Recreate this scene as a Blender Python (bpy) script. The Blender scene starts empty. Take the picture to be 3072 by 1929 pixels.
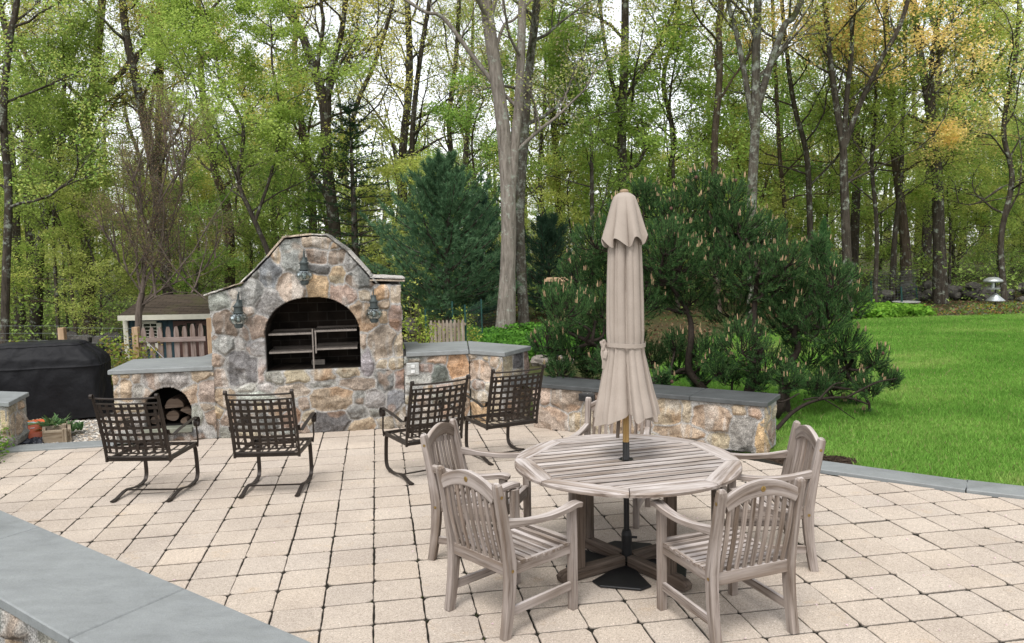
import bpy, math, random
import numpy as np
from mathutils import Vector, Matrix

SC = bpy.context.scene
COL = SC.collection
R = math.radians

# ------------------------------------------------------------------ camera
CAM_F, CAM_P, CAM_R, CAM_CY = 2372.92, 0.0913117, -0.02, 964.5
CAM_H = 2.16984
cam_d = bpy.data.cameras.new('camera')
cam_d.sensor_width = 36.0
cam_d.lens = CAM_F / 3072 * 36.0
cam_d.clip_start, cam_d.clip_end = 0.05, 600.0
cam = bpy.data.objects.new('camera', cam_d)
COL.objects.link(cam)
cam.matrix_world = (Matrix.Translation((0, 0, CAM_H)) @ Matrix.Rotation(math.pi / 2 - CAM_P, 4, 'X')
                    @ Matrix.Rotation(CAM_R, 4, 'Z'))
SC.camera = cam

# ------------------------------------------------------------------ sky and sun (overcast spring day)
SUN_EL, SUN_ROT = R(58), R(200)
world = bpy.data.worlds.new('World')
SC.world = world
world.use_nodes = True
wn, wl = world.node_tree.nodes, world.node_tree.links
wn.clear()
sky = wn.new('ShaderNodeTexSky')
sky.sky_type = 'NISHITA'
sky.sun_disc = False
sky.sun_elevation, sky.sun_rotation = SUN_EL, SUN_ROT
sky.dust_density, sky.air_density, sky.ozone_density = 1.0, 1.0, 1.0
hsv = wn.new('ShaderNodeHueSaturation')          # a cloud deck: the sky's own brightness without its blue
hsv.inputs['Saturation'].default_value = 0.16
bg = wn.new('ShaderNodeBackground')
bg.inputs['Strength'].default_value = 0.15
wo = wn.new('ShaderNodeOutputWorld')
wl.new(sky.outputs[0], hsv.inputs['Color'])
wl.new(hsv.outputs[0], bg.inputs['Color'])
wl.new(bg.outputs[0], wo.inputs['Surface'])
sun_d = bpy.data.lights.new('sun', 'SUN')
sun_d.energy, sun_d.angle, sun_d.color = 1.5, R(24), (1.0, 0.975, 0.945)
sun = bpy.data.objects.new('sun', sun_d)
COL.objects.link(sun)
# light comes from the right and a little behind the camera
SUN_DIR = Vector((math.sin(SUN_ROT) * math.cos(SUN_EL), math.cos(SUN_ROT) * math.cos(SUN_EL), math.sin(SUN_EL)))
sun.rotation_euler = SUN_DIR.to_track_quat('Z', 'Y').to_euler()
sun.location = SUN_DIR * 40
SC.view_settings.view_transform = 'Standard'
SC.view_settings.look = 'None'
SC.view_settings.exposure = 0.95
SC.view_settings.gamma = 1.0
SC.cycles.max_bounces = 10
SC.cycles.diffuse_bounces = 6
SC.cycles.glossy_bounces = 2
SC.cycles.transmission_bounces = 4
SC.cycles.transparent_max_bounces = 8

# ------------------------------------------------------------------ measuring: the photograph's pixel to a point of the place
PX = 3072 / 2408.0


def ray(x, y):
    u, v = x - 1536.0, y - CAM_CY
    cr, sr = math.cos(CAM_R), math.sin(CAM_R)
    a, b = cr * u + sr * v, -sr * u + cr * v
    cp, sp = math.cos(CAM_P), math.sin(CAM_P)
    U = -b / CAM_F
    return np.array([a / CAM_F, cp + U * sp, -sp + U * cp])


def gr(x, y, z=0.0):
    d = ray(x, y)
    return np.array([0, 0, CAM_H]) + d * ((z - CAM_H) / d[2])


def at(x, y, Y):
    """the point that stands Y metres away, seen at pixel x, y (in the 2408 px wide view)"""
    d = ray(x * PX, y * PX)
    return np.array([0, 0, CAM_H]) + d * (Y / d[1])


# ------------------------------------------------------------------ objects
def tag(o, label=None, cat=None, group=None, kind=None):
    if label: o['label'] = label
    if cat: o['category'] = cat
    if group: o['group'] = group
    if kind: o['kind'] = kind
    return o


def thing(name, label, cat, loc=(0, 0, 0), rz=0.0, group=None):
    o = bpy.data.objects.new(name, None)
    o.empty_display_size = 0.1
    COL.objects.link(o)
    o.location = [float(c) for c in loc]
    o.rotation_euler = (0, 0, rz)
    return tag(o, label, cat, group)


def copy_tree(o, parent=None):
    c = o.copy()
    COL.objects.link(c)
    if parent is not None:
        c.parent = parent
    for ch in o.children:
        copy_tree(ch, c)
    return c


def nrm(v):
    v = np.asarray(v, float)
    return v / (np.linalg.norm(v) + 1e-12)


class MB:
    """collects pieces and links them as one mesh object"""
    def __init__(s):
        s.V, s.F, s.C, s.G, s.MI, s.n = [], [], [], [], [], 0

    def add(s, v, faces, col=None, gc=None, mi=0):
        v = np.asarray(v, np.float32).reshape(-1, 3)
        s.V.append(v)
        if isinstance(faces, np.ndarray):
            faces = [faces]
        else:
            by = {}
            for f in faces:
                by.setdefault(len(f), []).append(f)
            faces = [np.array(q, np.int64) for q in by.values()]
        for f in faces:
            if len(f):
                s.F.append((f + s.n).astype(np.int32))
                s.MI.append(mi)
        if col is None: col = (1, 1, 1)
        col = np.asarray(col, np.float32)
        if col.ndim == 1: col = np.broadcast_to(col, (len(v), 3))
        s.C.append(col)
        if gc is None: gc = v
        s.G.append(np.asarray(gc, np.float32))
        s.n += len(v)
        return s

    # --- boxes, bars, tubes
    def box(s, c, size, rz=0.0, col=None, ch=0.0, M=None, mi=0):
        """box centred at c; ch chamfers its edges"""
        hx, hy, hz = [q / 2.0 for q in size]
        g = random.random() * 9
        if ch <= 0:
            v = np.array([[x, y, z] for z in (-hz, hz) for x, y in ((-hx, -hy), (hx, -hy), (hx, hy), (-hx, hy))])
            f = [(0, 3, 2, 1), (4, 5, 6, 7), (0, 1, 5, 4), (1, 2, 6, 5), (2, 3, 7, 6), (3, 0, 4, 7)]
        else:
            ch = min(ch, hx * .9, hy * .9, hz * .9)
            v, f = [], []
            for z, i in ((-hz, ch), (-hz + ch, 0), (hz - ch, 0), (hz, ch)):
                a, b = hx - i, hy - i
                v += [[-a + ch, -b, z], [a - ch, -b, z], [a, -b + ch, z], [a, b - ch, z], [a - ch, b, z], [-a + ch, b, z], [-a, b - ch, z], [-a, -b + ch, z]]
            for k in range(3):
                for j in range(8):
                    f.append((k * 8 + j, k * 8 + (j + 1) % 8, k * 8 + 8 + (j + 1) % 8, k * 8 + 8 + j))
            f.append(tuple(range(7, -1, -1)))
            f.append(tuple(range(24, 32)))
            v = np.array(v)
        L = int(np.argmax(size))
        gc = np.roll(v, -L, axis=1) + np.array([g, g * 1.7, g * .6])
        if rz:
            cz, sz = math.cos(rz), math.sin(rz)
            v = v @ np.array([[cz, sz, 0], [-sz, cz, 0], [0, 0, 1]])
        if M is not None:
            v = v @ np.asarray(M).T
        return s.add(v + np.asarray(c, float), f, col, gc, mi)

    def sweep(s, path, w, h, up=(0, 0, 1), ch=0.15, col=None, caps=True, sect=None, mi=0):
        """a bar of width w (sideways) and thickness h (along up); w, h may change along the path"""
        p = np.asarray(path, float)
        n = len(p)
        w = np.broadcast_to(np.asarray(w, float), (n,)); h = np.broadcast_to(np.asarray(h, float), (n,))
        T = np.gradient(p, axis=0)
        T /= np.linalg.norm(T, axis=1)[:, None] + 1e-12
        up = np.asarray(up, float)
        ups = np.broadcast_to(up, (n, 3)) if up.ndim == 1 else up
        S = np.cross(T, ups); S /= np.linalg.norm(S, axis=1)[:, None] + 1e-12
        N = np.cross(S, T)
        if sect is None:
            k = ch
            sect = np.array([[-1 + k, -1], [1 - k, -1], [1, -1 + k], [1, 1 - k], [1 - k, 1], [-1 + k, 1], [-1, 1 - k], [-1, -1 + k]]) if ch > 0 else \
                np.array([[-1, -1], [1, -1], [1, 1], [-1, 1]], float)
        m = len(sect)
        v = (p[:, None, :] + S[:, None, :] * (sect[None, :, 0:1] * w[:, None, None] / 2) + N[:, None, :] * (sect[None, :, 1:2] * h[:, None, None] / 2)).reshape(-1, 3)
        i = np.arange(n - 1)[:, None] * m; j = np.arange(m)[None, :]; j2 = (j + 1) % m
        f = np.stack([i + j, i + j2, i + m + j2, i + m + j], -1).reshape(-1, 4)
        fs = [f]
        if caps:
            fs += [np.array([list(range(m - 1, -1, -1))]), np.array([list(range((n - 1) * m, n * m))])]
        L = np.concatenate([[0], np.cumsum(np.linalg.norm(np.diff(p, axis=0), axis=1))])
        g = random.random() * 20
        gc = np.stack([np.repeat(L, m) + g, np.tile(sect[:, 0], n) * np.repeat(w, m) / 2 + g * 2, np.tile(sect[:, 1], n) * np.repeat(h, m) / 2 + g * .5], 1)
        s.V.append(v.astype(np.float32))
        for q in fs:
            s.F.append((q + s.n).astype(np.int32)); s.MI.append(mi)
        s.C.append(np.broadcast_to(np.asarray((1, 1, 1) if col is None else col, np.float32), (len(v), 3)))
        s.G.append(gc.astype(np.float32))
        s.n += len(v)
        return s

    def tube(s, path, r, seg=8, col=None, caps=True, mi=0):
        p = np.asarray(path, float)
        r = np.broadcast_to(np.asarray(r, float), (len(p),))
        a = np.arange(seg) * 2 * math.pi / seg
        T = p[-1] - p[0]
        up = (0, 0, 1) if abs(T[2]) < .75 * np.linalg.norm(T) + 1e-9 else (0.31, .95, 0)
        return s.sweep(p, r * 2, r * 2, up, col=col, caps=caps, sect=np.stack([np.cos(a), np.sin(a)], 1), mi=mi)

    def lathe(s, prof, c=(0, 0, 0), seg=20, col=None, mi=0):
        p = np.asarray(prof, float)
        a = np.arange(seg) * 2 * math.pi / seg
        v = np.stack([p[:, None, 0] * np.cos(a), p[:, None, 0] * np.sin(a), np.repeat(p[:, 1:2], seg, 1)], -1).reshape(-1, 3) + np.asarray(c, float)
        n = len(p)
        i = np.arange(n - 1)[:, None] * seg; j = np.arange(seg)[None, :]; j2 = (j + 1) % seg
        f = np.stack([i + j, i + j2, i + seg + j2, i + seg + j], -1).reshape(-1, 4)
        return s.add(v, f, col, mi=mi)

    def prism(s, poly, z0, z1, col=None, ch=0.0, mi=0):
        """an upright prism on a counter-clockwise polygon"""
        p = np.asarray(poly, float); n = len(p)
        rings = [(z0, 0.0), (z1, 0.0)] if ch <= 0 else [(z0, ch), (z0 + ch, 0), (z1 - ch, 0), (z1, ch)]
        v = []
        for z, i in rings:
            q = p if i == 0 else inset(p, i)
            v.append(np.column_stack([q, np.full(n, z)]))
        f = []
        for k in range(len(rings) - 1):
            for j in range(n):
                f.append((k * n + j, k * n + (j + 1) % n, (k + 1) * n + (j + 1) % n, (k + 1) * n + j))
        f.append(tuple(range(n - 1, -1, -1)))
        f.append(tuple(range((len(rings) - 1) * n, len(rings) * n)))
        return s.add(np.concatenate(v), f, col, mi=mi)

    def build(s, name, mats, parent=None, smooth=False, world=False):
        V = np.concatenate(s.V)
        if world and parent is not None:
            V = V - np.array(parent.location, np.float32)
        me = bpy.data.meshes.new(name)
        me.vertices.add(len(V))
        me.vertices.foreach_set('co', V.ravel())
        tot = np.concatenate([np.full(len(f), f.shape[1], np.int32) for f in s.F])
        idx = np.concatenate([f.ravel() for f in s.F])
        start = np.concatenate([[0], np.cumsum(tot)[:-1]]).astype(np.int32)
        me.loops.add(len(idx))
        me.loops.foreach_set('vertex_index', idx)
        me.polygons.add(len(tot))
        me.polygons.foreach_set('loop_start', start)
        me.polygons.foreach_set('loop_total', tot)
        me.polygons.foreach_set('use_smooth', np.full(len(tot), bool(smooth)))
        if not isinstance(mats, (list, tuple)): mats = [mats]
        for m in mats: me.materials.append(m)
        if len(mats) > 1:
            me.polygons.foreach_set('material_index', np.concatenate([np.full(len(f), m, np.int32) for f, m in zip(s.F, s.MI)]))
        C = np.concatenate(s.C)
        a = me.attributes.new('tint', 'FLOAT_COLOR', 'POINT')
        a.data.foreach_set('color', np.column_stack([C, np.ones(len(C), np.float32)]).astype(np.float32).ravel())
        a = me.attributes.new('grain', 'FLOAT_VECTOR', 'POINT')
        a.data.foreach_set('vector', np.concatenate(s.G).astype(np.float32).ravel())
        me.update()
        me.validate()
        o = bpy.data.objects.new(name, me)
        COL.objects.link(o)
        if parent is not None: o.parent = parent
        return o


def inset(p, d):
    n = len(p); out = []
    for i in range(n):
        a, b, c = p[i - 1], p[i], p[(i + 1) % n]
        e1, e2 = nrm(b - a), nrm(c - b)
        n1, n2 = np.array([-e1[1], e1[0]]), np.array([-e2[1], e2[0]])
        m = n1 + n2
        k = d / max(.35, (1 + n1 @ n2) / 1.0)
        out.append(b + m * k)
    return np.array(out)


def curve(pts, n=12):
    """smooth path through points (Catmull-Rom)"""
    p = np.asarray(pts, float)
    q = np.concatenate([[2 * p[0] - p[1]], p, [2 * p[-1] - p[-2]]])
    out = []
    for i in range(len(p) - 1):
        a, b, c, d = q[i:i + 4]
        for t in np.linspace(0, 1, n, endpoint=False):
            out.append(.5 * (2 * b + (c - a) * t + (2 * a - 5 * b + 4 * c - d) * t * t + (3 * b - a - 3 * c + d) * t ** 3))
    out.append(p[-1])
    return np.array(out)


def sstep(a, b, x):
    t = np.clip((x - a) / (b - a), 0, 1)
    return t * t * (3 - 2 * t)


def vnoise(x, y, seed=0):
    """smooth value noise in the plane, -1..1"""
    xi, yi = np.floor(x).astype(np.int64), np.floor(y).astype(np.int64)
    xf, yf = x - xi, y - yi
    xf, yf = xf * xf * (3 - 2 * xf), yf * yf * (3 - 2 * yf)

    def h(a, b):
        n = (a * 374761393 + b * 668265263 + seed * 974711) & 0x7fffffff
        n = ((n ^ (n >> 13)) * 1274126177) & 0x7fffffff
        return ((n ^ (n >> 16)) & 0xffff) / 32767.5 - 1
    return (h(xi, yi) * (1 - xf) + h(xi + 1, yi) * xf) * (1 - yf) + (h(xi, yi + 1) * (1 - xf) + h(xi + 1, yi + 1) * xf) * yf


def fbm(x, y, seed=0, o=4):
    r, a = 0, 1.0
    for k in range(o):
        r = r + a * vnoise(x * 2 ** k, y * 2 ** k, seed + k * 17); a *= .5
    return r


# ------------------------------------------------------------------ materials
class NT:
    def __init__(s, name):
        s.m = bpy.data.materials.new(name); s.m.use_nodes = True
        s.t = s.m.node_tree; s.t.nodes.clear()
        s.out = s.n('ShaderNodeOutputMaterial')

    def n(s, k, **kw):
        q = s.t.nodes.new(k)
        for a, b in kw.items(): setattr(q, a, b)
        return q

    def l(s, a, b): s.t.links.new(a, b)

    def noise(s, vec, scale, detail=4, rough=.55):
        q = s.n('ShaderNodeTexNoise')
        q.inputs['Scale'].default_value = scale; q.inputs['Detail'].default_value = detail; q.inputs['Roughness'].default_value = rough
        if vec is not None: s.l(vec, q.inputs['Vector'])
        return q.outputs['Fac']

    def ramp(s, fac, stops):
        q = s.n('ShaderNodeValToRGB'); e = q.color_ramp.elements
        while len(e) < len(stops): e.new(.5)
        for i, (p, c) in enumerate(stops):
            e[i].position = p; e[i].color = (*c, 1) if len(c) == 3 else c
        s.l(fac, q.inputs[0])
        return q.outputs[0]

    def mix(s, fac, a, b, mode='MIX'):
        q = s.n('ShaderNodeMix', data_type='RGBA', blend_type=mode)
        for sock, v in ((q.inputs[0], fac), (q.inputs[6], a), (q.inputs[7], b)):
            if hasattr(v, 'links') or hasattr(v, 'is_linked'): s.l(v, sock)
            elif isinstance(v, (tuple, list)): sock.default_value = (*v, 1) if len(v) == 3 else v
            else: sock.default_value = v
        return q.outputs[2]

    def coord(s, kind='Object', scale=None, shift=False):
        """object or grain coordinates; shift moves them differently for every object"""
        if kind == 'grain':
            o = s.n('ShaderNodeAttribute', attribute_name='grain').outputs['Vector']
        else:
            o = s.n('ShaderNodeTexCoord').outputs[kind]
        if scale is not None:
            mp = s.n('ShaderNodeMapping'); mp.inputs['Scale'].default_value = scale
            s.l(o, mp.inputs['Vector']); o = mp.outputs[0]
            if shift:
                oi = s.n('ShaderNodeObjectInfo'); sc = s.n('ShaderNodeVectorMath', operation='SCALE')
                cx = s.n('ShaderNodeCombineXYZ')
                for k in range(3): s.l(oi.outputs['Random'], cx.inputs[k])
                s.l(cx.outputs[0], sc.inputs[0]); sc.inputs['Scale'].default_value = 31.0
                s.l(sc.outputs[0], mp.inputs['Location'])
        return o

    def tint(s): return s.n('ShaderNodeAttribute', attribute_name='tint').outputs['Color']

    def bump(s, h, strength, dist=.01, prev=None):
        q = s.n('ShaderNodeBump'); q.inputs['Strength'].default_value = strength; q.inputs['Distance'].default_value = dist
        s.l(h, q.inputs['Height'])
        if prev is not None: s.l(prev, q.inputs['Normal'])
        return q.outputs[0]

    def bsdf(s, col, rough=.8, normal=None, spec=.3, metal=0.0):
        q = s.n('ShaderNodeBsdfPrincipled')
        for k, v in (('Base Color', col), ('Roughness', rough)):
            if hasattr(v, 'is_linked'): s.l(v, q.inputs[k])
            elif isinstance(v, (tuple, list)): q.inputs[k].default_value = (*v, 1)
            else: q.inputs[k].default_value = v
        q.inputs['Specular IOR Level'].default_value = spec
        q.inputs['Metallic'].default_value = metal
        if normal is not None: s.l(normal, q.inputs['Normal'])
        s.l(q.outputs[0], s.out.inputs['Surface'])
        return s.m


def simple(name, c, rough=.7, spec=.3, metal=0.0, var=.25, scale=20, bump=0.0, shift=True):
    t = NT(name)
    co = t.coord('Object', (1, 1, 1), shift)
    f = t.noise(co, scale, 5)
    col = t.ramp(f, [(.25, tuple(k * (1 - var) for k in c)), (.75, tuple(min(1, k * (1 + var)) for k in c))])
    nm = t.bump(t.noise(co, scale * 4, 4), bump) if bump else None
    return t.bsdf(col, rough, nm, spec, metal)


def tinted(name, rough=.8, var=.3, scale=12, fine=90, bump=.35, spec=.25, dist=.01, cracks=False):
    """colour comes from the piece itself (tint), with stains and grain on top"""
    t = NT(name)
    co = t.coord('Object', (1, 1, 1))
    a = t.ramp(t.noise(co, scale, 6, .6), [(.3, (1 - var,) * 3), (.7, (1 + var * .6,) * 3)])
    b = t.ramp(t.noise(co, fine, 4, .7), [(.3, (.72,) * 3), (.7, (1.22,) * 3)])
    col = t.mix(1.0, t.mix(1.0, t.tint(), a, 'MULTIPLY'), b, 'MULTIPLY')
    if cracks:
        v = t.n('ShaderNodeTexVoronoi', feature='DISTANCE_TO_EDGE'); v.inputs['Scale'].default_value = 9; v.inputs['Randomness'].default_value = 1
        w = t.n('ShaderNodeVectorMath', operation='ADD'); nz = t.n('ShaderNodeTexNoise'); nz.inputs['Scale'].default_value = 7; nz.inputs['Detail'].default_value = 5; t.l(co, nz.inputs['Vector'])
        t.l(co, w.inputs[0]); t.l(nz.outputs['Color'], w.inputs[1]); t.l(w.outputs[0], v.inputs['Vector'])
        sp = t.ramp(t.noise(co, 140, 2, .5), [(.40, (.55,) * 3), (.47, (1.0,) * 3), (.56, (1.0,) * 3), (.66, (1.5,) * 3)])
        col = t.mix(1.0, t.mix(1.0, col, sp, 'MULTIPLY'), t.ramp(v.outputs['Distance'], [(0, (.68,) * 3), (.03, (1, 1, 1))]), 'MULTIPLY')
    nm = t.bump(t.noise(co, fine * .6, 6, .7), bump, dist)
    return t.bsdf(col, rough, nm, spec)


def wood(name, light, dark, rough=.75, scale=(3, 60, 60), bump=.3, top=None):
    t = NT(name)
    co = t.coord('grain', scale, True)
    g = t.noise(co, 1.0, 6, .65)
    big = t.noise(t.coord('grain', (2.2, 5, 5), True), 1.0, 3)
    mid = t.noise(t.coord('grain', (1.2, 19, 19), True), 1.0, 4)
    col = t.ramp(g, [(.32, dark), (.5, tuple((a * .75 + b * .25) for a, b in zip(light, dark))), (.68, light)])
    col = t.mix(1.0, col, t.ramp(big, [(.3, (.72, .68, .64)), (.65, (1.08, 1.08, 1.1))]), 'MULTIPLY')
    col = t.mix(1.0, col, t.ramp(mid, [(.36, (.70, .64, .58)), (.5, (1, 1, 1)), (.66, (1.12, 1.13, 1.15))]), 'MULTIPLY')
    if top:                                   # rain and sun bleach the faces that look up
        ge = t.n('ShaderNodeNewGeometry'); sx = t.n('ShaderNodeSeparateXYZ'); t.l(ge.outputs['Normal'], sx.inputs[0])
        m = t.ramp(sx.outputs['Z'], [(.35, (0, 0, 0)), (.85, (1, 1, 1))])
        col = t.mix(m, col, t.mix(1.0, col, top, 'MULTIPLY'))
    col = t.mix(1.0, col, t.tint(), 'MULTIPLY')
    return t.bsdf(col, rough, t.bump(g, bump, .004), .2)


def leafy(name, c, trans=.45, hue=.03, val=.25):
    """thin leaves: half reflect, half let the sky through; every plant a little different"""
    t = NT(name)
    oi = t.n('ShaderNodeObjectInfo')
    col = t.mix(1.0, t.tint(), c, 'MULTIPLY')
    hs = t.n('ShaderNodeHueSaturation')
    mr = t.n('ShaderNodeMapRange'); mr.inputs['To Min'].default_value = .5 - hue; mr.inputs['To Max'].default_value = .5 + hue
    t.l(oi.outputs['Random'], mr.inputs['Value']); t.l(mr.outputs[0], hs.inputs['Hue'])
    mv = t.n('ShaderNodeMapRange'); mv.inputs['To Min'].default_value = 1 - val; mv.inputs['To Max'].default_value = 1 + val
    wnz = t.n('ShaderNodeTexWhiteNoise', noise_dimensions='1D'); t.l(oi.outputs['Random'], wnz.inputs['W'])
    t.l(wnz.outputs['Value'], mv.inputs['Value']); t.l(mv.outputs[0], hs.inputs['Value'])
    t.l(col, hs.inputs['Color'])
    d = t.n('ShaderNodeBsdfDiffuse'); tr = t.n('ShaderNodeBsdfTranslucent'); mx = t.n('ShaderNodeMixShader')
    mx.inputs[0].default_value = trans
    t.l(hs.outputs[0], d.inputs['Color']); t.l(hs.outputs[0], tr.inputs['Color'])
    t.l(d.outputs[0], mx.inputs[1]); t.l(tr.outputs[0], mx.inputs[2]); t.l(mx.outputs[0], t.out.inputs['Surface'])
    return t.m


def stone_slab(name, c, var=.2, rough=.7, spec=.3):
    t = NT(name)
    co = t.coord('Object', (1, 1, 1))
    a = t.ramp(t.noise(t.coord('Object', (1.4, 3.2, 2)), 2.6, 9, .72), [(.3, tuple(k * (1 - var) for k in c)), (.7, tuple(k * (1 + var) for k in c))])
    b = t.ramp(t.noise(co, 160, 3, .8), [(.3, (.85,) * 3), (.7, (1.13,) * 3)])
    col = t.mix(1.0, a, b, 'MULTIPLY')
    wt = t.ramp(t.noise(co, 1.1, 6, .65), [(.38, (.80, .80, .79)), (.5, (1, 1, 1)), (.72, (1.07, 1.07, 1.06))])
    return t.bsdf(t.mix(1.0, col, wt, 'MULTIPLY'), rough, t.bump(t.noise(co, 45, 6, .7), .45, .006, t.bump(t.noise(co, 6, 7, .65), .6, .012)), spec)

# ================================================================== materials of the place
m_paver = tinted('paver', .9, .12, 5, 150, .35, .2, .004)
m_joint = simple('joint_soil', (.022, .020, .016), .95, .1, 0, .5, 30, .3)
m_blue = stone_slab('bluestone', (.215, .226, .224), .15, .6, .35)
m_bluedark = stone_slab('bluestone_dark', (.070, .074, .074), .25, .55, .35)  # darker bluestone tone for the low wall's coping
m_rubble = tinted('rubble_stone', .92, .30, 14, 75, 1.0, .15, .014, cracks=True)
m_rubble_low = m_rubble
m_brick = None
m_nookdark = simple('dark_nook_lining', (.012, .011, .010), .95, .1, 0, .5, 6)  # near-black lining of the wood store recess


def brick_mat():
    t = NT('sooty_firebrick')
    co = t.coord('Object', (1, 1, 1))
    mp = t.n('ShaderNodeMapping'); mp.inputs['Rotation'].default_value = (math.pi / 2, 0, 0); t.l(co, mp.inputs[0])
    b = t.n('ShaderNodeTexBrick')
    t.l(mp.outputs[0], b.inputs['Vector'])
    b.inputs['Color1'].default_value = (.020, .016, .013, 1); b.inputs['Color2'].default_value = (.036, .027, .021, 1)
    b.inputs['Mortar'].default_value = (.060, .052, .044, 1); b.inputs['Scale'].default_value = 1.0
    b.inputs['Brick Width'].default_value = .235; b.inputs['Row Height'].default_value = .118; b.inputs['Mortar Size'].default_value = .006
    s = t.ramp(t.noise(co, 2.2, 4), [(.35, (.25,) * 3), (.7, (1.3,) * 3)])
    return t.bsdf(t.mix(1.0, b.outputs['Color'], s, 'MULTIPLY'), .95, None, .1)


m_brick = brick_mat()
m_steel = simple('worn_steel', (.24, .21, .185), .55, .4, .6, .3, 30)


def ground_mat():
    t = NT('woodland_floor')
    co = t.coord('Object', (1, 1, 1))
    a = t.ramp(t.noise(co, .35, 6, .65), [(.3, (.075, .055, .032)), (.5, (.06, .062, .024)), (.68, (.055, .085, .02))])
    b = t.ramp(t.noise(co, 9, 5, .8), [(.3, (.45,) * 3), (.7, (1.5,) * 3)])
    return t.bsdf(t.mix(1.0, a, b, 'MULTIPLY'), .95, t.bump(t.noise(co, 14, 5), .7, .05), .1)


def lawn_mat():
    t = NT('lawn_turf')
    co = t.coord('Object', (1, 1, 1))
    a = t.ramp(t.noise(t.coord('Object', (.5, 1.1, 1)), 1.1, 5, .6), [(.3, (.12, .23, .045)), (.52, (.17, .30, .06)), (.72, (.26, .33, .095))])
    b = t.ramp(t.noise(co, 60, 4, .8), [(.3, (.6,) * 3), (.7, (1.35,) * 3)])
    return t.bsdf(t.mix(1.0, a, b, 'MULTIPLY'), .95, t.bump(t.noise(co, 80, 4), .8, .03), .05)


m_ground, m_lawn = ground_mat(), lawn_mat()
m_mulch = simple('bark_mulch', (.050, .034, .024), .95, .1, 0, .6, 60, .9)
m_gravelbed = simple('gravel_bed', (.30, .27, .23), .95, .1, 0, .4, 45, .6)

U2 = np.array([math.cos(.168340), math.sin(.168340)])          # along the paver rows and the fireplace front
N2 = np.array([-U2[1], U2[0]])                                  # away from the camera
FO = np.array([-2.42, 9.45])                                    # a point on the fireplace front


def fu(u, n, z=0.0):
    p = FO + U2 * u + N2 * n
    return np.array([p[0], p[1], z])


# ================================================================== ground
def ground_h(x, y):
    drop = sstep(-.6, -4.5, x) * sstep(12.9, 16.0, y)
    far = sstep(24, 70, y)
    return -.07 - .85 * drop + .10 * far * fbm(x * .13, y * .13, 5, 3) + far * .9 * sstep(5, 30, np.abs(x)) * 0.5


gx = np.concatenate([np.linspace(-140, -22, 14), np.linspace(-20, 24, 89), np.linspace(26, 140, 14)])
gy = np.concatenate([np.linspace(-30, 0, 5), np.linspace(1, 40, 79), np.linspace(44, 300, 24)])
GX, GY = np.meshgrid(gx, gy)
GZ = ground_h(GX, GY)
nx_, ny_ = len(gx), len(gy)
ii, jj = np.meshgrid(np.arange(nx_ - 1), np.arange(ny_ - 1))
q = (jj * nx_ + ii).ravel()
mb = MB(); mb.add(np.stack([GX, GY, GZ], -1).reshape(-1, 3), np.stack([q, q + 1, q + nx_ + 1, q + nx_], 1))
tag(mb.build('ground', m_ground, smooth=True), 'brown leaf littered woodland ground under and behind the trees', 'ground', kind='structure')

# lawn: everything to the right of the fireplace and beyond the kerb, out to the planted bed at the wood's edge
lawn_poly = [(.55, 9.9), (2.9, 7.7), (4.6, 6.3), (7.4, 4.4), (26, 4.0), (30, 21.0), (22, 22.9), (15.2, 23.0), (11.9, 22.75), (10.3, 22.5), (8.5, 21.6), (7.0, 20.3), (4.9, 19.0), (3.6, 16.4), (2.6, 14.2), (1.5, 12.6), (.6, 11.2)]
mb = MB(); mb.prism(lawn_poly, -.16, -.03); tag(mb.build('lawn', m_lawn), 'mown green lawn sloping away right of the patio', 'lawn', kind='structure')


def in_poly(x, y, poly):
    p = np.asarray(poly); r = np.zeros(np.shape(x), bool)
    for i in range(len(p)):
        (x1, y1), (x2, y2) = p[i - 1], p[i]
        c = (y1 > y) != (y2 > y)
        with np.errstate(divide='ignore', invalid='ignore'):
            r ^= c & (x < (x2 - x1) * (y - y1) / (y2 - y1) + x1)
    return r


# grass blades
def grass(n, ymax, seed, hmin, hmax, w):
    rng = np.random.default_rng(seed)
    X = []; Y = []
    while sum(len(a) for a in X) < n:
        t = rng.random(n)
        y = 5.0 + (ymax - 5.0) * t ** 1.9
        x = rng.uniform(.4, 1, n) ** 1 * 0 + rng.uniform(.3, 22, n)
        k = in_poly(x, y, lawn_poly) & (x < y * .72 + 1.0)
        # a gap of bare mulch by the wall's end
        k &= ~(((x - 2.98) / .42) ** 2 + ((y - 7.78) / .36) ** 2 < 1 + .2 * vnoise(x * 5, y * 5, 3))
        X.append(x[k]); Y.append(y[k])
    x = np.concatenate(X)[:n]; y = np.concatenate(Y)[:n]
    patch = fbm(x * .55, y * 1.0, 11, 4)
    tall = 1 + .35 * vnoise(x * 1.3, y * 1.3, 4)
    h = rng.uniform(hmin, hmax, n) * tall * (1 + .02 * y)
    a = rng.uniform(0, 2 * math.pi, n); b = rng.uniform(0, 2 * math.pi, n)
    ww = w * (1 + y * .12)
    dx, dy = np.cos(a) * ww, np.sin(a) * ww
    lean = h * rng.uniform(.2, .9, n)
    z0 = np.full(n, -.032)
    v = np.stack([np.stack([x - dx, y - dy, z0], 1), np.stack([x + dx, y + dy, z0], 1), np.stack([x + np.cos(b) * lean, y + np.sin(b) * lean, z0 + h], 1)], 1)
    pal = np.array([[.125, .27, .045], [.185, .355, .065], [.32, .41, .12]])
    k = np.clip((patch + rng.normal(0, .35, n)) * .9 + .85, 0, 1.999)
    i = k.astype(int); f = (k - i)[:, None]
    c = pal[i] * (1 - f) + pal[np.minimum(i + 1, 2)] * f
    dry = rng.random(n) < .04
    c[dry] = (.28, .25, .12)
    c *= rng.uniform(.75, 1.3, (n, 1))
    mb = MB(); mb.add(v.reshape(-1, 3), np.arange(3 * n).reshape(-1, 3), np.repeat(c, 3, 0))
    return mb


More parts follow.
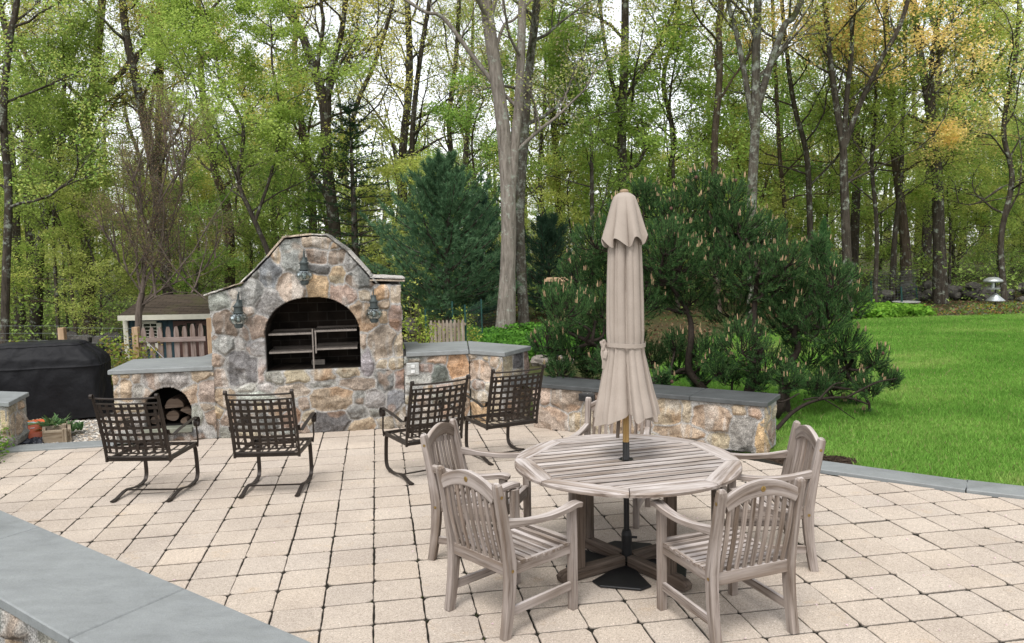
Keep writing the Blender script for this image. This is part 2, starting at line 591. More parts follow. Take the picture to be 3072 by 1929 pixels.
m_grass = leafy('grass_blade', (1, 1, 1), .35, 0, 0)
tag(grass(330000, 24, 1, .018, .05, .0028).build('lawn_grass', m_grass), 'short fresh green grass of the mown lawn', 'grass', kind='stuff')

# bare mulch at the end of the low wall
mb = MB()
a = np.linspace(0, 2 * math.pi, 28, endpoint=False)
rr = 1 + .14 * np.sin(3 * a + 1) + .08 * np.sin(5 * a)
mb.prism(np.column_stack([2.98 + .42 * rr * np.cos(a), 7.78 + .36 * rr * np.sin(a)]), -.10, -.02)
rng = np.random.default_rng(5)
for k in range(260):
    t = rng.uniform(0, 2 * math.pi); r_ = math.sqrt(rng.random()) * .95
    mb.box((2.98 + .42 * r_ * math.cos(t), 7.78 + .36 * r_ * math.sin(t), -.012), (rng.uniform(.02, .06), .012, .008), rng.uniform(0, 3))
tag(mb.build('mulch_patch', m_mulch), 'bare brown mulch patch at the end of the low wall', 'mulch', kind='structure')

# ================================================================== patio of square pavers
PS = .305
P0 = np.array([-.84474558, 4.44836011])


def clip(poly, p, d):
    """keep the part of poly on the right-hand side of the line through p along d"""
    out = []
    nn = np.array([d[1], -d[0]])
    for i in range(len(poly)):
        a, b = poly[i - 1], poly[i]
        da, db = (a - p) @ nn, (b - p) @ nn
        if (da >= 0) != (db >= 0):
            out.append(a + (b - a) * (da / (da - db)))
        if db >= 0:
            out.append(b)
    return out


kerb_in = [np.array(q) for q in ((2.40, 7.80), (2.836, 7.361), (3.881, 6.640), (4.282, 6.420), (6.2, 5.35), (9.0, 4.3))]
STEP_N = -.15
prng = random.Random(4)
mb = MB()
for i in range(-30, 34):
    for j in range(-12, 18):
        c = P0 + U2 * (i + .5) * PS + N2 * (j + .5) * PS
        if c[1] < 1.7 or c[0] > 8.6 or c[0] < -8.2 or (c - FO) @ N2 > .2: continue
        g = .0026
        dx, dy, rot = prng.gauss(0, .0018), prng.gauss(0, .0018), prng.gauss(0, .004)
        h = PS / 2 - g + prng.gauss(0, .0010); hy_ = h - .0034
        pts = []
        for qx, qy in ((-1, -1), (1, -1), (1, 1), (-1, 1)):
            k = prng.uniform(.012, .024) if prng.random() < .72 else prng.uniform(.025, .055)
            k2 = k * prng.uniform(.6, 1.3)
            if qx * qy > 0:
                pts += [(qx * h, qy * (h - k)), (qx * (h - k * .3), qy * (h - k2 * .3)), (qx * (h - k2), qy * h)]
            else:
                pts += [(qx * (h - k2), qy * h), (qx * (h - k * .3), qy * (h - k2 * .3)), (qx * h, qy * (h - k))]
        # chipped, not quite straight edges
        full = []
        for a in range(len(pts)):
            p1, p2 = np.array(pts[a]), np.array(pts[(a + 1) % len(pts)])
            full.append(p1)
            L = np.linalg.norm(p2 - p1)
            if L > .15:
                nn = np.array([-(p2 - p1)[1], (p2 - p1)[0]]) / L
                for t in (.2, .4, .6, .8):
                    full.append(p1 + (p2 - p1) * t + nn * prng.uniform(-.0005, .0040))
        ca, sa = math.cos(rot), math.sin(rot)
        poly = [c + U2 * (ca * x - sa * y + dx) + N2 * ((sa * x + ca * y) * hy_ / h + dy) for x, y in full]
        for a, b in zip(kerb_in[:-1], kerb_in[1:]):
            poly = clip(poly, a, b - a) if len(poly) > 2 and a[0] - .12 < c[0] < b[0] + .12 else poly
        if c[0] < -4.4:
            poly = clip(poly, FO + N2 * STEP_N, U2)
        # not beyond the low wall nor in front of the near wall
        poly = clip(poly, np.array([.25, 9.75]), np.array([.848, -.53])) if len(poly) > 2 else poly
        poly = clip(poly, np.array([-.95, 3.0]), np.array([-.804, .595])) if len(poly) > 2 and c[0] < -.6 else poly
        if len(poly) < 3: continue
        ar = 0
        for a in range(len(poly)): ar += poly[a - 1][0] * poly[a][1] - poly[a - 1][1] * poly[a][0]
        if ar < .002: continue
        poly = np.array(poly)
        tz = prng.gauss(0, .0012)
        tilt = np.array([prng.gauss(0, .004), prng.gauss(0, .004)])
        zt = tz + (poly - c) @ tilt
        inn = c + (poly - c) * .978
        zin = tz + (inn - c) @ tilt
        n_ = len(poly)
        v = np.concatenate([np.column_stack([poly, zt - .03]), np.column_stack([poly, zt - .004]), np.column_stack([inn, zin])])
        f = [(k, (k + 1) % n_, n_ + (k + 1) % n_, n_ + k) for k in range(n_)] + [(n_ + k, n_ + (k + 1) % n_, 2 * n_ + (k + 1) % n_, 2 * n_ + k) for k in range(n_)] + [tuple(range(2 * n_, 3 * n_))]
        s_ = prng.gauss(1, .028); w_ = prng.gauss(0, .006)
        cc_ = np.array([.480 * s_ * (1 + w_), .412 * s_, .345 * s_ * (1 - 1.5 * w_)])
        dirt = np.concatenate([np.full(n_, .08), np.full(n_, .55), np.ones(n_)])[:, None]      # soil clings to the joints
        mb.add(v, f, cc_ * dirt)
m_paver = None


def paver_mat():
    t = NT('paver')
    co = t.coord('Object', (1, 1, 1))
    a = t.ramp(t.noise(co, 1.3, 5, .6), [(.3, (.86, .85, .85)), (.7, (1.08, 1.08, 1.07))])
    vo = t.n('ShaderNodeTexVoronoi'); vo.inputs['Scale'].default_value = 170; t.l(co, vo.inputs['Vector'])
    sp = t.ramp(vo.outputs['Color'], [(.0, (.62, .60, .57)), (.45, (.95, .95, .95)), (.62, (1.03, 1.02, 1.0)), (.86, (1.1, 1.1, 1.1)), (.95, (1.55, 1.58, 1.62))])
    st = t.ramp(t.noise(co, 3.1, 5, .7), [(.6, (1, 1, 1)), (.78, (1.02, .93, .80))])
    col = t.mix(1.0, t.mix(1.0, t.mix(1.0, t.tint(), a, 'MULTIPLY'), sp, 'MULTIPLY'), st, 'MULTIPLY')
    return t.bsdf(col, .85, t.bump(t.noise(co, 170, 4, .8), .35, .004), .25)


m_paver = paver_mat()
tag(mb.build('patio', m_paver), 'patio of square tan concrete pavers', 'patio', kind='structure')
# the soil the pavers lie in, seen in the joints
mb = MB()
mb.prism([(-8.4, 4.0), (-.9, 1.4), (9.5, 1.4), (9.5, 4.0), (6.2, 5.30), (4.28, 6.44), (2.87, 7.42), (1.9, 8.8), (.3, 9.9), tuple(fu(0, .4)[:2]), tuple(fu(-1.6, .35)[:2]), tuple(fu(-2.4, -.16)[:2]), tuple(fu(-3.6, -.16)[:2]), (-8.4, 8.3)], -.06, -.011)
tag(mb.build('patio_bedding_ground', m_joint), 'dark soil showing in the joints between the pavers', 'soil', kind='structure')
# moss and weeds in the joints
mb = MB(); rng = np.random.default_rng(9)
for k in range(3600):
    i = rng.integers(-26, 28); j = rng.integers(-10, 17)
    t = rng.random() if rng.random() < .5 else np.clip(rng.normal(0, .07), -.2, .2)
    along = rng.random() < .62
    p = P0 + U2 * (i + (0 if along else t)) * PS + N2 * (j + (t if along else 0)) * PS
    if vnoise(p[0] * 1.6, p[1] * 1.6, 77) < -.05 or (p - FO) @ N2 > -.02 or p[1] < 2.4 or p[0] > 6 or p[0] < -7: continue
    if (p - np.array([-.95, 3.0])) @ np.array([.595, .804]) < 0: continue
    if p[0] > 2.4 and (p - np.array([2.836, 7.361])) @ np.array([.57, .82]) > -.1: continue
    if (p - np.array([.25, 9.45])) @ np.array([.53, .848]) > -.1: continue
    for q in range(rng.integers(1, 5)):
        a = rng.uniform(0, 6.3); L = rng.uniform(.004, .013)
        b = p + rng.normal(0, .004, 2)
        mb.add([[b[0] - L * .5 * math.sin(a), b[1] + L * .5 * math.cos(a), -.014], [b[0] + L * .5 * math.sin(a), b[1] - L * .5 * math.cos(a), -.014], [b[0] + L * math.cos(a), b[1] + L * math.sin(a), rng.uniform(.000, .007)]],
               [(0, 1, 2)], np.array([.055, .065, .02]) * rng.uniform(.4, 1.4))
tag(mb.build('joint_moss', leafy('moss', (1, 1, 1), .2, 0, 0)), 'dark green moss tufts growing in the paver joints', 'moss', kind='stuff')
# fallen blossom petals
mb = MB(); rng = np.random.default_rng(21)
for k in range(95):
    x, y = rng.uniform(-2.5, 4.2), rng.uniform(3.2, 8.2)
    if k % 3 == 0: x, y = rng.uniform(2.2, 4.2), rng.uniform(4.6, 6.6)
    if (np.array([x, y]) - np.array([2.836, 7.361])) @ np.array([.57, .82]) > -.05 or (np.array([x, y]) - np.array([.25, 9.45])) @ np.array([.53, .848]) > -.1: continue
    a = rng.uniform(0, 6.3); r_ = rng.uniform(.004, .008)
    t = np.arange(6) * math.pi / 3 + a
    v = np.column_stack([x + r_ * np.cos(t) * 1.3, y + r_ * np.sin(t), .004 + .003 * np.sin(t * 2)])
    mb.add(v, [tuple(range(6))], (.75, .58, .62))
tag(mb.build('fallen_petals', leafy('petal', (1, 1, 1), .3, 0, 0)), 'pale pink blossom petals fallen on the pavers', 'petals', kind='stuff')

# kerb of bluestone between patio and lawn
kb_in = [np.array(q) for q in ((2.62, 7.70), (2.84, 7.40), (3.885, 6.655), (4.9, 6.09), (6.2, 5.38), (7.6, 4.9))]
kb = thing('bluestone_kerb', 'blue grey flat bluestone kerb edging the lawn right of the wall', 'kerb', (3.9, 6.7, 0))
for a, b in zip(kb_in[1:-1], kb_in[2:]):
    d = nrm(b - a); nn = np.array([-d[1], d[0]])
    q = [a + d * .006, b - d * .006, b - d * .006 + nn * .31, a + d * .006 + nn * .33]
    mb = MB(); mb.prism(q, -.10, .028, ch=.006); mb.build('kerb_slab', m_blue, kb, world=True)

# gravel yard with the covered grill, a step down behind the bluestone sill
gp = [tuple(fu(-2.28, -.1)[:2]), tuple(fu(-2.28, 1.0)[:2]), tuple(fu(-1.4, 1.3)[:2]), (-4.6, 12.4), (-12, 12.8), (-12, 9.0), tuple(fu(-3.5, -.02)[:2])]
mb = MB(); mb.prism(gp[::-1] if False else gp, -.15, -.045)
tag(mb.build('gravel_ground', m_gravelbed), 'pale gravel yard around the covered grill', 'gravel yard', kind='structure')
mb = MB(); rng = np.random.default_rng(12)
ico = np.array([[0, 0, 1], [.9, 0, .3], [.28, .85, .3], [-.72, .53, .3], [-.72, -.53, .3], [.28, -.85, .3]])
icf = [(0, 1, 2), (0, 2, 3), (0, 3, 4), (0, 4, 5), (0, 5, 1)]
pal = np.array([[.52, .47, .40], [.62, .58, .52], [.38, .33, .28], [.45, .36, .27], [.30, .29, .28], [.66, .62, .55]])
cnt = 0
while cnt < 5200:
    x, y = rng.uniform(-6.6, -4.0), rng.uniform(8.9, 11.6)
    if not in_poly(np.array([x]), np.array([y]), gp)[0]: continue
    r_ = rng.uniform(.010, .024); a = rng.uniform(0, 6.3); ca, sa = math.cos(a), math.sin(a)
    v = ico * np.array([r_ * rng.uniform(.8, 1.5), r_, r_ * rng.uniform(.5, .9)])
    v = np.column_stack([v[:, 0] * ca - v[:, 1] * sa + x, v[:, 0] * sa + v[:, 1] * ca + y, v[:, 2] - .043])
    mb.add(v, icf, pal[rng.integers(0, 6)] * rng.uniform(.8, 1.2)); cnt += 1
tag(mb.build('gravel', tinted('pebble', .8, .2, 40, 200, .2), smooth=True), 'loose pale pebbles of the gravel yard', 'gravel', kind='stuff')

# ================================================================== rubble masonry
TONE = dict(t=(.44, .345, .245), o=(.47, .325, .195), p=(.43, .35, .28), g=(.29, .28, .255), b=(.30, .23, .18), d=(.18, .177, .17), w=(.52, .49, .45),
            l=(.225, .225, .22), r=(.24, .18, .155), k=(.37, .305, .235), y=(.45, .38, .27))
MORTAR = (.40, .385, .36)


class Face:
    """a rubble wall face: stones bulge out of mortar; O, u span the face, it looks along -n"""
    def __init__(s, O, u, n):
        s.O, s.u, s.n = np.asarray(O, float), np.asarray(u, float), np.asarray(n, float)
        s.st = []

    def px(s, x, y):
        d = ray(x, y); e = s.O[:2] - 0
        t = (s.O[:2] @ s.n) / (d[:2] @ s.n)
        p = np.array([0, 0, CAM_H]) + d * t
        return (p[:2] - s.O[:2]) @ s.u, p[2] - (s.O[2] if len(s.O) > 2 else 0)

    def seen(s, off, sc, items):
        """stones measured in a view: centre, width, height, tone, turn (degrees)"""
        for it in items:
            x, y, w, h, c = it[:5]; rot = it[5] if len(it) > 5 else 0
            a = s.px(off[0] + x / sc, off[1] + y / sc)
            b = s.px(off[0] + (x + w / 2) / sc, off[1] + y / sc); t = s.px(off[0] + x / sc, off[1] + (y - h / 2) / sc)
            s.st.append((a[0], a[1], 2 * abs(b[0] - a[0]), 2 * abs(t[1] - a[1]), R(rot), c))

    def scatter(s, inside, u0, u1, v0, v1, seed, tones, big=(.26, .5), tall=(.16, .34), tries=400):
        rng = random.Random(seed)
        fixed = list(s.st)
        for k in range(tries):
            sc = 1.0 if k < tries * .5 else .62
            w, h = rng.uniform(*big) * sc, rng.uniform(*tall) * sc
            cu, cv = rng.uniform(u0, u1), rng.uniform(v0, v1)
            if not inside(np.array([cu]), np.array([cv]))[0]: continue
            ok = True
            for a in s.st:
                du, dv = abs(cu - a[0]) / ((w + a[2]) * .46), abs(cv - a[1]) / ((h + a[3]) * .46)
                if (du ** 3 + dv ** 3) < 1: ok = False; break
            if ok: s.st.append((cu, cv, w, h, rng.gauss(0, .12), rng.choice(tones)))

    def make(s, mb, inside, u0, u1, v0, v1, res=.0125, relief=.035, back=.4, seed=1, fill=True, tones='ttpgbk', joint=.010):
        rng = np.random.default_rng(seed)
        nu, nv = int(round((u1 - u0) / res)) + 1, int(round((v1 - v0) / res)) + 1
        U, V = np.meshgrid(np.linspace(u0, u1, nu), np.linspace(v0, v1, nv))
        wu = U + .020 * fbm(U * 6, V * 6, seed, 4); wv = V + .020 * fbm(U * 6, V * 6, seed + 50, 4)
        ins = inside(U, V)

        def sd(st):
            cu, cv, w, h, rot, c = st
            du, dv = wu - cu, wv - cv
            if rot:
                ca, sa = math.cos(rot), math.sin(rot); du, dv = du * ca + dv * sa, -du * sa + dv * ca
            # a rough-hewn polygon: a handful of straight sides about the stone's oval
            q = np.random.default_rng(int(abs(cu * 7919 + cv * 104729 + w * 1299709)) % (2 ** 31))
            m = int(q.integers(6, 9)); a0 = q.uniform(0, 6.28); d = np.full(U.shape, -9.0)
            for k in range(m):
                a = a0 + 2 * math.pi * (k + q.uniform(-.28, .28)) / m
                c_, s_ = math.cos(a), math.sin(a); f_ = (abs(c_) ** 3.6 + abs(s_) ** 3.6) ** (1 / 3.6)
                sup = (abs(c_) ** 1.4 + abs(s_) ** 1.4) ** (1 / 1.4)      # how far a squarish stone reaches that way
                d = np.maximum(d, (du / (w / 2) * c_ + dv / (h / 2) * s_) / (sup * q.uniform(.98, 1.12)))
            d = .8 * d + .2 * (np.abs(du / (w / 2)) ** 4 + np.abs(dv / (h / 2)) ** 4) ** .25
            return (d - 1) * .5 * min(w, h)
        S1 = np.full(U.shape, 9.0); S2 = np.full(U.shape, 9.0); ID = np.zeros(U.shape, int)

        def put(k):
            nonlocal S1, S2, ID
            d = sd(s.st[k]); c = d < S1
            S2 = np.where(c, S1, np.minimum(S2, d)); ID = np.where(c, k, ID); S1 = np.where(c, d, S1)
        for k in range(len(s.st)): put(k)
        if fill:
            for _ in range(260):
                m = ins & (S1 > .078)
                if m.sum() < 30: break
                w_ = np.argwhere(m); j, i = w_[rng.integers(len(w_))]
                r_ = float(S1[j, i])
                # climb to the roomiest place nearby
                for _k in range(12):
                    j0, j1, i0, i1 = max(j - 3, 0), min(j + 4, nv), max(i - 3, 0), min(i + 4, nu)
                    sub = np.where(ins[j0:j1, i0:i1], S1[j0:j1, i0:i1], -1); q = np.unravel_index(sub.argmax(), sub.shape)
                    j, i = j0 + q[0], i0 + q[1]
                r_ = min(float(S1[j, i]), .11)
                s.st.append((U[j, i], V[j, i], r_ * rng.uniform(1.5, 2.1), r_ * rng.uniform(1.2, 1.7), rng.normal(0, .3), tones[rng.integers(len(tones))]))
                put(len(s.st) - 1)
        e = np.minimum(.024 - S1, (S2 - S1 - joint) / 2)
        K = len(s.st)
        hs = rng.uniform(.75, 1.3, K); pa_ = rng.uniform(0, 6.28, (K, 5)); ps_ = rng.uniform(.05, .42, (K, 5)); pc_ = rng.uniform(-.002, .014, (K, 5)); tu = rng.normal(0, .07, K); tv = rng.normal(0, .07, K)
        cu = np.array([a[0] for a in s.st]); cv = np.array([a[1] for a in s.st])
        body = sstep(-.002, .018, e)
        rough = fbm(U * 15 + ID * 3.7, V * 15, seed + 9, 5) * .0085 + np.abs(fbm(U * 5.5 + ID * 1.3, V * 5.5, seed + 3, 3)) * -.020
        fac = np.full(U.shape, 9.0)                 # the split face: a few flat planes meeting at blunt ridges
        for k in range(5):
            fac = np.minimum(fac, (np.cos(pa_[ID, k]) * (U - cu[ID]) + np.sin(pa_[ID, k]) * (V - cv[ID])) * ps_[ID, k] + pc_[ID, k])
        H = body * (np.maximum(fac, -.03) + relief * hs[ID] + tu[ID] * (U - cu[ID]) + tv[ID] * (V - cv[ID]) + rough) + (1 - body) * fbm(U * 30, V * 30, seed + 2, 2) * .002
        col = np.array([TONE[a[5]] for a in s.st])
        col = col * rng.uniform(.80, 1.15, (K, 1)) * (1 + rng.normal(0, .025, (K, 3)))
        stain = (fbm(U * 8 + ID * 2.1, V * 8, seed + 30, 4) + .8 * vnoise(U * 48, V * 48, seed + 33))[..., None]
        rust = .55 * sstep(.5, .85, fbm(U * 4 + ID * 5.3, V * 4, seed + 31, 3))[..., None]
        Cc = col[ID] * (1 + .20 * stain)
        Cc = Cc * (1 - .45 * rust) + np.array([.42, .20, .07]) * .45 * rust
        streak = sstep(.35, .75, fbm(U * 11, V * 2.2, seed + 40, 3))[..., None]            # lime run down from the joints
        Cc = Cc * (1 - .4 * streak) + np.array([.55, .53, .49]) * .4 * streak
        bm = sstep(-.003, .006, e)[..., None]
        Cc = Cc * bm + np.array(MORTAR) * (1 + .14 * fbm(U * 9, V * 9, seed + 8, 3)[..., None]) * (1 - bm)
        n3 = np.array([s.n[0], s.n[1], 0]); u3 = np.array([s.u[0], s.u[1], 0]); O3 = np.array([s.O[0], s.O[1], s.O[2] if len(s.O) > 2 else 0])
        P = O3 + U[..., None] * u3 + V[..., None] * np.array([0, 0, 1.0]) - H[..., None] * n3
        cell = ins[:-1, :-1] & ins[1:, :-1] & ins[:-1, 1:] & ins[1:, 1:]
        idx = np.arange(nu * nv).reshape(nv, nu)
        f = np.stack([idx[:-1, :-1][cell], idx[:-1, 1:][cell], idx[1:, 1:][cell], idx[1:, :-1][cell]], 1)
        used = np.zeros(nu * nv, bool); used[f.ravel()] = True
        # sides run back from every open edge
        pc = np.pad(cell, 1)
        A = []
        for (dj, di, e1, e2) in ((-1, 0, (0, 0), (0, 1)), (1, 0, (1, 1), (1, 0)), (0, -1, (1, 0), (0, 0)), (0, 1, (0, 1), (1, 1))):
            m = cell & ~pc[1 + dj:1 + dj + nv - 1, 1 + di:1 + di + nu - 1]
            j, i = np.nonzero(m)
            A.append(np.stack([idx[j + e1[0], i + e1[1]], idx[j + e2[0], i + e2[1]]], 1))
        A = np.concatenate(A)
        new = -np.ones(nu * nv, np.int64); ku = np.nonzero(used)[0]; new[ku] = np.arange(len(ku))
        Pf, Cf = P.reshape(-1, 3), Cc.reshape(-1, 3)
        bv = np.unique(A); nb = -np.ones(nu * nv, np.int64); nb[bv] = np.arange(len(bv)) + len(ku)
        bd = back(U.ravel()[bv], V.ravel()[bv])[:, None] if callable(back) else back
        bk = (O3 + U.ravel()[bv, None] * u3 + V.ravel()[bv, None] * np.array([0, 0, 1.0])) + n3 * bd
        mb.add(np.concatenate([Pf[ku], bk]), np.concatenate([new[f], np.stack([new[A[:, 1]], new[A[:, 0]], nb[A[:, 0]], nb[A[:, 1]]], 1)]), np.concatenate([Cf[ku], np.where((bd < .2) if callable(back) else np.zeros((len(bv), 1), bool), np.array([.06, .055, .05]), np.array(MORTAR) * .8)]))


def box_in(u0, u1, v0, v1): return lambda U, V: (U >= u0 - 1e-6) & (U <= u1 + 1e-6) & (V >= v0 - 1e-6) & (V <= v1 + 1e-6)


# ------------------------------------------------------------------ the outdoor fireplace
fp = thing('outdoor_fireplace', 'big rubble stone outdoor fireplace with arched grill opening, wood store and bluestone side counters', 'fireplace', fu(0, .5))
Z1, S1c = (610, 690), 3.822
Z2, S2c = (320, 1040), 2.589
Z3, S3c = (1180, 1000), 4.878
breast = Face([FO[0], FO[1], 0], U2, N2)
breast.seen(Z1, S1c, [(185, 805, 240, 220, 'g'), (325, 745, 120, 110, 'p'), (345, 860, 60, 80, 'p'), (550, 720, 250, 270, 'g', 25), (586, 510, 100, 130, 'g', 30), (765, 515, 230, 270, 'l', -15), (828, 262, 130, 200, 't', 30),
    (1030, 290, 235, 400, 'g', 3), (1310, 145, 280, 125, 'p'), (1295, 295, 215, 160, 'b'), (1520, 322, 195, 150, 'b'), (1500, 200, 90, 80, 'k'), (1335, 447, 225, 105, 'd'), (1540, 540, 175, 235, 'y', -8), (1690, 390, 140, 190, 'g', -30),
    (1800, 560, 290, 200, 'd', -28), (1000, 650, 260, 300, 'p', 22), (1140, 600, 100, 90, 'g'), (1310, 660, 230, 280, 'o', -10), (1590, 740, 310, 230, 'k', -32), (760, 850, 270, 290, 'g', 38), (520, 930, 100, 100, 'p'),
    (265, 1090, 240, 300, 'b'), (630, 1110, 260, 220, 'k', 20), (500, 1175, 150, 130, 'p', -20), (235, 1305, 240, 190, 'g'), (440, 1320, 120, 160, 'g'), (605, 1360, 210, 220, 'w'), (1835, 760, 140, 170, 'k'), (1815, 980, 260, 400, 'b', 35),
    (2040, 730, 170, 130, 'o'), (2205, 755, 110, 190, 'p'), (2080, 865, 140, 110, 't'), (2070, 1000, 110, 140, 't'), (2205, 1010, 140, 270, 'b'), (2050, 1280, 280, 380, 'k'), (2232, 1320, 90, 260, 'k'), (1848, 1320, 80, 250, 'p')])
breast.seen(Z2, S2c, [(1050, 160, 225, 240, 'd'), (885, 240, 110, 130, 'p'), (860, 110, 60, 120, 'b'), (1203, 180, 50, 180, 'w'), (1300, 240, 118, 100, 'g'), (1478, 230, 190, 75, 't'), (1680, 215, 200, 75, 't'), (1880, 205, 180, 80, 'p'), (2020, 110, 90, 200, 'g'),
    (2145, 140, 70, 60, 'p'), (2260, 130, 120, 85, 'y'), (1675, 290, 170, 40, 'g'), (1440, 335, 255, 90, 'p'), (1950, 290, 245, 95, 'p'), (2165, 260, 115, 145, 'g'), (2285, 250, 95, 130, 'r'), (1090, 320, 170, 70, 'w'), (1230, 315, 130, 55, 'w'),
    (920, 400, 165, 150, 't'), (1150, 390, 280, 75, 'w'), (1750, 410, 310, 180, 't'), (1955, 400, 80, 85, 'g'), (2090, 410, 155, 130, 'g'), (2240, 420, 130, 180, 'l'), (1545, 440, 70, 90, 'k'), (1945, 510, 130, 110, 'g'), (1740, 590, 255, 165, 'd'),
    (820, 500, 165, 135, 't'), (800, 640, 165, 150, 'k'), (950, 560, 105, 125, 'k'), (940, 665, 110, 100, 'g'), (1590, 560, 90, 120, 'k'), (1970, 610, 175, 90, 't'), (2110, 500, 120, 70, 'g'), (2170, 595, 130, 90, 'k'), (1060, 480, 120, 100, 'g'),
    (1190, 470, 120, 80, 'k'), (1330, 480, 150, 110, 'k'), (1090, 590, 150, 110, 'g'), (1250, 600, 150, 120, 'd'), (1420, 560, 130, 140, 'b'), (1110, 690, 200, 70, 'k'), (1350, 680, 200, 70, 'g'), (1530, 640, 80, 70, 'k'), (2300, 570, 100, 160, 'k')])

top_u = np.array([-1.15, -1.131, -.78, -.60, -.44, -.264, .068, .24, .457, .69, .775, 1.09, 1.11])
top_v = np.array([1.69, 1.71, 1.80, 1.97, 2.13, 2.34, 2.37, 2.36, 2.18, 1.90, 1.785, 1.765, 1.76])
AC, AW, AS, AH = .022, .556, 1.17, .475


def arch(U, V):
    lo = (V > .768) & (V < AS) & (np.abs(U - AC) < AW)
    hi = (V >= AS) & (np.abs((U - AC) / AW) ** 2.15 + np.abs((V - AS) / AH) ** 2.15 < 1)
    return lo | hi


def breast_in(U, V):
    t = np.interp(U, top_u, top_v)
    return (U >= -1.145 + .012 * fbm(V * 5, V * 0, 3, 2)) & (U <= 1.10 + .012 * fbm(V * 5, V * 0, 4, 2)) & (V <= t) & ~arch(U, V)


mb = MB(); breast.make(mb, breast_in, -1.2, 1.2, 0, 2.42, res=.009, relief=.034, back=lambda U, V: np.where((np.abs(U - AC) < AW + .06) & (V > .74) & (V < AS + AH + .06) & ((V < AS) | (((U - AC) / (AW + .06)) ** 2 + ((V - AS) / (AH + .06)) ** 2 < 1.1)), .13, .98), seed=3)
mb.build('chimney_breast', m_rubble, fp, smooth=True, world=True)

# flat flagstones capping the shoulders and the top
rng = random.Random(8)
mb = MB()
for (a, b) in (((-1.19, 1.70), (-.97, 1.765)), ((-.97, 1.77), (-.74, 1.835)), ((-.79, 1.815), (-.61, 1.985)), ((-.63, 1.965), (-.45, 2.145)), ((-.46, 2.125), (-.25, 2.365)), ((-.28, 2.355), (.07, 2.385)), ((.06, 2.387), (.25, 2.375)),
               ((.22, 2.385), (.47, 2.19)), ((.45, 2.21), (.71, 1.90)), ((.68, 1.935), (.80, 1.79)), ((.72, 1.825), (1.14, 1.80))):
    a, b = np.array(a), np.array(b); d = nrm(b - a); L = np.linalg.norm(b - a); nn = np.array([-d[1], d[0]])
    for lay in range(2 if a[0] > .7 else 1):
        th = rng.uniform(.012, .024); k = []
        n_ = 6
        fr = [-.018 - rng.uniform(0, .028) for _ in range(n_)]
        for side in (0, 1):
            for i in range(n_):
                t = i / (n_ - 1); p = a + d * L * t + nn * (lay * .034 + rng.uniform(-.004, .004))
                for off in (0, th):
                    q_ = p + nn * off
                    k.append(fu(q_[0], fr[i] + rng.uniform(0, .008) if side == 0 else 1.0, q_[1]))
        f = []
        for i in range(n_ - 1):
            o0, o1 = i * 2, n_ * 2 + i * 2
            f += [(o0, o0 + 2, o0 + 3, o0 + 1), (o1, o1 + 1, o1 + 3, o1 + 2), (o0 + 1, o0 + 3, o1 + 3, o1 + 1), (o0, o1, o1 + 2, o0 + 2)]
        e0, e1 = (n_ - 1) * 2, n_ * 2 + (n_ - 1) * 2
        f += [(0, 1, n_ * 2 + 1, n_ * 2), (e0, e1, e1 + 1, e0 + 1)]
        c = np.array(TONE[rng.choice('gwkg')]) * rng.uniform(.9, 1.3)
        mb.add(np.array(k), f, c)
mb.build('cap_stones', m_rubble, fp, world=True)
# back of the chimney
mb = MB()
prof = [(-1.14, 0), (1.10, 0)] + [(float(u_), float(v_) + .01) for u_, v_ in zip(top_u[::-1], top_v[::-1])]
mb.add([fu(a, .97, b) for a, b in prof], [tuple(range(len(prof)))[::-1]], MORTAR)
mb.build('rear_wall', m_rubble, fp, world=True)

# firebox: arched brick vault
mb = MB()
pr = [(AC - AW - .01, .768), (AC - AW - .01, AS)] + [(AC - AW * abs(math.cos(t)) ** .93 * (1 if math.cos(t) > 0 else -1) , AS + AH * math.sin(t) ** .93) for t in np.linspace(.12, math.pi - .12, 18)] + [(AC + AW + .01, AS), (AC + AW + .01, .768)]
n_ = len(pr)
v = [fu(a, .10, b) for a, b in pr] + [fu(a, .72, b) for a, b in pr]
f = [(i, i + 1, n_ + i + 1, n_ + i) for i in range(n_ - 1)] + [tuple(range(n_, 2 * n_)), (0, n_, 2 * n_ - 1, n_ - 1)]
mb.add(v, f, (1, 1, 1))
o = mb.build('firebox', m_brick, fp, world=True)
# grill shelves: two bars of flat steel with cross rods, four bays
for name, zz, nn in (('upper_rack', 1.205, 1), ('lower_rack', .985, 1)):
    mb = MB()
    for s_ in (0, 1):
        u0 = AC - .52 + s_ * .535; u1 = u0 + .505
        zc = zz + s_ * .022
        for n_ in (.06, .60):
            mb.sweep([fu(u0, n_, zc), fu(u1, n_, zc)], .006, .022, (0, 0, 1), .1)
        if name == 'lower_rack':
            for k in range(40):
                u_ = u0 + (u1 - u0) * (k + .5) / 40
                mb.tube([fu(u_, .06, zc + .018), fu(u_, .60, zc + .018)], .0035, 5)
        else:
            for k in range(26):
                u_ = u0 + (u1 - u0) * (k + .5) / 26
                mb.tube([fu(u_, .06, zc + .012), fu(u_, .60, zc + .012)], .003, 5)
    mb.build(name, m_steel, fp, world=True)
for u_, z0, z1 in ((AC - .005, .77, 1.26), (AC + .028, .96, 1.24)):
    mb = MB(); mb.sweep([fu(u_, .055, z0), fu(u_, .055, z1)], .016, .010, N2.tolist() + [0], .1); mb.build('rack_upright', m_steel, fp, world=True)
mb = MB(); mb.box(fu(AC + .02, .45, .80), (.16, .05, .06), .168); mb.build('ash_brick', simple('pale_firebrick', (.16, .14, .12), .9), fp, world=True)

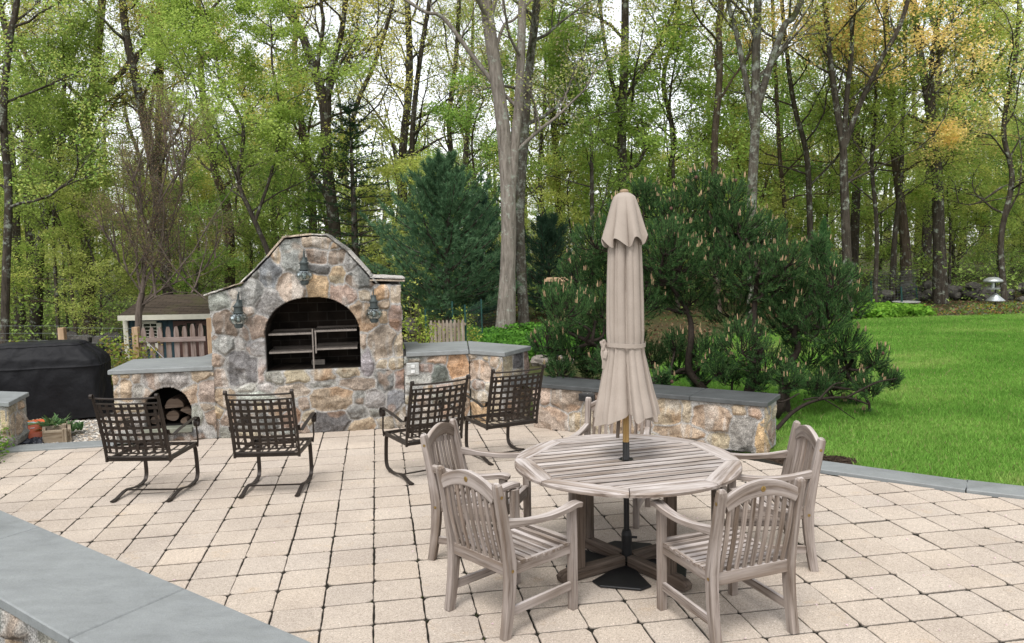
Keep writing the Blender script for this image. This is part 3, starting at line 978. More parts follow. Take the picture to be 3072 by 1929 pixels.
# left wing: the wood store
wing = Face(list(FO - N2 * .02) + [0], U2, N2)
wing.seen(Z2, S2c, [(80, 285, 70, 100, 't'), (145, 235, 55, 35, 't'), (240, 260, 60, 90, 'p'), (140, 350, 140, 170, 't', 25), (460, 265, 340, 110, 'g', -3), (265, 375, 165, 120, 'g', 30), (735, 235, 160, 80, 't'), (655, 375, 105, 150, 'p'), (775, 350, 140, 190, 'p', -10),
    (690, 520, 60, 120, 'g'), (100, 480, 110, 90, 'k'), (110, 590, 150, 110, 'p'), (230, 480, 90, 90, 'k'), (250, 590, 120, 110, 'g'), (110, 690, 170, 80, 'g'), (560, 690, 250, 70, 'd'), (770, 460, 100, 60, 'k'), (330, 690, 200, 70, 'g')])
WC, WW, WS, WH = -1.665, .262, .36, .275


def nook(U, V):
    return ((V > .165) & (V < WS) & (np.abs(U - WC) < WW)) | ((V >= WS) & (((U - WC) / WW) ** 2 + ((V - WS) / WH) ** 2 < 1))


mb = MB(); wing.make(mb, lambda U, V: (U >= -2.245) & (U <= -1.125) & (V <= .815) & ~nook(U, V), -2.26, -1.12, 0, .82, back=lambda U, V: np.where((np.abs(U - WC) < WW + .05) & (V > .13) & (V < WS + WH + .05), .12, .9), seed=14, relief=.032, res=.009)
mb.build('wood_store', m_rubble, fp, smooth=True, world=True)
mb = MB()
pr = [(WC - WW - .005, .165), (WC - WW - .005, WS)] + [(WC - WW * math.cos(t) * 1.01, WS + WH * math.sin(t) * 1.01) for t in np.linspace(.15, math.pi - .15, 14)] + [(WC + WW + .005, WS), (WC + WW + .005, .165)]
n_ = len(pr)
mb.add([fu(a, .07, b) for a, b in pr] + [fu(a, .62, b) for a, b in pr], [(i, i + 1, n_ + i + 1, n_ + i) for i in range(n_ - 1)] + [tuple(range(n_, 2 * n_)), (0, n_, 2 * n_ - 1, n_ - 1)])
mb.build('wood_nook', m_nookdark, fp, world=True)
mb = MB(); mb.prism([fu(*q)[:2] for q in ((-1.96, -.085), (-1.395, -.085), (-1.395, .1), (-1.96, .1))], .105, .163, ch=.006); mb.build('nook_sill', stone_slab('mossy_slab', (.19, .195, .155), .25), fp, world=True)
# bluestone counters
mb = MB(); mb.prism([fu(*q)[:2] for q in ((-2.285, -.05), (-1.135, -.05), (-1.135, .93), (-2.285, .93))], .818, .872, ch=.007); o = mb.build('coping', m_blue, fp, world=True); o['label'] = 'bluestone counter slab over the wood store'
mb = MB(); mb.prism([fu(*q)[:2] for q in ((-1.46, .94), (-1.13, .94), (-1.13, 1.30), (-1.40, 1.30))], .80, .868, ch=.007); mb.build('coping', m_blue, fp, world=True)
mb = MB(); mb.prism([fu(*q)[:2] for q in ((-2.23, .66), (-1.15, .66), (-1.15, .9), (-2.23, .9))], 0, .815); mb.build('wood_store_back', m_rubble, fp, world=True)
# right wing, first leg in line with the fireplace, second leg turned to the patio
c1 = Face(list(FO) + [0], U2, N2)
c1.seen(Z3, S3c, [(335, 395, 230, 60, 'g'), (640, 405, 300, 95, 't'), (925, 490, 270, 290, 'o'), (470, 515, 205, 145, 'b'), (285, 520, 150, 150, 'w'), (675, 610, 220, 250, 'd'), (360, 680, 280, 165, 'w'), (1035, 755, 280, 190, 't'), (300, 830, 200, 110, 'g'), (500, 830, 160, 120, 'k'),
    (690, 810, 200, 110, 'p'), (260, 960, 180, 120, 'k'), (450, 980, 180, 150, 'p'), (650, 960, 180, 140, 'g'), (830, 900, 130, 160, 'b'), (290, 1110, 200, 140, 'g'), (520, 1150, 220, 150, 'k'), (760, 1120, 220, 150, 'p'), (1035, 1000, 110, 290, 'k'), (900, 1130, 140, 160, 'b'), (900, 1320, 200, 120, 'k'), (500, 1320, 250, 120, 'g')])
mb = MB(); c1.make(mb, box_in(1.10, 1.90, 0, .875), 1.10, 1.90, 0, .875, back=.85, seed=23, relief=.032, res=.009)
mb.build('side_counter', m_rubble, fp, smooth=True, world=True)
A2, B2, C2, D2_ = fu(1.905, .02), fu(2.255, -.385), fu(2.665, .10), fu(1.97, .90)
e2 = nrm((B2 - A2)[:2]); n2 = np.array([-e2[1], e2[0]])
c2 = Face(list(A2[:2]) + [0], e2, n2)
c2.seen(Z3, S3c, [(1165, 350, 200, 70, 'k'), (1265, 535, 380, 290, 'p'), (1345, 360, 80, 40, 't'), (1462, 435, 105, 175, 'p'), (1255, 765, 150, 155, 'b'), (1400, 790, 100, 150, 'p'), (1240, 930, 290, 170, 'p'), (1240, 1150, 290, 320, 'o'), (1480, 950, 150, 170, 'k'), (1490, 1130, 140, 160, 't'), (1500, 1300, 150, 130, 'k'), (1230, 1380, 250, 90, 'k'), (1545, 560, 60, 200, 't')])
L2 = np.linalg.norm((B2 - A2)[:2])
mb = MB(); c2.make(mb, box_in(0, L2, 0, .875), 0, L2, 0, .875, back=.02, seed=31, relief=.032, res=.009)
e3 = nrm((C2 - B2)[:2]); n3_ = np.array([-e3[1], e3[0]]); L3 = np.linalg.norm((C2 - B2)[:2])
c3 = Face(list(B2[:2]) + [0], e3, n3_)
c3.seen(Z3, S3c, [(1660, 490, 150, 260, 'y'), (1820, 420, 160, 200, 'd'), (1955, 430, 90, 260, 'b'), (1820, 560, 90, 60, 'k')])
c3.make(mb, box_in(0, L3, 0, .875), 0, L3, 0, .875, back=.02, seed=33, relief=.03)
mb.prism([A2[:2] + n2 * .3, B2[:2] + n2 * .02 - e2 * .02, C2[:2] - e3 * .02 + n3_ * .02, D2_[:2]], 0, .87, MORTAR)
mb.build('counter_end', m_rubble, fp, smooth=True, world=True)
mb = MB(); mb.prism([fu(*q)[:2] for q in ((1.125, -.06), (1.895, -.035), (1.985, .93), (1.34, .89), (1.14, .89))], .882, .938, ch=.007); mb.build('coping', m_blue, fp, world=True)
mb = MB(); mb.prism([fu(*q)[:2] for q in ((1.14, .90), (1.33, .90), (1.33, 1.15), (1.14, 1.15))], .87, .93, ch=.006); mb.build('coping', m_blue, fp, world=True)
mb = MB(); mb.prism([fu(*q)[:2] for q in ((1.907, -.035), (2.285, -.43), (2.71, .095), (1.997, .93))], .882, .938, ch=.007); mb.build('coping', m_blue, fp, world=True)
# twin outlet box on the right wing
ot = Face(list(FO - N2 * .045) + [0], U2, N2)
a = ot.px(Z3[0] + 285 / S3c, Z3[1] + 520 / S3c)
mb = MB(); mb.box(fu(a[0], -.038, a[1]), (.155, .03, .150), .168, ch=.006)
ob = mb.build('outlet_box', simple('grey_metal_box', (.42, .42, .40), .5, .4, .3, .15), fp, world=True)
mb = MB()
for dz in (-.032, .032):
    mb.box(fu(a[0], -.058, a[1] + dz), (.05, .012, .042), .168, ch=.004)
    for s_ in (-1, 1): mb.box(fu(a[0] + s_ * .048, -.0545, a[1] + dz), (.014, .004, .008), .168, (.25, .12, .05))
mb.build('outlet_cover', simple('white_plastic', (.6, .6, .58), .4, .4), ob)
bpy.data.objects[ob.name].children[0].location = [-c for c in fp.location]

# ------------------------------------------------------------------ the low seat wall on the right
LA, LB = np.array([.22, 9.47]), np.array([2.60, 7.98])
le = nrm(LB - LA); ln = np.array([-le[1], le[0]]); LL = np.linalg.norm(LB - LA)
lw = thing('low_garden_wall', 'low rubble stone seat wall with dark bluestone coping in front of the pine', 'wall', ((LA + LB)[0] / 2, (LA + LB)[1] / 2, 0))
F0 = LA + ln * .035
f4 = Face(list(F0) + [0], le, ln)
f4.seen((1580, 1090), 2.937, [(55, 310, 90, 190, 'p'), (155, 300, 85, 145, 'p'), (345, 330, 250, 190, 'b'), (195, 510, 320, 260, 'p', 8), (430, 520, 130, 230, 't'), (1235, 450, 240, 215, 't'), (1400, 440, 72, 165, 'y'), (1625, 490, 325, 215, 't', 5), (1370, 600, 395, 130, 't', 6), (1670, 660, 185, 130, 't'),
    (1870, 430, 125, 65, 't'), (1990, 440, 95, 62, 'k'), (1900, 640, 205, 330, 'g'), (600, 520, 220, 230, 'k'), (830, 520, 200, 200, 't'), (1020, 480, 180, 200, 'k'), (2080, 690, 95, 240, 'o'), (1480, 740, 260, 130, 'k'), (1130, 700, 200, 130, 'k')])
mb = MB(); f4.make(mb, box_in(0, LL - .04, 0, .50), 0, LL - .04, 0, .50, back=.47, seed=41, res=.010, relief=.032, tones='tkkbb')
ge = nrm(ln + le * 0.0); gA = LA + le * (LL - .035) + ln * .035
f5 = Face(list(gA) + [0], ge, np.array([-ge[1], ge[0]]))
f5.seen((1580, 1090), 2.937, [(2105, 480, 100, 150, 't'), (2180, 440, 50, 110, 'k'), (2150, 620, 60, 200, 'b'), (2100, 720, 100, 200, 'o')])
f5.make(mb, box_in(0, .47, 0, .50), 0, .47, 0, .50, back=.05, seed=43, relief=.03, tones='tkgo')
mb.build('stone_face', m_rubble_low, lw, smooth=True, world=True)
mb = MB(); mb.prism([LA + ln * .46, LB + ln * .46 - le * .05, LB + ln * .5 - le * .05, LA + ln * .5], 0, .5, MORTAR); mb.build('rear_face', m_rubble, lw, world=True)
cut = [-.3, .95, 1.98, LL]
for a, b in zip(cut[:-1], cut[1:]):
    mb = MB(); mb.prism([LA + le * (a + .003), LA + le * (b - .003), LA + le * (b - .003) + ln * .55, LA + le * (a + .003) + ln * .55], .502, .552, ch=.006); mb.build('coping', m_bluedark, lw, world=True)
# louvred light let into the wall under the coping
va = f4.px(1580 + 545 / 2.937, 1090 + 285 / 2.937)
mb = MB(); cc = F0 + le * va[0] - ln * .045
mb.box((cc[0], cc[1], .435), (.20, .04, .085), math.atan2(le[1], le[0]), ch=.004)
for k in range(4): mb.box((cc[0] - ln[0] * .024, cc[1] - ln[1] * .024, .408 + k * .018), (.17, .012, .010), math.atan2(le[1], le[0]))
mb.build('louvre_light', simple('dark_bronze', (.05, .05, .05), .4, .4, .5), lw, world=True)

# ------------------------------------------------------------------ the near wall under the camera
NQ = [gr(0, 1198 * PX, .55)[:2], gr(740 * PX, 1512 * PX, .55)[:2]]
NA, NB = NQ[0] - nrm(NQ[1] - NQ[0]) * 3.6, NQ[1] + nrm(NQ[1] - NQ[0]) * .9
ne = nrm(NB - NA); nn_ = np.array([-ne[1], ne[0]]); NL = np.linalg.norm(NB - NA)
nw = thing('near_wall', 'wide pale bluestone coping of the near terrace wall in the bottom corner', 'wall', ((NA + NB)[0] / 2, (NA + NB)[1] / 2, 0))
zc = .55
j1 = gr(443 * PX, 1380 * PX, zc)[:2]; j0 = gr(90 * PX, 1240 * PX, zc)[:2]
t1, t0 = (j1 - NA) @ ne, (j0 - NA) @ ne
cuts = [0, t0 - (t1 - t0), t0, t1, t1 + (t1 - t0) * .95, NL]
for a, b in zip(cuts[:-1], cuts[1:]):
    sk = .05
    q_ = [NA + ne * (a + .004) - nn_ * .57 + ne * sk, NA + ne * (b - .004) - nn_ * .57 + ne * sk, NA + ne * (b - .004), NA + ne * (a + .004)]
    mb = MB(); mb.prism(q_, zc - .055, zc, ch=.006); mb.build('coping', m_blue, nw, world=True)
f6 = Face(list(NA - nn_ * .53) + [-.9], ne, nn_)
f6.scatter(box_in(0, NL, 0, 1.39), 0, NL, 0, 1.39, 6, 'ttkgbp')
mb = MB(); f6.make(mb, box_in(0, NL, 0, 1.39), 0, NL, 0, 1.39, res=.02, back=.48, seed=51)
mb.build('stone_face', m_rubble, nw, smooth=True, world=True)
mb = MB(); mb.prism([NA - nn_ * .06, NB - nn_ * .06, NB - nn_ * .04, NA - nn_ * .04], -.1, .49, MORTAR); mb.build('rear_face', m_rubble, nw, world=True)
mb = MB(); mb.prism([NA - nn_ * .5, (-9, 7.2), (-9, -2), (2, -2), NB - nn_ * .5], -.95, -.88); tag(mb.build('lower_ground', m_mulch), 'bare earth at the foot of the near wall', 'ground', kind='structure')

# ------------------------------------------------------------------ short wall at the left edge and the step beside it
la = np.array([-5.77, 8.90]); lr = nrm(np.array([-.18, .68])); lf = nrm(np.array([-1, .28]))
sw = thing('end_wall', 'stub of golden rubble stone wall at the left edge beside the step', 'wall', (la[0], la[1], 0))
f7 = Face(list(la) + [0], lr, np.array([-lr[1], lr[0]]))
f7.seen((0, 1000), 3.978, [(145, 905, 130, 150, 'k', 20), (230, 850, 60, 90, 't'), (215, 1080, 75, 220, 't'), (110, 1100, 140, 260, 'y'), (250, 1000, 60, 150, 'p'), (245, 1235, 110, 90, 'g'), (140, 1290, 110, 110, 'g')])
mb = MB(); f7.make(mb, box_in(0, .62, 0, .495), 0, .62, 0, .495, back=.03, seed=61, tones='ttyk')
f8 = Face(list(la + lf * 1.4) + [0], -lf, np.array([-(-lf)[1], (-lf)[0]]))
f8.scatter(box_in(0, 1.4, 0, .495), 0, 1.4, 0, .495, 7, 'ttyk')
f8.make(mb, box_in(0, 1.4, 0, .495), 0, 1.4, 0, .495, back=.03, seed=63, tones='ttyk')
mb.prism([la + lf * 1.4 + lr * .03, la + lf * .03 + lr * .03, la + lf * .03 + lr * .6, la + lf * 1.4 + lr * .6], 0, .49, MORTAR)
mb.build('stone_face', m_rubble, sw, smooth=True, world=True)
pb = la + lr * .66
mb = MB(); mb.prism([la + lf * 1.5 - lr * .04, la - lf * .04 - lr * .04, pb - lf * .04, pb + lf * 1.5], .50, .553, ch=.006); mb.build('coping', m_blue, sw, world=True)
mb = MB(); mb.prism([fu(-3.44, STEP_N)[:2], fu(-2.25, STEP_N)[:2], fu(-2.25, STEP_N + .29)[:2], fu(-3.44, STEP_N + .29)[:2]], -.10, .022, ch=.006)
tag(mb.build('bluestone_sill', m_blue), 'long bluestone sill step between the patio and the gravel', 'step')

# ================================================================== furniture
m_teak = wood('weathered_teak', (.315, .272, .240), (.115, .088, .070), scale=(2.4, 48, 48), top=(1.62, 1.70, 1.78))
m_teakdark = wood('dark_teak', (.155, .12, .095), (.045, .034, .027))  # darker teak tone for the table's supports and the umbrella's strut tip
m_bronze = simple('bronze_iron', (.030, .022, .017), .48, .45, .35, .3, 14, .05)
m_brass = simple('old_brass', (.30, .20, .07), .45, .5, .8, .3, 60)
m_black = simple('black_iron', (.012, .012, .013), .5, .4, .2, .3, 25)
m_cloth = None


# ---- woven iron spring chairs
def spring_chair():
    c = thing('spring_chair', 'x', 'garden chair')
    W, D, Z = .57, .58, .385                 # x to the sitter's right, y to the front, runners on the ground
    hw = W / 2
    back = lambda t: np.array([0, -.16 * t ** 1.25, Z + .60 * t])
    # posts with rolled tops
    mb = MB()
    for s in (-1, 1):
        pts = [np.array([s * hw, 0, Z - .02])] + [back(t) + [s * hw, 0, 0] for t in np.linspace(0.05, 1, 8)]
        mb.sweep(pts, .020, .020, (0, 1, 0), .12)
        top = pts[-1]
        roll = [top + np.array([0, -.017 + .017 * math.cos(a), .017 * math.sin(a)]) for a in np.linspace(0, 5.0, 14)]
        mb.sweep(roll, .026, .007, np.array([[0, -math.cos(a), -math.sin(a)] for a in np.linspace(0, 5.0, 14)]), .1)
    rail = lambda t, sag=.045: [back(t) + [x * hw, -sag * (1 - x * x), 0] for x in np.linspace(-1, 1, 11)]
    mb.tube(rail(.965, .05), .0085, 8)
    mb.sweep(rail(.885), .007, .014, (0, 0, 1), .1)
    mb.sweep(rail(.115), .007, .014, (0, 0, 1), .1)
    mb.tube(rail(.055), .0075, 8)
    mb.build('back_frame', m_bronze, c)
    # the woven straps
    mb = MB()
    xs = np.linspace(-.86, .86, 8); ts = np.linspace(.20, .815, 7)
    for i, x in enumerate(xs):
        pts = []; ups = []
        for k, t in enumerate(np.linspace(.115, .885, 29)):
            ph = math.sin((t - .20) / (.815 - .20) * 6 * math.pi + math.pi / 2) * (1 if i % 2 else -1)
            p = back(t) + [x * hw * .965, -.045 * (1 - x * x) + .0035 * ph, 0]
            pts.append(p)
        mb.sweep(pts, .026, .0025, (0, 1, .2), 0)
    for j, t in enumerate(ts):
        pts = []
        for x in np.linspace(-.97, .97, 33):
            ph = math.sin((x + .86) / 1.72 * 7 * math.pi + math.pi / 2) * (-1 if j % 2 else 1)
            pts.append(back(t) + [x * hw * .965, -.045 * (1 - x * x) + .0035 * ph, 0])
        mb.sweep(pts, .0025, .026, (0, -.2, 1), 0)
    for s in (-1, 1):
        mb.sweep([back(t) + [s * hw * .935, -.045 * (1 - .935 ** 2), 0] for t in np.linspace(.115, .885, 12)], .010, .006, (0, 1, 0), 0)
    mb.build('woven_back', m_bronze, c)
    # seat frame and its straps
    mb = MB()
    for s in (-1, 1): mb.sweep([(s * (hw - .012), 0, Z), (s * (hw - .012), D, Z)], .022, .032, (0, 0, 1), .1)
    for y in (.008, D - .008): mb.sweep([(-hw, y, Z), (hw, y, Z)], .022, .030, (0, 0, 1), .1)
    for x in np.linspace(-.72, .72, 6): mb.sweep([(x * hw, y, Z + .004 - .018 * math.sin(math.pi * y / D)) for y in np.linspace(0.01, D - .01, 8)], .022, .003, (0, 0, 1), 0)
    for y in (.18, .40): mb.sweep([(x * hw, y, Z - .010 - .006 * (1 - x * x)) for x in np.linspace(-.97, .97, 7)], .022, .003, (0, 0, 1), 0)
    mb.build('seat', m_bronze, c)
    # arms end in a scroll above a rod
    for s in (-1, 1):
        mb = MB()
        x = s * (hw + .012)
        pb = back(.40)
        pts = [(x, pb[1] + .005, pb[2] + .035), (x, pb[1] + .025, pb[2] - .005), (x + s * .006, pb[1] + .09, pb[2] - .030), (x + s * .012, .15, Z + .235), (x + s * .02, .34, Z + .262), (x + s * .022, .47, Z + .275)]
        pts = [tuple(q) for q in curve(pts, 6)]
        cx, cz, r0 = .485, Z + .225, .05
        for a in np.linspace(R(88), R(-330), 26):
            k = (R(88) - a) / R(418); r_ = r0 * (1 - .52 * k)
            pts.append((x + s * .022, cx + r_ * math.cos(a), cz + .0 + r_ * math.sin(a)))
        pp = np.array(pts); T = np.gradient(pp, axis=0); up = np.cross(np.array([1.0, 0, 0]), T)
        mb.sweep(pp, .034, .005, up, .1)
        mb.sweep([(x + s * .010, .505, Z + .18), (x + s * .004, .535, Z + .05), (s * (hw + .003), .55, Z - .025)], .013, .013, (0, 1, 0), .1)
        mb.build('armrest', m_bronze, c)
    # C-shaped spring legs: down from the seat front, then back along the ground
    for s in (-1, 1):
        mb = MB(); x = s * (hw - .035)
        pts = [(x, .50, Z - .012), (x, .545, Z - .014), (x, .572, Z - .04), (x, .588, Z - .10), (x, .602, .14), (x, .598, .075), (x, .57, .035), (x, .52, .022)]
        pts = [tuple(q) for q in curve(pts, 4)]
        pts += [(x, .47, .016), (x, .40, .018), (x, .33, .030), (x, .26, .043), (x, .19, .043), (x, .12, .030), (x, .06, .016), (x, -.03, .013)]
        pp = np.array(pts); T = np.gradient(pp, axis=0); up = np.cross(T, np.array([1.0, 0, 0]))
        mb.sweep(pp, .036, .011, up, .12)
        for y in (.50, .015): mb.box((x, y, .009 if y < .1 else .017), (.042, .03, .018), 0, ch=.003)
        mb.build('leg', m_bronze, c)
    mb = MB()
    mb.sweep([((hw - .035) * q, .215, .047) for q in np.linspace(-1, 1, 5)], .016, .012, (0, 0, 1), .15)
    mb.build('stretcher', m_bronze, c)
    return c


SG = 'woven iron spring chairs facing the fireplace'
sc0 = spring_chair()
spots = [((-3.32, 6.85), R(-2), 'iron spring chair farthest left, in front of the wood store arch'),
         ((-2.205, 6.915), R(2), 'iron spring chair squarely in front of the big arched opening'),
         ((-.755, 7.335), R(31), 'turned iron spring chair just behind the left teak armchair'),
         ((-.02, 7.935), R(27), 'iron spring chair closest to the low wall with dark coping')]
for k, (p, rz, lab) in enumerate(spots):
    c = sc0 if k == 0 else copy_tree(sc0)
    c.location = (p[0], p[1], .001); c.rotation_euler = (0, 0, rz)
    tag(c, lab, 'garden chair', SG)


# ---- teak armchairs
def teak_chair(medal=True):
    c = thing('teak_armchair', 'x', 'armchair')
    hw, D = .28, .50                       # outer half width, rear to front leg
    Zs = .415
    rear = lambda z: -.085 * max(0, (z - Zs) / .48) ** 1.15 - .045 * max(0, (.36 - z) / .36) ** 1.6
    for s in (-1, 1):
        mb = MB()
        zs = np.concatenate([np.linspace(0, .84, 13), [.865, .885, .897]])
        pts = [(s * (hw - .024), rear(z), z) for z in zs]
        wv = np.full(len(zs), .046); hv = np.array([.052, .055, .058, .06, .064, .068, .070, .066, .06, .056, .052, .05, .048, .046, .038, .02]); wv[-1] = .03
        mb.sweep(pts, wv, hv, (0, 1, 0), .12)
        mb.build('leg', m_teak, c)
        mb = MB()
        mb.sweep([(s * (hw - .024), D, z) for z in (0, .2, .4, .625)], .046, [.044, .048, .05, .05], (0, 1, 0), .12)
        mb.build('leg', m_teak, c)
        mb = MB()
        arm = curve([(s * (hw - .022), rear(.66) + .02, .655), (s * (hw - .008), .12, .640), (s * (hw + .004), .27, .632), (s * (hw + .006), .40, .640), (s * hw, .50, .652), (s * hw, .555, .642)], 5)
        n_ = len(arm)
        mb.sweep(arm, np.interp(np.linspace(0, 1, n_), [0, .3, .75, .93, 1], [.040, .050, .064, .064, .04]), np.interp(np.linspace(0, 1, n_), [0, .2, .8, .95, 1], [.055, .034, .032, .034, .024]), (0, 0, 1), .2)
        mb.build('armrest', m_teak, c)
        mb = MB(); mb.sweep([(s * (hw - .024), rear(.14) + .03, .145), (s * (hw - .024), D - .02, .15)], .022, .050, (0, 0, 1), .1); mb.build('stretcher', m_teak, c)
        for z, y in ((.82, rear(.82)), (Zs - .03, rear(Zs - .03))):
            mb = MB()
            mb.add([(s * (hw + .0015), y + .010 * math.cos(a), z + .010 * math.sin(a)) for a in np.linspace(0, 2 * math.pi, 8, endpoint=False)], [tuple(range(8))])
            mb.build('screw_cap', m_brass, c)
    # seat: rails and slats
    mb = MB()
    for s in (-1, 1): mb.sweep([(s * (hw - .028), .02, Zs - .03), (s * (hw - .028), D - .01, Zs - .03)], .024, .066, (0, 0, 1), .1)
    mb.sweep([(-hw + .04, -.002, Zs - .035), (hw - .04, -.002, Zs - .035)], .028, .070, (0, 0, 1), .1)
    mb.sweep([(-hw + .04, D, Zs - .03), (hw - .04, D, Zs - .03)], .026, .066, (0, 0, 1), .1)
    mb.build('seat_rail', m_teak, c)
    mb = MB()
    for k in range(9):
        y = .035 + k * (D - .035) / 8
        z = Zs + .012 - .022 * math.sin(math.pi * min(1, (k + .3) / 8.6))
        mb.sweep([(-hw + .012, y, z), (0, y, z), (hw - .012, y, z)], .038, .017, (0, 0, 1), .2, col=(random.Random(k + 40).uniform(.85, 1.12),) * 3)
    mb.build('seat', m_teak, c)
    # back: nine bent slats between a rail and an arched crest
    mb = MB()
    for k in range(9):
        x = -hw + .075 + k * (2 * hw - .15) / 8
        zt = .80 + .062 * (1 - (x / (hw - .05)) ** 2)
        zz = np.linspace(Zs - .005, zt, 9)
        pts = [(x, rear(z) - .004 - .018 * math.sin(math.pi * (z - Zs) / (zt - Zs + .05)) * (1 if True else 0), z) for z in zz]
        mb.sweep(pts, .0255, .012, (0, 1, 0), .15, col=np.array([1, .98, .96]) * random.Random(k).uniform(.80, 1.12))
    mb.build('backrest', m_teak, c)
    mb = MB()
    xs = np.linspace(-hw + .045, hw - .045, 15)
    pts = [(x, rear(.83) - .006, .806 + .068 * (1 - (x / (hw - .045)) ** 2)) for x in xs]
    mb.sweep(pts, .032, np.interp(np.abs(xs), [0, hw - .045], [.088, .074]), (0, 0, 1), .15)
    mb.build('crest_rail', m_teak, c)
    if medal:
        mb = MB()
        yb = rear(.83) - .024
        mb.add([(.016 * math.cos(a), yb, .872 + .016 * math.sin(a)) for a in np.linspace(0, 2 * math.pi, 18, endpoint=False)] + [(.012 * math.cos(a), yb - .002, .872 + .012 * math.sin(a)) for a in np.linspace(0, 2 * math.pi, 18, endpoint=False)],
               [(i, (i + 1) % 18, 18 + (i + 1) % 18, 18 + i) for i in range(18)] + [tuple(range(18, 36))])
        # a little sun rosette stamped in it
        for k in range(8):
            a = k * math.pi / 4
            mb.add([(.004 * math.cos(a - .3), yb - .0035, .872 + .004 * math.sin(a - .3)), (.010 * math.cos(a), yb - .0035, .872 + .010 * math.sin(a)), (.004 * math.cos(a + .3), yb - .0035, .872 + .004 * math.sin(a + .3))], [(0, 1, 2)])
        mb.build('medallion', m_brass, c)
    return c


TG = 'weathered teak armchairs around the round table'
tc0 = teak_chair()
TC = np.array([.752, 5.235])


def chair_at(c, l, r, front, lab):
    """l, r: the rear feet as the camera sees them from behind; the chair faces front"""
    l, r = np.array(l), np.array(r)
    m = (l + r) / 2; w = nrm(r - l)
    rz = math.atan2(w[1], w[0])
    c.location = (m[0], m[1], .001); c.rotation_euler = (0, 0, rz)
    tag(c, lab, 'armchair', TG)


tc = [((-.385, 4.655), (-.035, 4.262), 'teak armchair at the table nearest the camera on its left, back to the camera'),
      ((1.025, 4.095), (1.545, 4.297), 'teak armchair at the table on the near right, seen from behind, medallion on its crest'),
      ((-.55, 5.90), (-.56, 5.36), 'teak armchair side on behind the near left armchair, beside the spring chairs'),
      ((1.93, 5.07), (1.955, 5.62), 'teak armchair at the right end of the table, nearest the lawn'),
      ((1.11, 6.42), (.60, 6.60), 'teak armchair behind the table, only its slatted back showing under the umbrella')]
for k, (l, r, lab) in enumerate(tc):
    c = tc0 if k == 0 else copy_tree(tc0)
    chair_at(c, l, r, TC, lab)
# the left chair stands turned, its back towards the camera's left
mw = np.array([.187, .54]); mw = mw / np.linalg.norm(mw)
ch = bpy.data.objects['teak_armchair.002']
ch.location = (-.47, 5.64, .001); ch.rotation_euler = (0, 0, math.atan2(-mw[1], -mw[0]))

# ---- round teak table
tb = thing('round_table', 'round weathered grey teak table with slatted top and umbrella hole', 'table', (TC[0], TC[1], 0))
ZT = .74
pd = np.array([at(0, 0, 1)])  # unused spot keeps numbering plain
a_ = gr(1200 + 785 / 1.7837, 1200 + 385 / 1.7837, ZT)[:2]; b_ = gr(1200 + 1730 / 1.7837, 1200 + 290 / 1.7837, ZT)[:2]
pdir = nrm(b_ - a_); pn = np.array([-pdir[1], pdir[0]])
ang0 = math.atan2(pdir[1], pdir[0]) + R(22.5)
RT, RI = .755, .655
mb = MB()
for k in range(8):                       # border: eight curved boards
    a0, a1 = ang0 + k * math.pi / 4 + .004, ang0 + (k + 1) * math.pi / 4 - .004
    n_ = 9; v = []; f = []
    io, jo = np.array([math.cos(a0), math.sin(a0)]) * RI * .995, np.array([math.cos(a1), math.sin(a1)]) * RI * .995
    for i in range(n_):
        t = i / (n_ - 1); a = a0 + (a1 - a0) * t
        pi_ = io + (jo - io) * t; po = np.array([math.cos(a), math.sin(a)])
        v += [(*pi_, ZT - .026), (*pi_, ZT), (*(po * (RT - .008)), ZT), (*(po * RT), ZT - .008), (*(po * RT), ZT - .026)]
    for i in range(n_ - 1):
        for j in range(5): f.append((i * 5 + j, i * 5 + (j + 1) % 5, i * 5 + 5 + (j + 1) % 5, i * 5 + 5 + j))
    f += [(0, 1, 2, 3, 4), tuple(range((n_ - 1) * 5 + 4, (n_ - 1) * 5 - 1, -1))]
    v = np.array(v); gd = nrm(jo - io); g = k * 3.3
    gc = np.column_stack([v[:, :2] @ gd + g, v[:, :2] @ np.array([-gd[1], gd[0]]) + g * 2, v[:, 2]])
    mb.add(v, f, None, gc)
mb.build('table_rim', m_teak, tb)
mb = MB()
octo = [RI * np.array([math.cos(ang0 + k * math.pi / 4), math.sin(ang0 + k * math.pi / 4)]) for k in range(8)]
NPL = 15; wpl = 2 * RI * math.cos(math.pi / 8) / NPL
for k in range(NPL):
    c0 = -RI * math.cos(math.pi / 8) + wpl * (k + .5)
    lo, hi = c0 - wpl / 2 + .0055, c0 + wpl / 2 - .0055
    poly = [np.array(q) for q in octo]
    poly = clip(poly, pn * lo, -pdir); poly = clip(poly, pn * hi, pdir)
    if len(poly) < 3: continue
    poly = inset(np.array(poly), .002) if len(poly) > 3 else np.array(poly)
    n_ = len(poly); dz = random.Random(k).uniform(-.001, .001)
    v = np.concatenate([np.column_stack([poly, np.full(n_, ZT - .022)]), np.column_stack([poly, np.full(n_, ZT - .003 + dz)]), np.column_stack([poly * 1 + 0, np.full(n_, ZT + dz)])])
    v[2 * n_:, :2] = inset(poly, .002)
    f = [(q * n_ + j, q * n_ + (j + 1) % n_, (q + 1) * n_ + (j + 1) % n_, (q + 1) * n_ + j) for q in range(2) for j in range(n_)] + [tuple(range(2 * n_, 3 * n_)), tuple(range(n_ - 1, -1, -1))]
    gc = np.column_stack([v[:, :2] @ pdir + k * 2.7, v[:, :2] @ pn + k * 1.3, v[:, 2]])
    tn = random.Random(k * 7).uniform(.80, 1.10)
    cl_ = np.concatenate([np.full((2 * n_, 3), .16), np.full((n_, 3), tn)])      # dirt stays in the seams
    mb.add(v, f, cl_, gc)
mb.build('table_top', m_teak, tb)
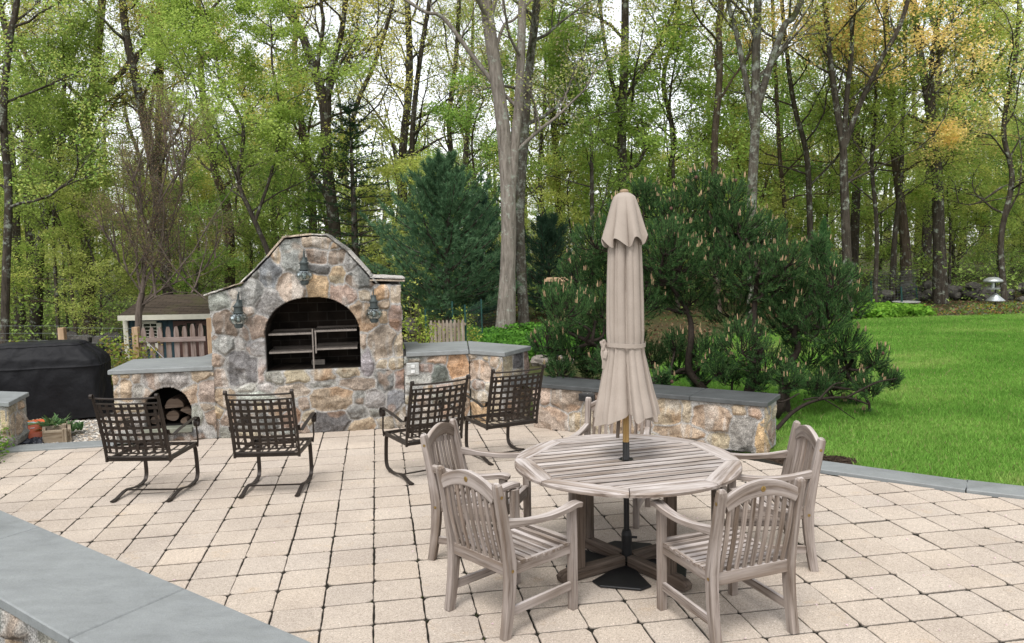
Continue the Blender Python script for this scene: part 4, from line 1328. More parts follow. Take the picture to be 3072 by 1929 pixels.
mb = MB(); mb.lathe([(.032, ZT + .0015), (.048, ZT + .0035), (.048, ZT + .0045), (.03, ZT + .0045), (.03, ZT + .0015)], seg=24); mb.build('umbrella_ring', m_black, tb)
mb = MB()
for k in range(8):
    a = ang0 + k * math.pi / 4 + math.pi / 8
    pass
for s in (-1, 1):
    mb.sweep([(*(pn * .55 * -1 + pdir * .22 * s), ZT - .05), (*(pn * .55 + pdir * .22 * s), ZT - .05)], .045, .05, (0, 0, 1), .1)
mb.sweep([(*(pdir * -.30), ZT - .05), (*(pdir * .30), ZT - .05)], .045, .05, (0, 0, 1), .1)
mb.build('table_bearer', m_teakdark, tb)
da, db_ = nrm(np.array([-.47, -.28])), nrm(np.array([.31, -.44]))
for k, d in enumerate((da, db_, -da, -db_)):
    mb = MB()
    pts = [(*(d * r_), z) for r_, z in ((.04, .045), (.20, .045), (.36, .045), (.47, .045), (.53, .040), (.555, .034))]
    mb.sweep(pts, .066, [.075, .075, .078, .082, .07, .04], (0, 0, 1), .15)
    mb.build('foot', m_teakdark, tb)
    mb = MB(); mb.sweep([(*(d * .40), .085), (*(d * .40), ZT - .03)], .062, .062, (*d, 0), .1); mb.build('leg', m_teakdark, tb)

# ---- closed umbrella standing through the table
um = thing('patio_umbrella', 'closed taupe patio umbrella standing through the round table', 'umbrella', (TC[0], TC[1], 0))


def cloth_mat():
    t = NT('taupe_canvas')
    co = t.coord('Object', (1, 1, 1))
    a = t.ramp(t.noise(co, 5, 5, .6), [(.3, (.310, .262, .222)), (.7, (.365, .310, .265))])
    w = t.n('ShaderNodeTexNoise'); w.inputs['Scale'].default_value = 420; t.l(co, w.inputs['Vector'])
    b = t.ramp(w.outputs['Fac'], [(.35, (.9,) * 3), (.65, (1.08,) * 3)])
    return t.bsdf(t.mix(1.0, a, b, 'MULTIPLY'), .95, t.bump(w.outputs['Fac'], .25, .002), .1)


m_cloth = cloth_mat()
hs_, Rs_ = [1.03, 1.09, 1.20, 1.33, 1.46, 1.53, 1.60, 1.80, 2.00, 2.20, 2.40, 2.48], [.236, .226, .196, .166, .136, .126, .130, .128, .122, .112, .088, .03]
NA_, NZ_ = 384, 72
th = np.linspace(0, 2 * math.pi, NA_, endpoint=False); zz = np.linspace(0, 1, NZ_)
TH, T_ = np.meshgrid(th, zz)
Zb = 1.03 + (2.48 - 1.03) * T_
ph = 8 * TH + .9 * np.sin(3 * TH + 1) + .5 * np.sin(2.0 * Zb + TH)
fold = np.abs(np.sin(ph / 2 + .3 * np.sin(TH * 2)))                      # sharp inward creases at the ribs
fold2 = 1 - np.abs(np.sin(ph + 1.3 + .9 * Zb)) ** .6
Rz = np.interp(Zb, hs_, Rs_)
amp = np.interp(Zb, [1.03, 1.25, 1.5, 1.55, 1.9, 2.3, 2.48], [.46, .42, .22, .22, .34, .30, .05])
rr = Rz * (1 - amp * (1 - fold ** .55) - .13 * fold2 * np.interp(Zb, [1.03, 1.5, 2.4], [1, .7, .8]))
THs = TH + .16 * np.cos(ph) * np.interp(Zb, [.93, 1.5, 2.4], [.9, .6, .4])   # cloth lies over to one side of each fold
Zf = Zb + np.where(T_ < .3, (1 - T_ / .3) ** 1.5, 0) * (.020 * np.cos(ph + .6) + .022 * np.sin(TH + 2.2) + .020 * np.sin(TH * 3) + .008 * np.sin(TH * 11))
mb = MB()
v = np.stack([rr * np.cos(THs), rr * np.sin(THs), Zf], -1).reshape(-1, 3)
i = np.arange(NZ_ - 1)[:, None] * NA_; j = np.arange(NA_)[None, :]; j2 = (j + 1) % NA_
mb.add(v, np.stack([i + j, i + j2, i + NA_ + j2, i + NA_ + j], -1).reshape(-1, 4))
hem = v[:NA_]; vi = hem.copy(); cen = np.array([0, 0, 0]); vi[:, :2] *= .965; vi[:, 2] += .004
deep = vi.copy(); deep[:, :2] *= .55; deep[:, 2] += .16
jj_ = np.arange(NA_); kk_ = (jj_ + 1) % NA_
mb.add(np.concatenate([hem, vi, deep]), np.concatenate([np.stack([kk_, jj_, NA_ + jj_, NA_ + kk_], 1), np.stack([NA_ + kk_, NA_ + jj_, 2 * NA_ + jj_, 2 * NA_ + kk_], 1)]))
mb.build('canopy', m_cloth, um, smooth=True)
# vent cap draped over the top
TH, T_ = np.meshgrid(th, np.linspace(0, 1, 30))
ph = 8 * TH + .6 * np.sin(2 * TH)
Rz = np.interp(T_, [0, .3, .6, .8, .9, .96, 1], [.158, .130, .104, .084, .070, .046, .008])
fold = np.abs(np.sin(ph / 2))
rr = Rz * (1 - np.interp(T_, [0, .5, .85, 1], [.30, .20, .05, 0]) * (1 - fold ** .6))
Zb = 2.205 + .325 * T_ - (1 - T_) ** 2 * (.030 * np.cos(ph) - .012 * np.sin(TH + 1))
v = np.stack([rr * np.cos(TH + .1 * np.cos(ph) * (1 - T_)), rr * np.sin(TH + .1 * np.cos(ph) * (1 - T_)), Zb], -1).reshape(-1, 3)
i = np.arange(29)[:, None] * NA_
mb = MB(); mb.add(v, np.stack([i + j, i + j2, i + NA_ + j2, i + NA_ + j], -1).reshape(-1, 4))
hem = v[:NA_]; vi = hem.copy(); vi[:, :2] *= .93; vi[:, 2] += .03
mb.add(np.concatenate([hem, vi]), np.stack([kk_, jj_, NA_ + jj_, NA_ + kk_], 1))
mb.build('vent_cap', m_cloth, um, smooth=True)
mb = MB(); mb.lathe([(.0, 2.548), (.012, 2.546), (.026, 2.540), (.030, 2.532), (.026, 2.524)], seg=16); mb.build('finial', wood('finial_wood', (.36, .27, .18), (.25, .17, .1)), um, smooth=True)
# tie strap with a knot at the left
mb = MB()
ring = [(.133 * math.cos(a), .133 * math.sin(a), 1.525 + .004 * math.sin(2 * a)) for a in np.linspace(0, 2 * math.pi, 49)]
mb.sweep(ring, .003, .028, (0, 0, 1), .2, caps=False)
for k in range(5):
    a = k * 1.3
    mb.tube(curve([(-.135, -.03, 1.525), (-.155 - .012 * math.cos(a), -.035 - .012 * math.sin(a), 1.545 + .012 * math.sin(a * 2)), (-.15, -.05, 1.515 - .006 * k)], 5), .009, 6)
mb.sweep(curve([(-.15, -.04, 1.52), (-.158, -.045, 1.47), (-.15, -.05, 1.42), (-.152, -.05, 1.37)], 4), .024, .004, (0, 1, 0), .1)
mb.sweep(curve([(-.15, -.03, 1.52), (-.140, -.055, 1.48), (-.147, -.06, 1.44)], 4), .024, .004, (0, 1, 0), .1)
mb.build('tie_strap', m_cloth, um)
mb = MB(); mb.tube([(0, 0, .86), (0, 0, 2.52)], .0215, 16); mb.build('pole', wood('varnished_pole', (.50, .33, .13), (.36, .22, .075), .4), um, smooth=False)
mb = MB(); mb.tube([(0, 0, .62), (0, 0, .862)], .0232, 16); mb.build('pole_sleeve', wood('charred_pole', (.05, .05, .05), (.018, .018, .018)), um)
mb = MB(); mb.tube([(0, 0, .04), (0, 0, .64)], .0195, 16); mb.lathe([(.032, .05), (.036, .09), (.036, .22), (.028, .25), (.0, .25)], seg=18); mb.tube([(.02, 0, .20), (.07, -.01, .20)], .009, 8); mb.build('base_stem', m_black, um)
for k in range(4):
    a = math.atan2(da[1], da[0]) + math.pi / 4 + k * math.pi / 2
    d = np.array([math.cos(a), math.sin(a)]); n_ = np.array([-d[1], d[0]])
    mb = MB(); q_ = [d * .02 - n_ * .03, d * .33 - n_ * .19, d * .40 - n_ * .13, d * .40 + n_ * .13, d * .33 + n_ * .19, d * .02 + n_ * .03]
    mb.prism(q_, .004, .018, ch=.004); mb.build('base_plate', m_black, um)
mb = MB(); mb.sweep([(-.05, -.03, 1.05), (-.062, -.045, .90)], .022, .012, (0, 1, 0), .1); mb.build('strut_tip', m_teakdark, um)

# ================================================================== lanterns on the fireplace
m_verd = simple('verdigris_copper', (.060, .072, .070), .6, .4, .4, .35, 30)


def glass_mat():
    t = NT('lantern_glass')
    co = t.coord('Object', (1, 1, 1))
    g = t.n('ShaderNodeBsdfGlass'); g.inputs['Roughness'].default_value = .05; g.inputs['IOR'].default_value = 1.45; g.inputs['Color'].default_value = (.62, .68, .68, 1)
    t.l(t.bump(t.noise(t.coord('Object', (1, 1, 1)), 60, 3), .6, .01), g.inputs['Normal'])
    t.l(g.outputs[0], t.out.inputs['Surface'])
    return t.m


m_glass = glass_mat()


def lantern():
    c = thing('wall_lantern', 'x', 'lantern')            # origin on the wall behind the globe, y to the wall
    mb = MB()
    mb.box((0, -.008, .10), (.055, .02, .15), 0, ch=.004)
    pts = curve([(0, -.02, .13), (0, -.03, .19), (0, -.06, .235), (0, -.10, .225), (0, -.115, .19), (0, -.115, .165)], 6)
    mb.tube(pts, .006, 8)
    sc = [(0, -.02 - .018 * (1 - a / 7) * math.cos(a), .24 + .018 * math.sin(a)) for a in np.linspace(0, 5.2, 14)]
    mb.tube(sc, .004, 6)
    mb.build('bracket', m_verd, c)
    mb = MB(); mb.lathe([(.0, .178), (.012, .172), (.016, .155), (.034, .135), (.038, .125), (.050, .122), (.050, .112), (.040, .108), (.040, .062), (.054, .056), (.054, .046), (.0, .046)], (0, -.115, 0), 20); mb.build('cap', m_verd, c)
    mb = MB(); mb.lathe([(.036, .046), (.060, .034), (.076, .010), (.080, -.012), (.074, -.036), (.058, -.056), (.040, -.066)], (0, -.115, 0), 24); mb.build('globe', m_glass, c, smooth=True)
    mb = MB(); mb.lathe([(.0, .03), (.014, .03), (.020, .0), (.016, -.05), (.0, -.06)], (0, -.115, 0), 12); mb.build('bulb', simple('frosted_bulb', (.75, .75, .72), .5), c, smooth=True)
    mb = MB(); mb.lathe([(.0, -.062), (.044, -.062), (.044, -.090), (.036, -.092), (.036, -.104), (.0, -.104)], (0, -.115, 0), 18); mb.build('base', m_verd, c)
    mb = MB()
    for z, r_ in ((-.014, .088), (.026, .074)):
        mb.tube([(r_ * math.cos(a), -.115 + r_ * math.sin(a), z) for a in np.linspace(0, 2 * math.pi, 25)], .0022, 5, caps=False)
    for k in range(6):
        a = k * math.pi / 3 + .3
        mb.tube([(r_ * math.cos(a), -.115 + r_ * math.sin(a), z) for r_, z in ((.052, .05), (.078, .028), (.089, -.012), (.078, -.045), (.044, -.07))], .0022, 5)
    mb.build('guard', m_verd, c)
    return c


LG = 'lanterns on the fireplace wall'
l0 = lantern()
wallf = Face(list(FO - N2 * .16) + [0], U2, N2)
for k, (x, y, lab) in enumerate(((1160, 510, 'onion globe wall lantern over the middle of the fireplace arch'), (405, 1005, 'onion globe wall lantern on the left shoulder of the fireplace'), (1957, 945, 'onion globe wall lantern on the right shoulder of the fireplace'))):
    c = l0 if k == 0 else copy_tree(l0)
    a = wallf.px(Z1[0] + x / S1c, Z1[1] + y / S1c)
    p = fu(a[0], -.042, a[1])
    c.location = p; c.rotation_euler = (0, 0, .168); c.scale = (1.15, 1.15, 1.15)
    tag(c, lab, 'lantern', LG)

# ================================================================== split logs in the wood store
m_bark = simple('log_bark', (.085, .060, .045), .95, .1, 0, .5, 25, .9)
m_cutwood = wood('cut_log_end', (.13, .095, .07), (.055, .04, .03))


def log(name_lab, u, z, r, half, a0, n0, L=.36):
    c = thing('firewood_log', name_lab, 'log', fu(u, n0, z), .168 + random.Random(name_lab).uniform(-.12, .12), 'split logs in the wood store')
    rg = random.Random(name_lab + 'x')
    if half:
        a = np.linspace(0, math.pi, 12) + a0
        sec = np.array([[math.cos(t), math.sin(t)] for t in a]) * r
    else:
        a = np.linspace(0, 2 * math.pi, 16, endpoint=False) + a0
        sec = np.array([[math.cos(t), .86 * math.sin(t)] for t in a]) * r
    sec = sec * np.array([[1 + rg.uniform(-.07, .07)] for _ in sec])
    n_ = len(sec); v = []
    for y, k in ((0, .97), (.01, 1), (L * .5, 1.04), (L, 1.0)):
        v += [(s[0] * k, y, s[1] * k) for s in sec]
    f = [(q * n_ + j, q * n_ + (j + 1) % n_, (q + 1) * n_ + (j + 1) % n_, (q + 1) * n_ + j) for q in range(3) for j in range(n_)]
    mb = MB(); mb.add(v, f); mb.build('bark', m_bark, c)
    mb = MB(); mb.add([(s[0] * .97, -.001, s[1] * .97) for s in sec], [tuple(range(n_))]); mb.build('cut_end', m_cutwood, c)


log('half log lying topmost on the stacked firewood, bark side up', -1.63, .365, .115, True, .06, .14)
log('thin upright split log leaning at the left of the stacked firewood', -1.765, .275, .062, True, 1.9, .13)
log('round log low in the middle of the stacked firewood', -1.66, .262, .072, False, .2, .16)
log('log resting at the right side under the half log in the wood store', -1.505, .29, .075, True, -.5, .15)
log('small dark split log on the sill at the front right of the wood store', -1.52, .205, .040, False, .8, .10)
log('dark split log at the far left of the wood store', -1.855, .222, .055, False, 1.1, .14)

# ================================================================== grill under its black cover
m_cover = None


def cover_mat():
    t = NT('black_vinyl_cover')
    co = t.coord('Object', (1, 1, 1))
    return t.bsdf((.0055, .0055, .0068), .66, t.bump(t.noise(co, 5, 4, .5), .5, .05), .25)


m_cover = cover_mat()
GC = np.array([-6.50, 10.83])
gl = thing('covered_grill', 'large gas grill hidden under a black fabric cover on the gravel', 'grill', (GC[0], GC[1], -.045), .25)
# stacked outlines: height, half width, half depth, squareness
rings = [(.03, .80, .36, 8), (.25, .80, .36, 8), (.50, .805, .365, 8), (.72, .805, .365, 9), (.745, .812, .370, 9), (.765, .800, .362, 9), (.84, .785, .355, 9), (.875, .765, .34, 8), (.93, .69, .315, 8), (.98, .62, .29, 8), (1.03, .57, .265, 8), (1.055, .545, .245, 7), (1.068, .50, .21, 6), (1.07, .0, .0, 5)]
hz = np.interp(np.linspace(0, 1, 46), np.linspace(0, 1, len(rings)), [r_[0] for r_ in rings])
hw_ = np.interp(np.linspace(0, 1, 46), np.linspace(0, 1, len(rings)), [r_[1] for r_ in rings])
hd_ = np.interp(np.linspace(0, 1, 46), np.linspace(0, 1, len(rings)), [r_[2] for r_ in rings])
hp_ = np.interp(np.linspace(0, 1, 46), np.linspace(0, 1, len(rings)), [r_[3] for r_ in rings])
NA2 = 200
th2 = np.linspace(0, 2 * math.pi, NA2, endpoint=False)
v = []
for z, w_, d_, p_ in zip(hz, hw_, hd_, hp_):
    c_, s_ = np.cos(th2), np.sin(th2)
    r_ = (np.abs(c_) ** p_ + np.abs(s_) ** p_) ** (-1 / p_)
    x_, y_ = c_ * r_ * w_, s_ * r_ * d_
    per = th2 * 6
    hang = sstep(.76, .2, z)
    k = 1 + hang * (.034 * np.sin(7 * th2 + 1.1 + .8 * z) + .020 * np.sin(13 * th2 + 2 * z) + .010 * np.sin(23 * th2 + 4 * z)) + .034 * fbm(per * 1.3, z * 5 + per * 0, 5, 4)
    zz_ = z + .016 * fbm(x_ * 4, y_ * 4 + z * 6, 8, 3) * (1 if .8 < z < 1.09 else .3) + (-.012 * np.sin(9 * th2) if z < .1 else 0)
    # sag between the lid and the side shelves
    zz_ = zz_ - .018 * np.exp(-((z - .86) / .06) ** 2) * np.cos(2 * th2)
    v.append(np.column_stack([x_ * k, y_ * k, zz_]))
v = np.concatenate(v)
i = np.arange(45)[:, None] * NA2; j = np.arange(NA2)[None, :]; j2_ = (j + 1) % NA2
mb = MB(); mb.add(v, np.stack([i + j, i + j2_, i + NA2 + j2_, i + NA2 + j], -1).reshape(-1, 4)); mb.build('cover', m_cover, gl, smooth=True)
for zi in (.748, 1.035):
    kz = int(np.argmin(np.abs(hz - zi)))
    ring = v[kz * NA2:(kz + 1) * NA2] * np.array([1.006, 1.008, 1]); mb = MB()
    mb.sweep(np.concatenate([ring, ring[:1]]), .010, .007, (0, 0, 1), .2, caps=False); mb.build('seam', m_cover, gl)

# ================================================================== planter, plant, soil bag, plastic sheet
m_plank = wood('grey_planter_wood', (.36, .30, .22), (.16, .12, .08), .85, (3, 40, 40))
pa, pb_, pc, pd_ = [np.array(q) for q in ((-5.37, 9.40), (-5.64, 9.335), (-5.80, 9.61), (-5.53, 9.68))]
pl_ = thing('wooden_planter', 'weathered low wooden planter frame on the gravel by the step', 'planter', (-5.72, 9.73, -.045))
for a, b in ((pb_, pa), (pa, pd_), (pd_, pc), (pc, pb_)):
    mb = MB(); mb.sweep([(*a, .035), (*b, .035)], .035, .15, (0, 0, 1), .06); mb.build('board', m_plank, pl_, world=True)
mb = MB(); mb.prism([pa, pd_, pc, pb_], -.04, .045); mb.build('soil', m_mulch, pl_, world=True)
for n_, q in enumerate((pd_, pa)):
    mb = MB(); mb.box((q[0] - .03, q[1] - .05, .04), (.05, .05, .18), .25, ch=.003); mb.build('corner_post', m_plank, pl_, world=True)

m_leafgreen = leafy('soft_leaf', (1, 1, 1), .35, .0, 0)


def broadleaf(mb, base, rng, n, L, w, col, spread=.6, curl=.5):
    """a tuft of lance-shaped leaves rising from one crown"""
    for k in range(n):
        a = rng.uniform(0, 6.3); el = rng.uniform(.75, 1.45) if k > n * .4 else rng.uniform(.4, .9)
        l = L * rng.uniform(.7, 1.15); d = np.array([math.cos(a), math.sin(a)]); s = np.array([-d[1], d[0], 0])
        pts = []
        x = z = 0.0; e = el
        for i in range(6):
            pts.append((base[0] + d[0] * x, base[1] + d[1] * x, base[2] + z)); st = l / 5
            x += math.cos(e) * st; z += math.sin(e) * st; e -= curl * rng.uniform(.1, .35)
        pts = np.array(pts); ws = w * np.array([.35, .8, 1, .9, .55, .03])
        v = np.concatenate([pts - s * ws[:, None], pts + s * ws[:, None], pts - np.array([0, 0, .15]) * ws[:, None]])
        f = [(i, i + 1, 13 + i, 12 + i) for i in range(5)] + [(12 + i, 13 + i, 7 + i, 6 + i) for i in range(5)]
        mb.add(v, f, np.array(col) * rng.uniform(.7, 1.3) * np.array([rng.uniform(.85, 1.2), 1, rng.uniform(.8, 1.1)]))


rng = random.Random(3)
mb = MB()
for q in range(7):
    broadleaf(mb, (-5.72 + rng.uniform(-.10, .08), 9.73 + rng.uniform(-.04, .06), .02), rng, 9, .24, .026, (.13, .22, .10))
for q in range(4): broadleaf(mb, (-5.53 + rng.uniform(-.05, .08), 9.78 + rng.uniform(-.04, .05), .0), rng, 6, .17, .022, (.12, .20, .09))
tag(mb.build('lambs_ear_plant', m_leafgreen), 'leafy grey green plant growing at the back of the wooden planter', 'plant')

# orange bag of mulch lying against the wall
m_bag = simple('orange_plastic', (.60, .115, .035), .38, .5, 0, .12, 7)
bc = np.array([-6.07, 9.76])
bag = thing('mulch_bag', 'orange plastic mulch bag lying on the gravel against the end wall', 'bag', (bc[0], bc[1], -.04), R(28))
nu_, nv_ = 40, 28
Ug, Vg = np.meshgrid(np.linspace(-1, 1, nu_), np.linspace(-1, 1, nv_))
w_, d_ = .30, .26


def bag_top(u, v):
    edge = np.clip((1 - np.abs(u) ** 4) * (1 - np.abs(v) ** 4), 0, 1)
    return .145 * edge ** .5 + .012 * fbm(u * 4 + 3, v * 4, 15, 3) * edge + .008


zt_ = bag_top(Ug, Vg); pinch = 1 - .16 * np.abs(Ug) ** 3
# the front of the bag slumps down towards the camera
v = np.concatenate([np.stack([Ug * w_, Vg * d_ * pinch, zt_ * (1 + .25 * Vg)], -1).reshape(-1, 3), np.stack([Ug * w_, Vg * d_ * pinch, zt_ * 0], -1).reshape(-1, 3)])
ii_, jj2 = np.meshgrid(np.arange(nu_ - 1), np.arange(nv_ - 1)); q = (jj2 * nu_ + ii_).ravel(); o_ = nu_ * nv_
ed = np.concatenate([np.arange(nu_), (np.arange(1, nv_) * nu_ + nu_ - 1), ((nv_ - 1) * nu_ + np.arange(nu_ - 2, -1, -1)), (np.arange(nv_ - 2, 0, -1) * nu_)])
e2_ = np.roll(ed, -1)
mb = MB(); mb.add(v, np.concatenate([np.stack([q, q + 1, q + nu_ + 1, q + nu_], 1), np.stack([q + o_, q + nu_ + o_, q + nu_ + 1 + o_, q + 1 + o_], 1), np.stack([ed, e2_, e2_ + o_, ed + o_], 1)[:, ::-1]]))
mb.build('sack', m_bag, bag, smooth=True)


def onbag(x, y):
    u, v_ = x / w_, y / (d_ * (1 - .16 * abs(x / w_) ** 3))
    return float(bag_top(np.array(u), np.array(v_)) * (1 + .25 * v_)) + .004


def text_on(name, s, size, x, y, mat, parent):
    cu = bpy.data.curves.new(name, 'FONT'); cu.body = s; cu.size = size; cu.align_x = 'CENTER'; cu.space_character = 1.0; cu.resolution_u = 3
    ob = bpy.data.objects.new(name, cu); COL.objects.link(ob)
    dg = bpy.context.evaluated_depsgraph_get()
    me = bpy.data.meshes.new_from_object(ob.evaluated_get(dg)); bpy.data.objects.remove(ob)
    for vv in me.vertices:
        px_, py_ = vv.co.x + x, vv.co.y * 1.0 + y
        vv.co = (px_, py_, onbag(px_, py_))
    me.materials.clear(); me.materials.append(mat)
    o = bpy.data.objects.new(name, me); COL.objects.link(o); o.parent = parent
    return o


text_on('lettering', 'HAMPTONS ESTATE', .066, -.01, .115, simple('cream_print', (.85, .70, .45), .5), bag)
text_on('lettering', 'Mulch', .06, -.05, .060, simple('yellow_print', (.85, .45, .06), .5), bag)
mb = MB()
for (x0, x1, y0, y1, c) in ((-.20, .16, -.075, .045, (.10, .22, .10)),):
    g = 14
    X_, Y_ = np.meshgrid(np.linspace(x0, x1, g), np.linspace(y0, y1, g)); cx_, cy_ = (x0 + x1) / 2, (y0 + y1) / 2
    # a printed landscape: pale sky above green fields, in an oval
    r2 = ((X_ - cx_) / (x1 - x0) * 2) ** 2 + ((Y_ - cy_) / (y1 - y0) * 2) ** 2
    sc_ = np.minimum(1, 1 / np.sqrt(np.maximum(r2, 1e-6)))
    X_, Y_ = cx_ + (X_ - cx_) * sc_, cy_ + (Y_ - cy_) * sc_
    Zp = np.vectorize(onbag)(X_, Y_) + .001
    col = np.where((Y_ > cy_ + .012)[..., None], np.array([.45, .60, .62]), np.where((Y_ > cy_ - .012)[..., None], np.array([.10, .24, .13]), np.array([.25, .36, .14])))
    i_, j_ = np.meshgrid(np.arange(g - 1), np.arange(g - 1)); q = (j_ * g + i_).ravel()
    mb.add(np.stack([X_, Y_, Zp], -1).reshape(-1, 3), np.stack([q, q + 1, q + g + 1, q + g], 1), col.reshape(-1, 3))
mb.build('printed_picture', tinted('print_ink', .5, .05, 5, 50, 0), bag)
mb = MB(); mb.box((.04, -.16, onbag(.04, -.16) + .001), (.05, .035, .002), .3); mb.build('price_tag', simple('white_paper', (.7, .7, .68), .8), bag)

# crumpled black plastic in front of it
mb = MB()
n_ = 30
U_, V_ = np.meshgrid(np.linspace(-1, 1, n_), np.linspace(-1, 1, n_))
Hh = .035 * np.abs(fbm(U_ * 2.3, V_ * 2.3, 60, 4)) + .03 * (1 - U_ ** 2) * (1 - V_ ** 2)
cr, sr = math.cos(.35), math.sin(.35)
X_ = U_ * .22 * (1 + .15 * np.sin(4 * V_)); Y_ = V_ * .13 * (1 + .2 * np.sin(5 * U_))
i_, j_ = np.meshgrid(np.arange(n_ - 1), np.arange(n_ - 1)); q = (j_ * n_ + i_).ravel()
mb.add(np.stack([-5.80 + X_ * cr - Y_ * sr, 9.40 + X_ * sr + Y_ * cr, -.04 + Hh + .06 * (U_ > 2)], -1).reshape(-1, 3), np.stack([q, q + 1, q + n_ + 1, q + n_], 1))
tag(mb.build('plastic_sheet', simple('black_plastic', (.03, .033, .045), .35, .5)), 'crumpled black plastic sheet on the ground between the orange bag and planter', 'plastic sheet')

# ================================================================== gate, posts, shed
m_post = wood('treated_pine_post', (.46, .33, .21), (.25, .165, .10), .8, (3, 50, 50))
m_picket = wood('pink_grey_picket', (.27, .215, .19), (.14, .105, .09), .9, (3, 40, 40))
m_picketgrey = wood('silvered_picket', (.36, .31, .25), (.20, .165, .125), .9, (3, 40, 40))
GY_ = 12.3
gpx = lambda x, y, Y=GY_: at((x / 1.958) / PX, (640 + y / 1.958) / PX, Y)
gate = thing('picket_gate', 'weathered picket gate with wire brace between two timber posts in front of the shed', 'gate', (gpx(1010, 800)[0], GY_, -.07))


def picket(mb, x, y, z0, z1, w, ang=0):
    p = [(-w / 2, z0), (w / 2, z0), (w / 2, z1 - .09), (w / 2 * .62, z1 - .02), (w / 2 * .4, z1), (-w / 2 * .4, z1), (-w / 2 * .62, z1 - .02), (-w / 2, z1 - .09)]
    ca, sa = math.cos(ang), math.sin(ang); n_ = len(p); t = .02
    v = [(x + a * ca + 0 * sa, y + a * sa, b) for a, b in p] + [(x + a * ca - t * sa, y + a * sa + t * ca, b) for a, b in p]
    g = random.random() * 20
    gc = [(b + g, a, 0) for a, b in p] * 2
    mb.add(v, [tuple(range(n_)), tuple(range(2 * n_ - 1, n_ - 1, -1))] + [(i, n_ + i, n_ + (i + 1) % n_, (i + 1) % n_) for i in range(n_)], None, gc)


for k in range(8):
    X_ = gpx(845 + (1182 - 845) * k / 7, 760)[0]; zt_ = gpx(850, 672 - (12 if k > 5 else 0) + 0)[2] + (0 if k < 5 else .0)
    mb = MB(); picket(mb, X_, GY_, .05 + .0, zt_ + .002 * k, .078); mb.build('picket', m_picket, gate, world=True)
mb = MB(); a, b = gpx(822, 745), gpx(1212, 736)
mb.sweep([(a[0], GY_ - .02, a[2]), (b[0], GY_ - .02, b[2])], .035, .072, (0, 0, 1), .08); mb.build('rail', m_picket, gate, world=True); mb = MB(); mb.sweep([(a[0], GY_ - .02, .22), (b[0], GY_ - .02, .23)], .035, .072, (0, 0, 1), .08); mb.build('rail', m_picket, gate, world=True)
mb = MB(); a, b = gpx(868, 752), gpx(1100, 965)
mb.tube([(a[0], GY_ - .045, a[2]), (b[0], GY_ - .045, .24)], .005, 6); mb.build('brace_wire', simple('galvanised', (.5, .5, .5), .4, .5, .8), gate, world=True)
for (x0, x1, top, lab) in ((779, 814, 668, 'left'), (1217, 1252, 615, 'right')):
    a, b = gpx(x0, top), gpx(x1, top); mb = MB()
    mb.box(((a[0] + b[0]) / 2, GY_, a[2] / 2 - .05), (b[0] - a[0], .09, a[2] + .1), 0, ch=.004); mb.build('gate_post', m_post, gate, world=True)
a, b = gpx(342, 672, 13.0), gpx(384, 672, 13.0)
mb = MB(); mb.box(((a[0] + b[0]) / 2, 13.0, a[2] / 2 - .2), (.10, .09, a[2] + .4), 0, ch=.004)
tag(mb.build('fence_post', m_post), 'square pale timber fence post standing behind the covered grill', 'post')
# wire fence from the gate's post off to the left
m_wire = simple('galvanised_wire', (.22, .24, .23), .5, .4, .6)
wf = thing('wire_fence', 'thin galvanised wire fence running left from the picket gate behind the grill', 'fence', (-7.2, 13.0, 0))
mb = MB()
xs_ = [gpx(790, 700)[0], (a[0] + b[0]) / 2, -13.5]; ys_ = [GY_, 13.05, 14.6]
for z in np.linspace(.05, 1.02, 9):
    for k in range(2): mb.tube([(xs_[k], ys_[k], z + .03), ((xs_[k] + xs_[k + 1]) / 2, (ys_[k] + ys_[k + 1]) / 2, z + random.Random(z).uniform(-.01, .02)), (xs_[k + 1], ys_[k + 1], z)], .0022, 4)
for k in range(2):
    for t in np.arange(0, 1, .1 / math.hypot(xs_[k + 1] - xs_[k], ys_[k + 1] - ys_[k])):
        mb.tube([(xs_[k] + (xs_[k + 1] - xs_[k]) * t, ys_[k] + (ys_[k + 1] - ys_[k]) * t, z) for z in (-.1, 1.03)], .0013, 3)
mb.build('mesh', m_wire, wf, world=True)

SY = 15.2
spx = lambda x, y, Y=SY: at((340 + x / 6.3) / PX, (860 + y / 6.3) / PX, Y)
shed = thing('garden_shed', 'dark teal garden shed with mossy brown shingle roof and brown double door behind the gate', 'shed', (-6.0, SY, -.9))
m_teal = simple('teal_siding', (.016, .040, .050), .7, .3, 0, .15, 10)
m_trim = simple('cream_trim', (.46, .44, .36), .6, .3, 0, .1, 10)
m_door = simple('brown_door', (.065, .030, .022), .6, .3, 0, .2, 10)
m_pane = simple('dark_glass', (.008, .012, .012), .1, .5)
x0 = spx(215, 700)[0]; x1 = x0 + 3.3; zb = -.92; ze = spx(600, 600)[2] + .02
mb = MB(); mb.box(((x0 + x1) / 2, SY + .95, (zb + ze) / 2), (x1 - x0, 1.9, ze - zb))
for k in range(30): mb.box((x0 + .11 * k + .05, SY - .002, (zb + ze) / 2), (.006, .008, ze - zb))
mb.build('wall', m_teal, shed, world=True)
el, er = spx(90, 590, SY - .25), spx(1855, 540, SY - .25)


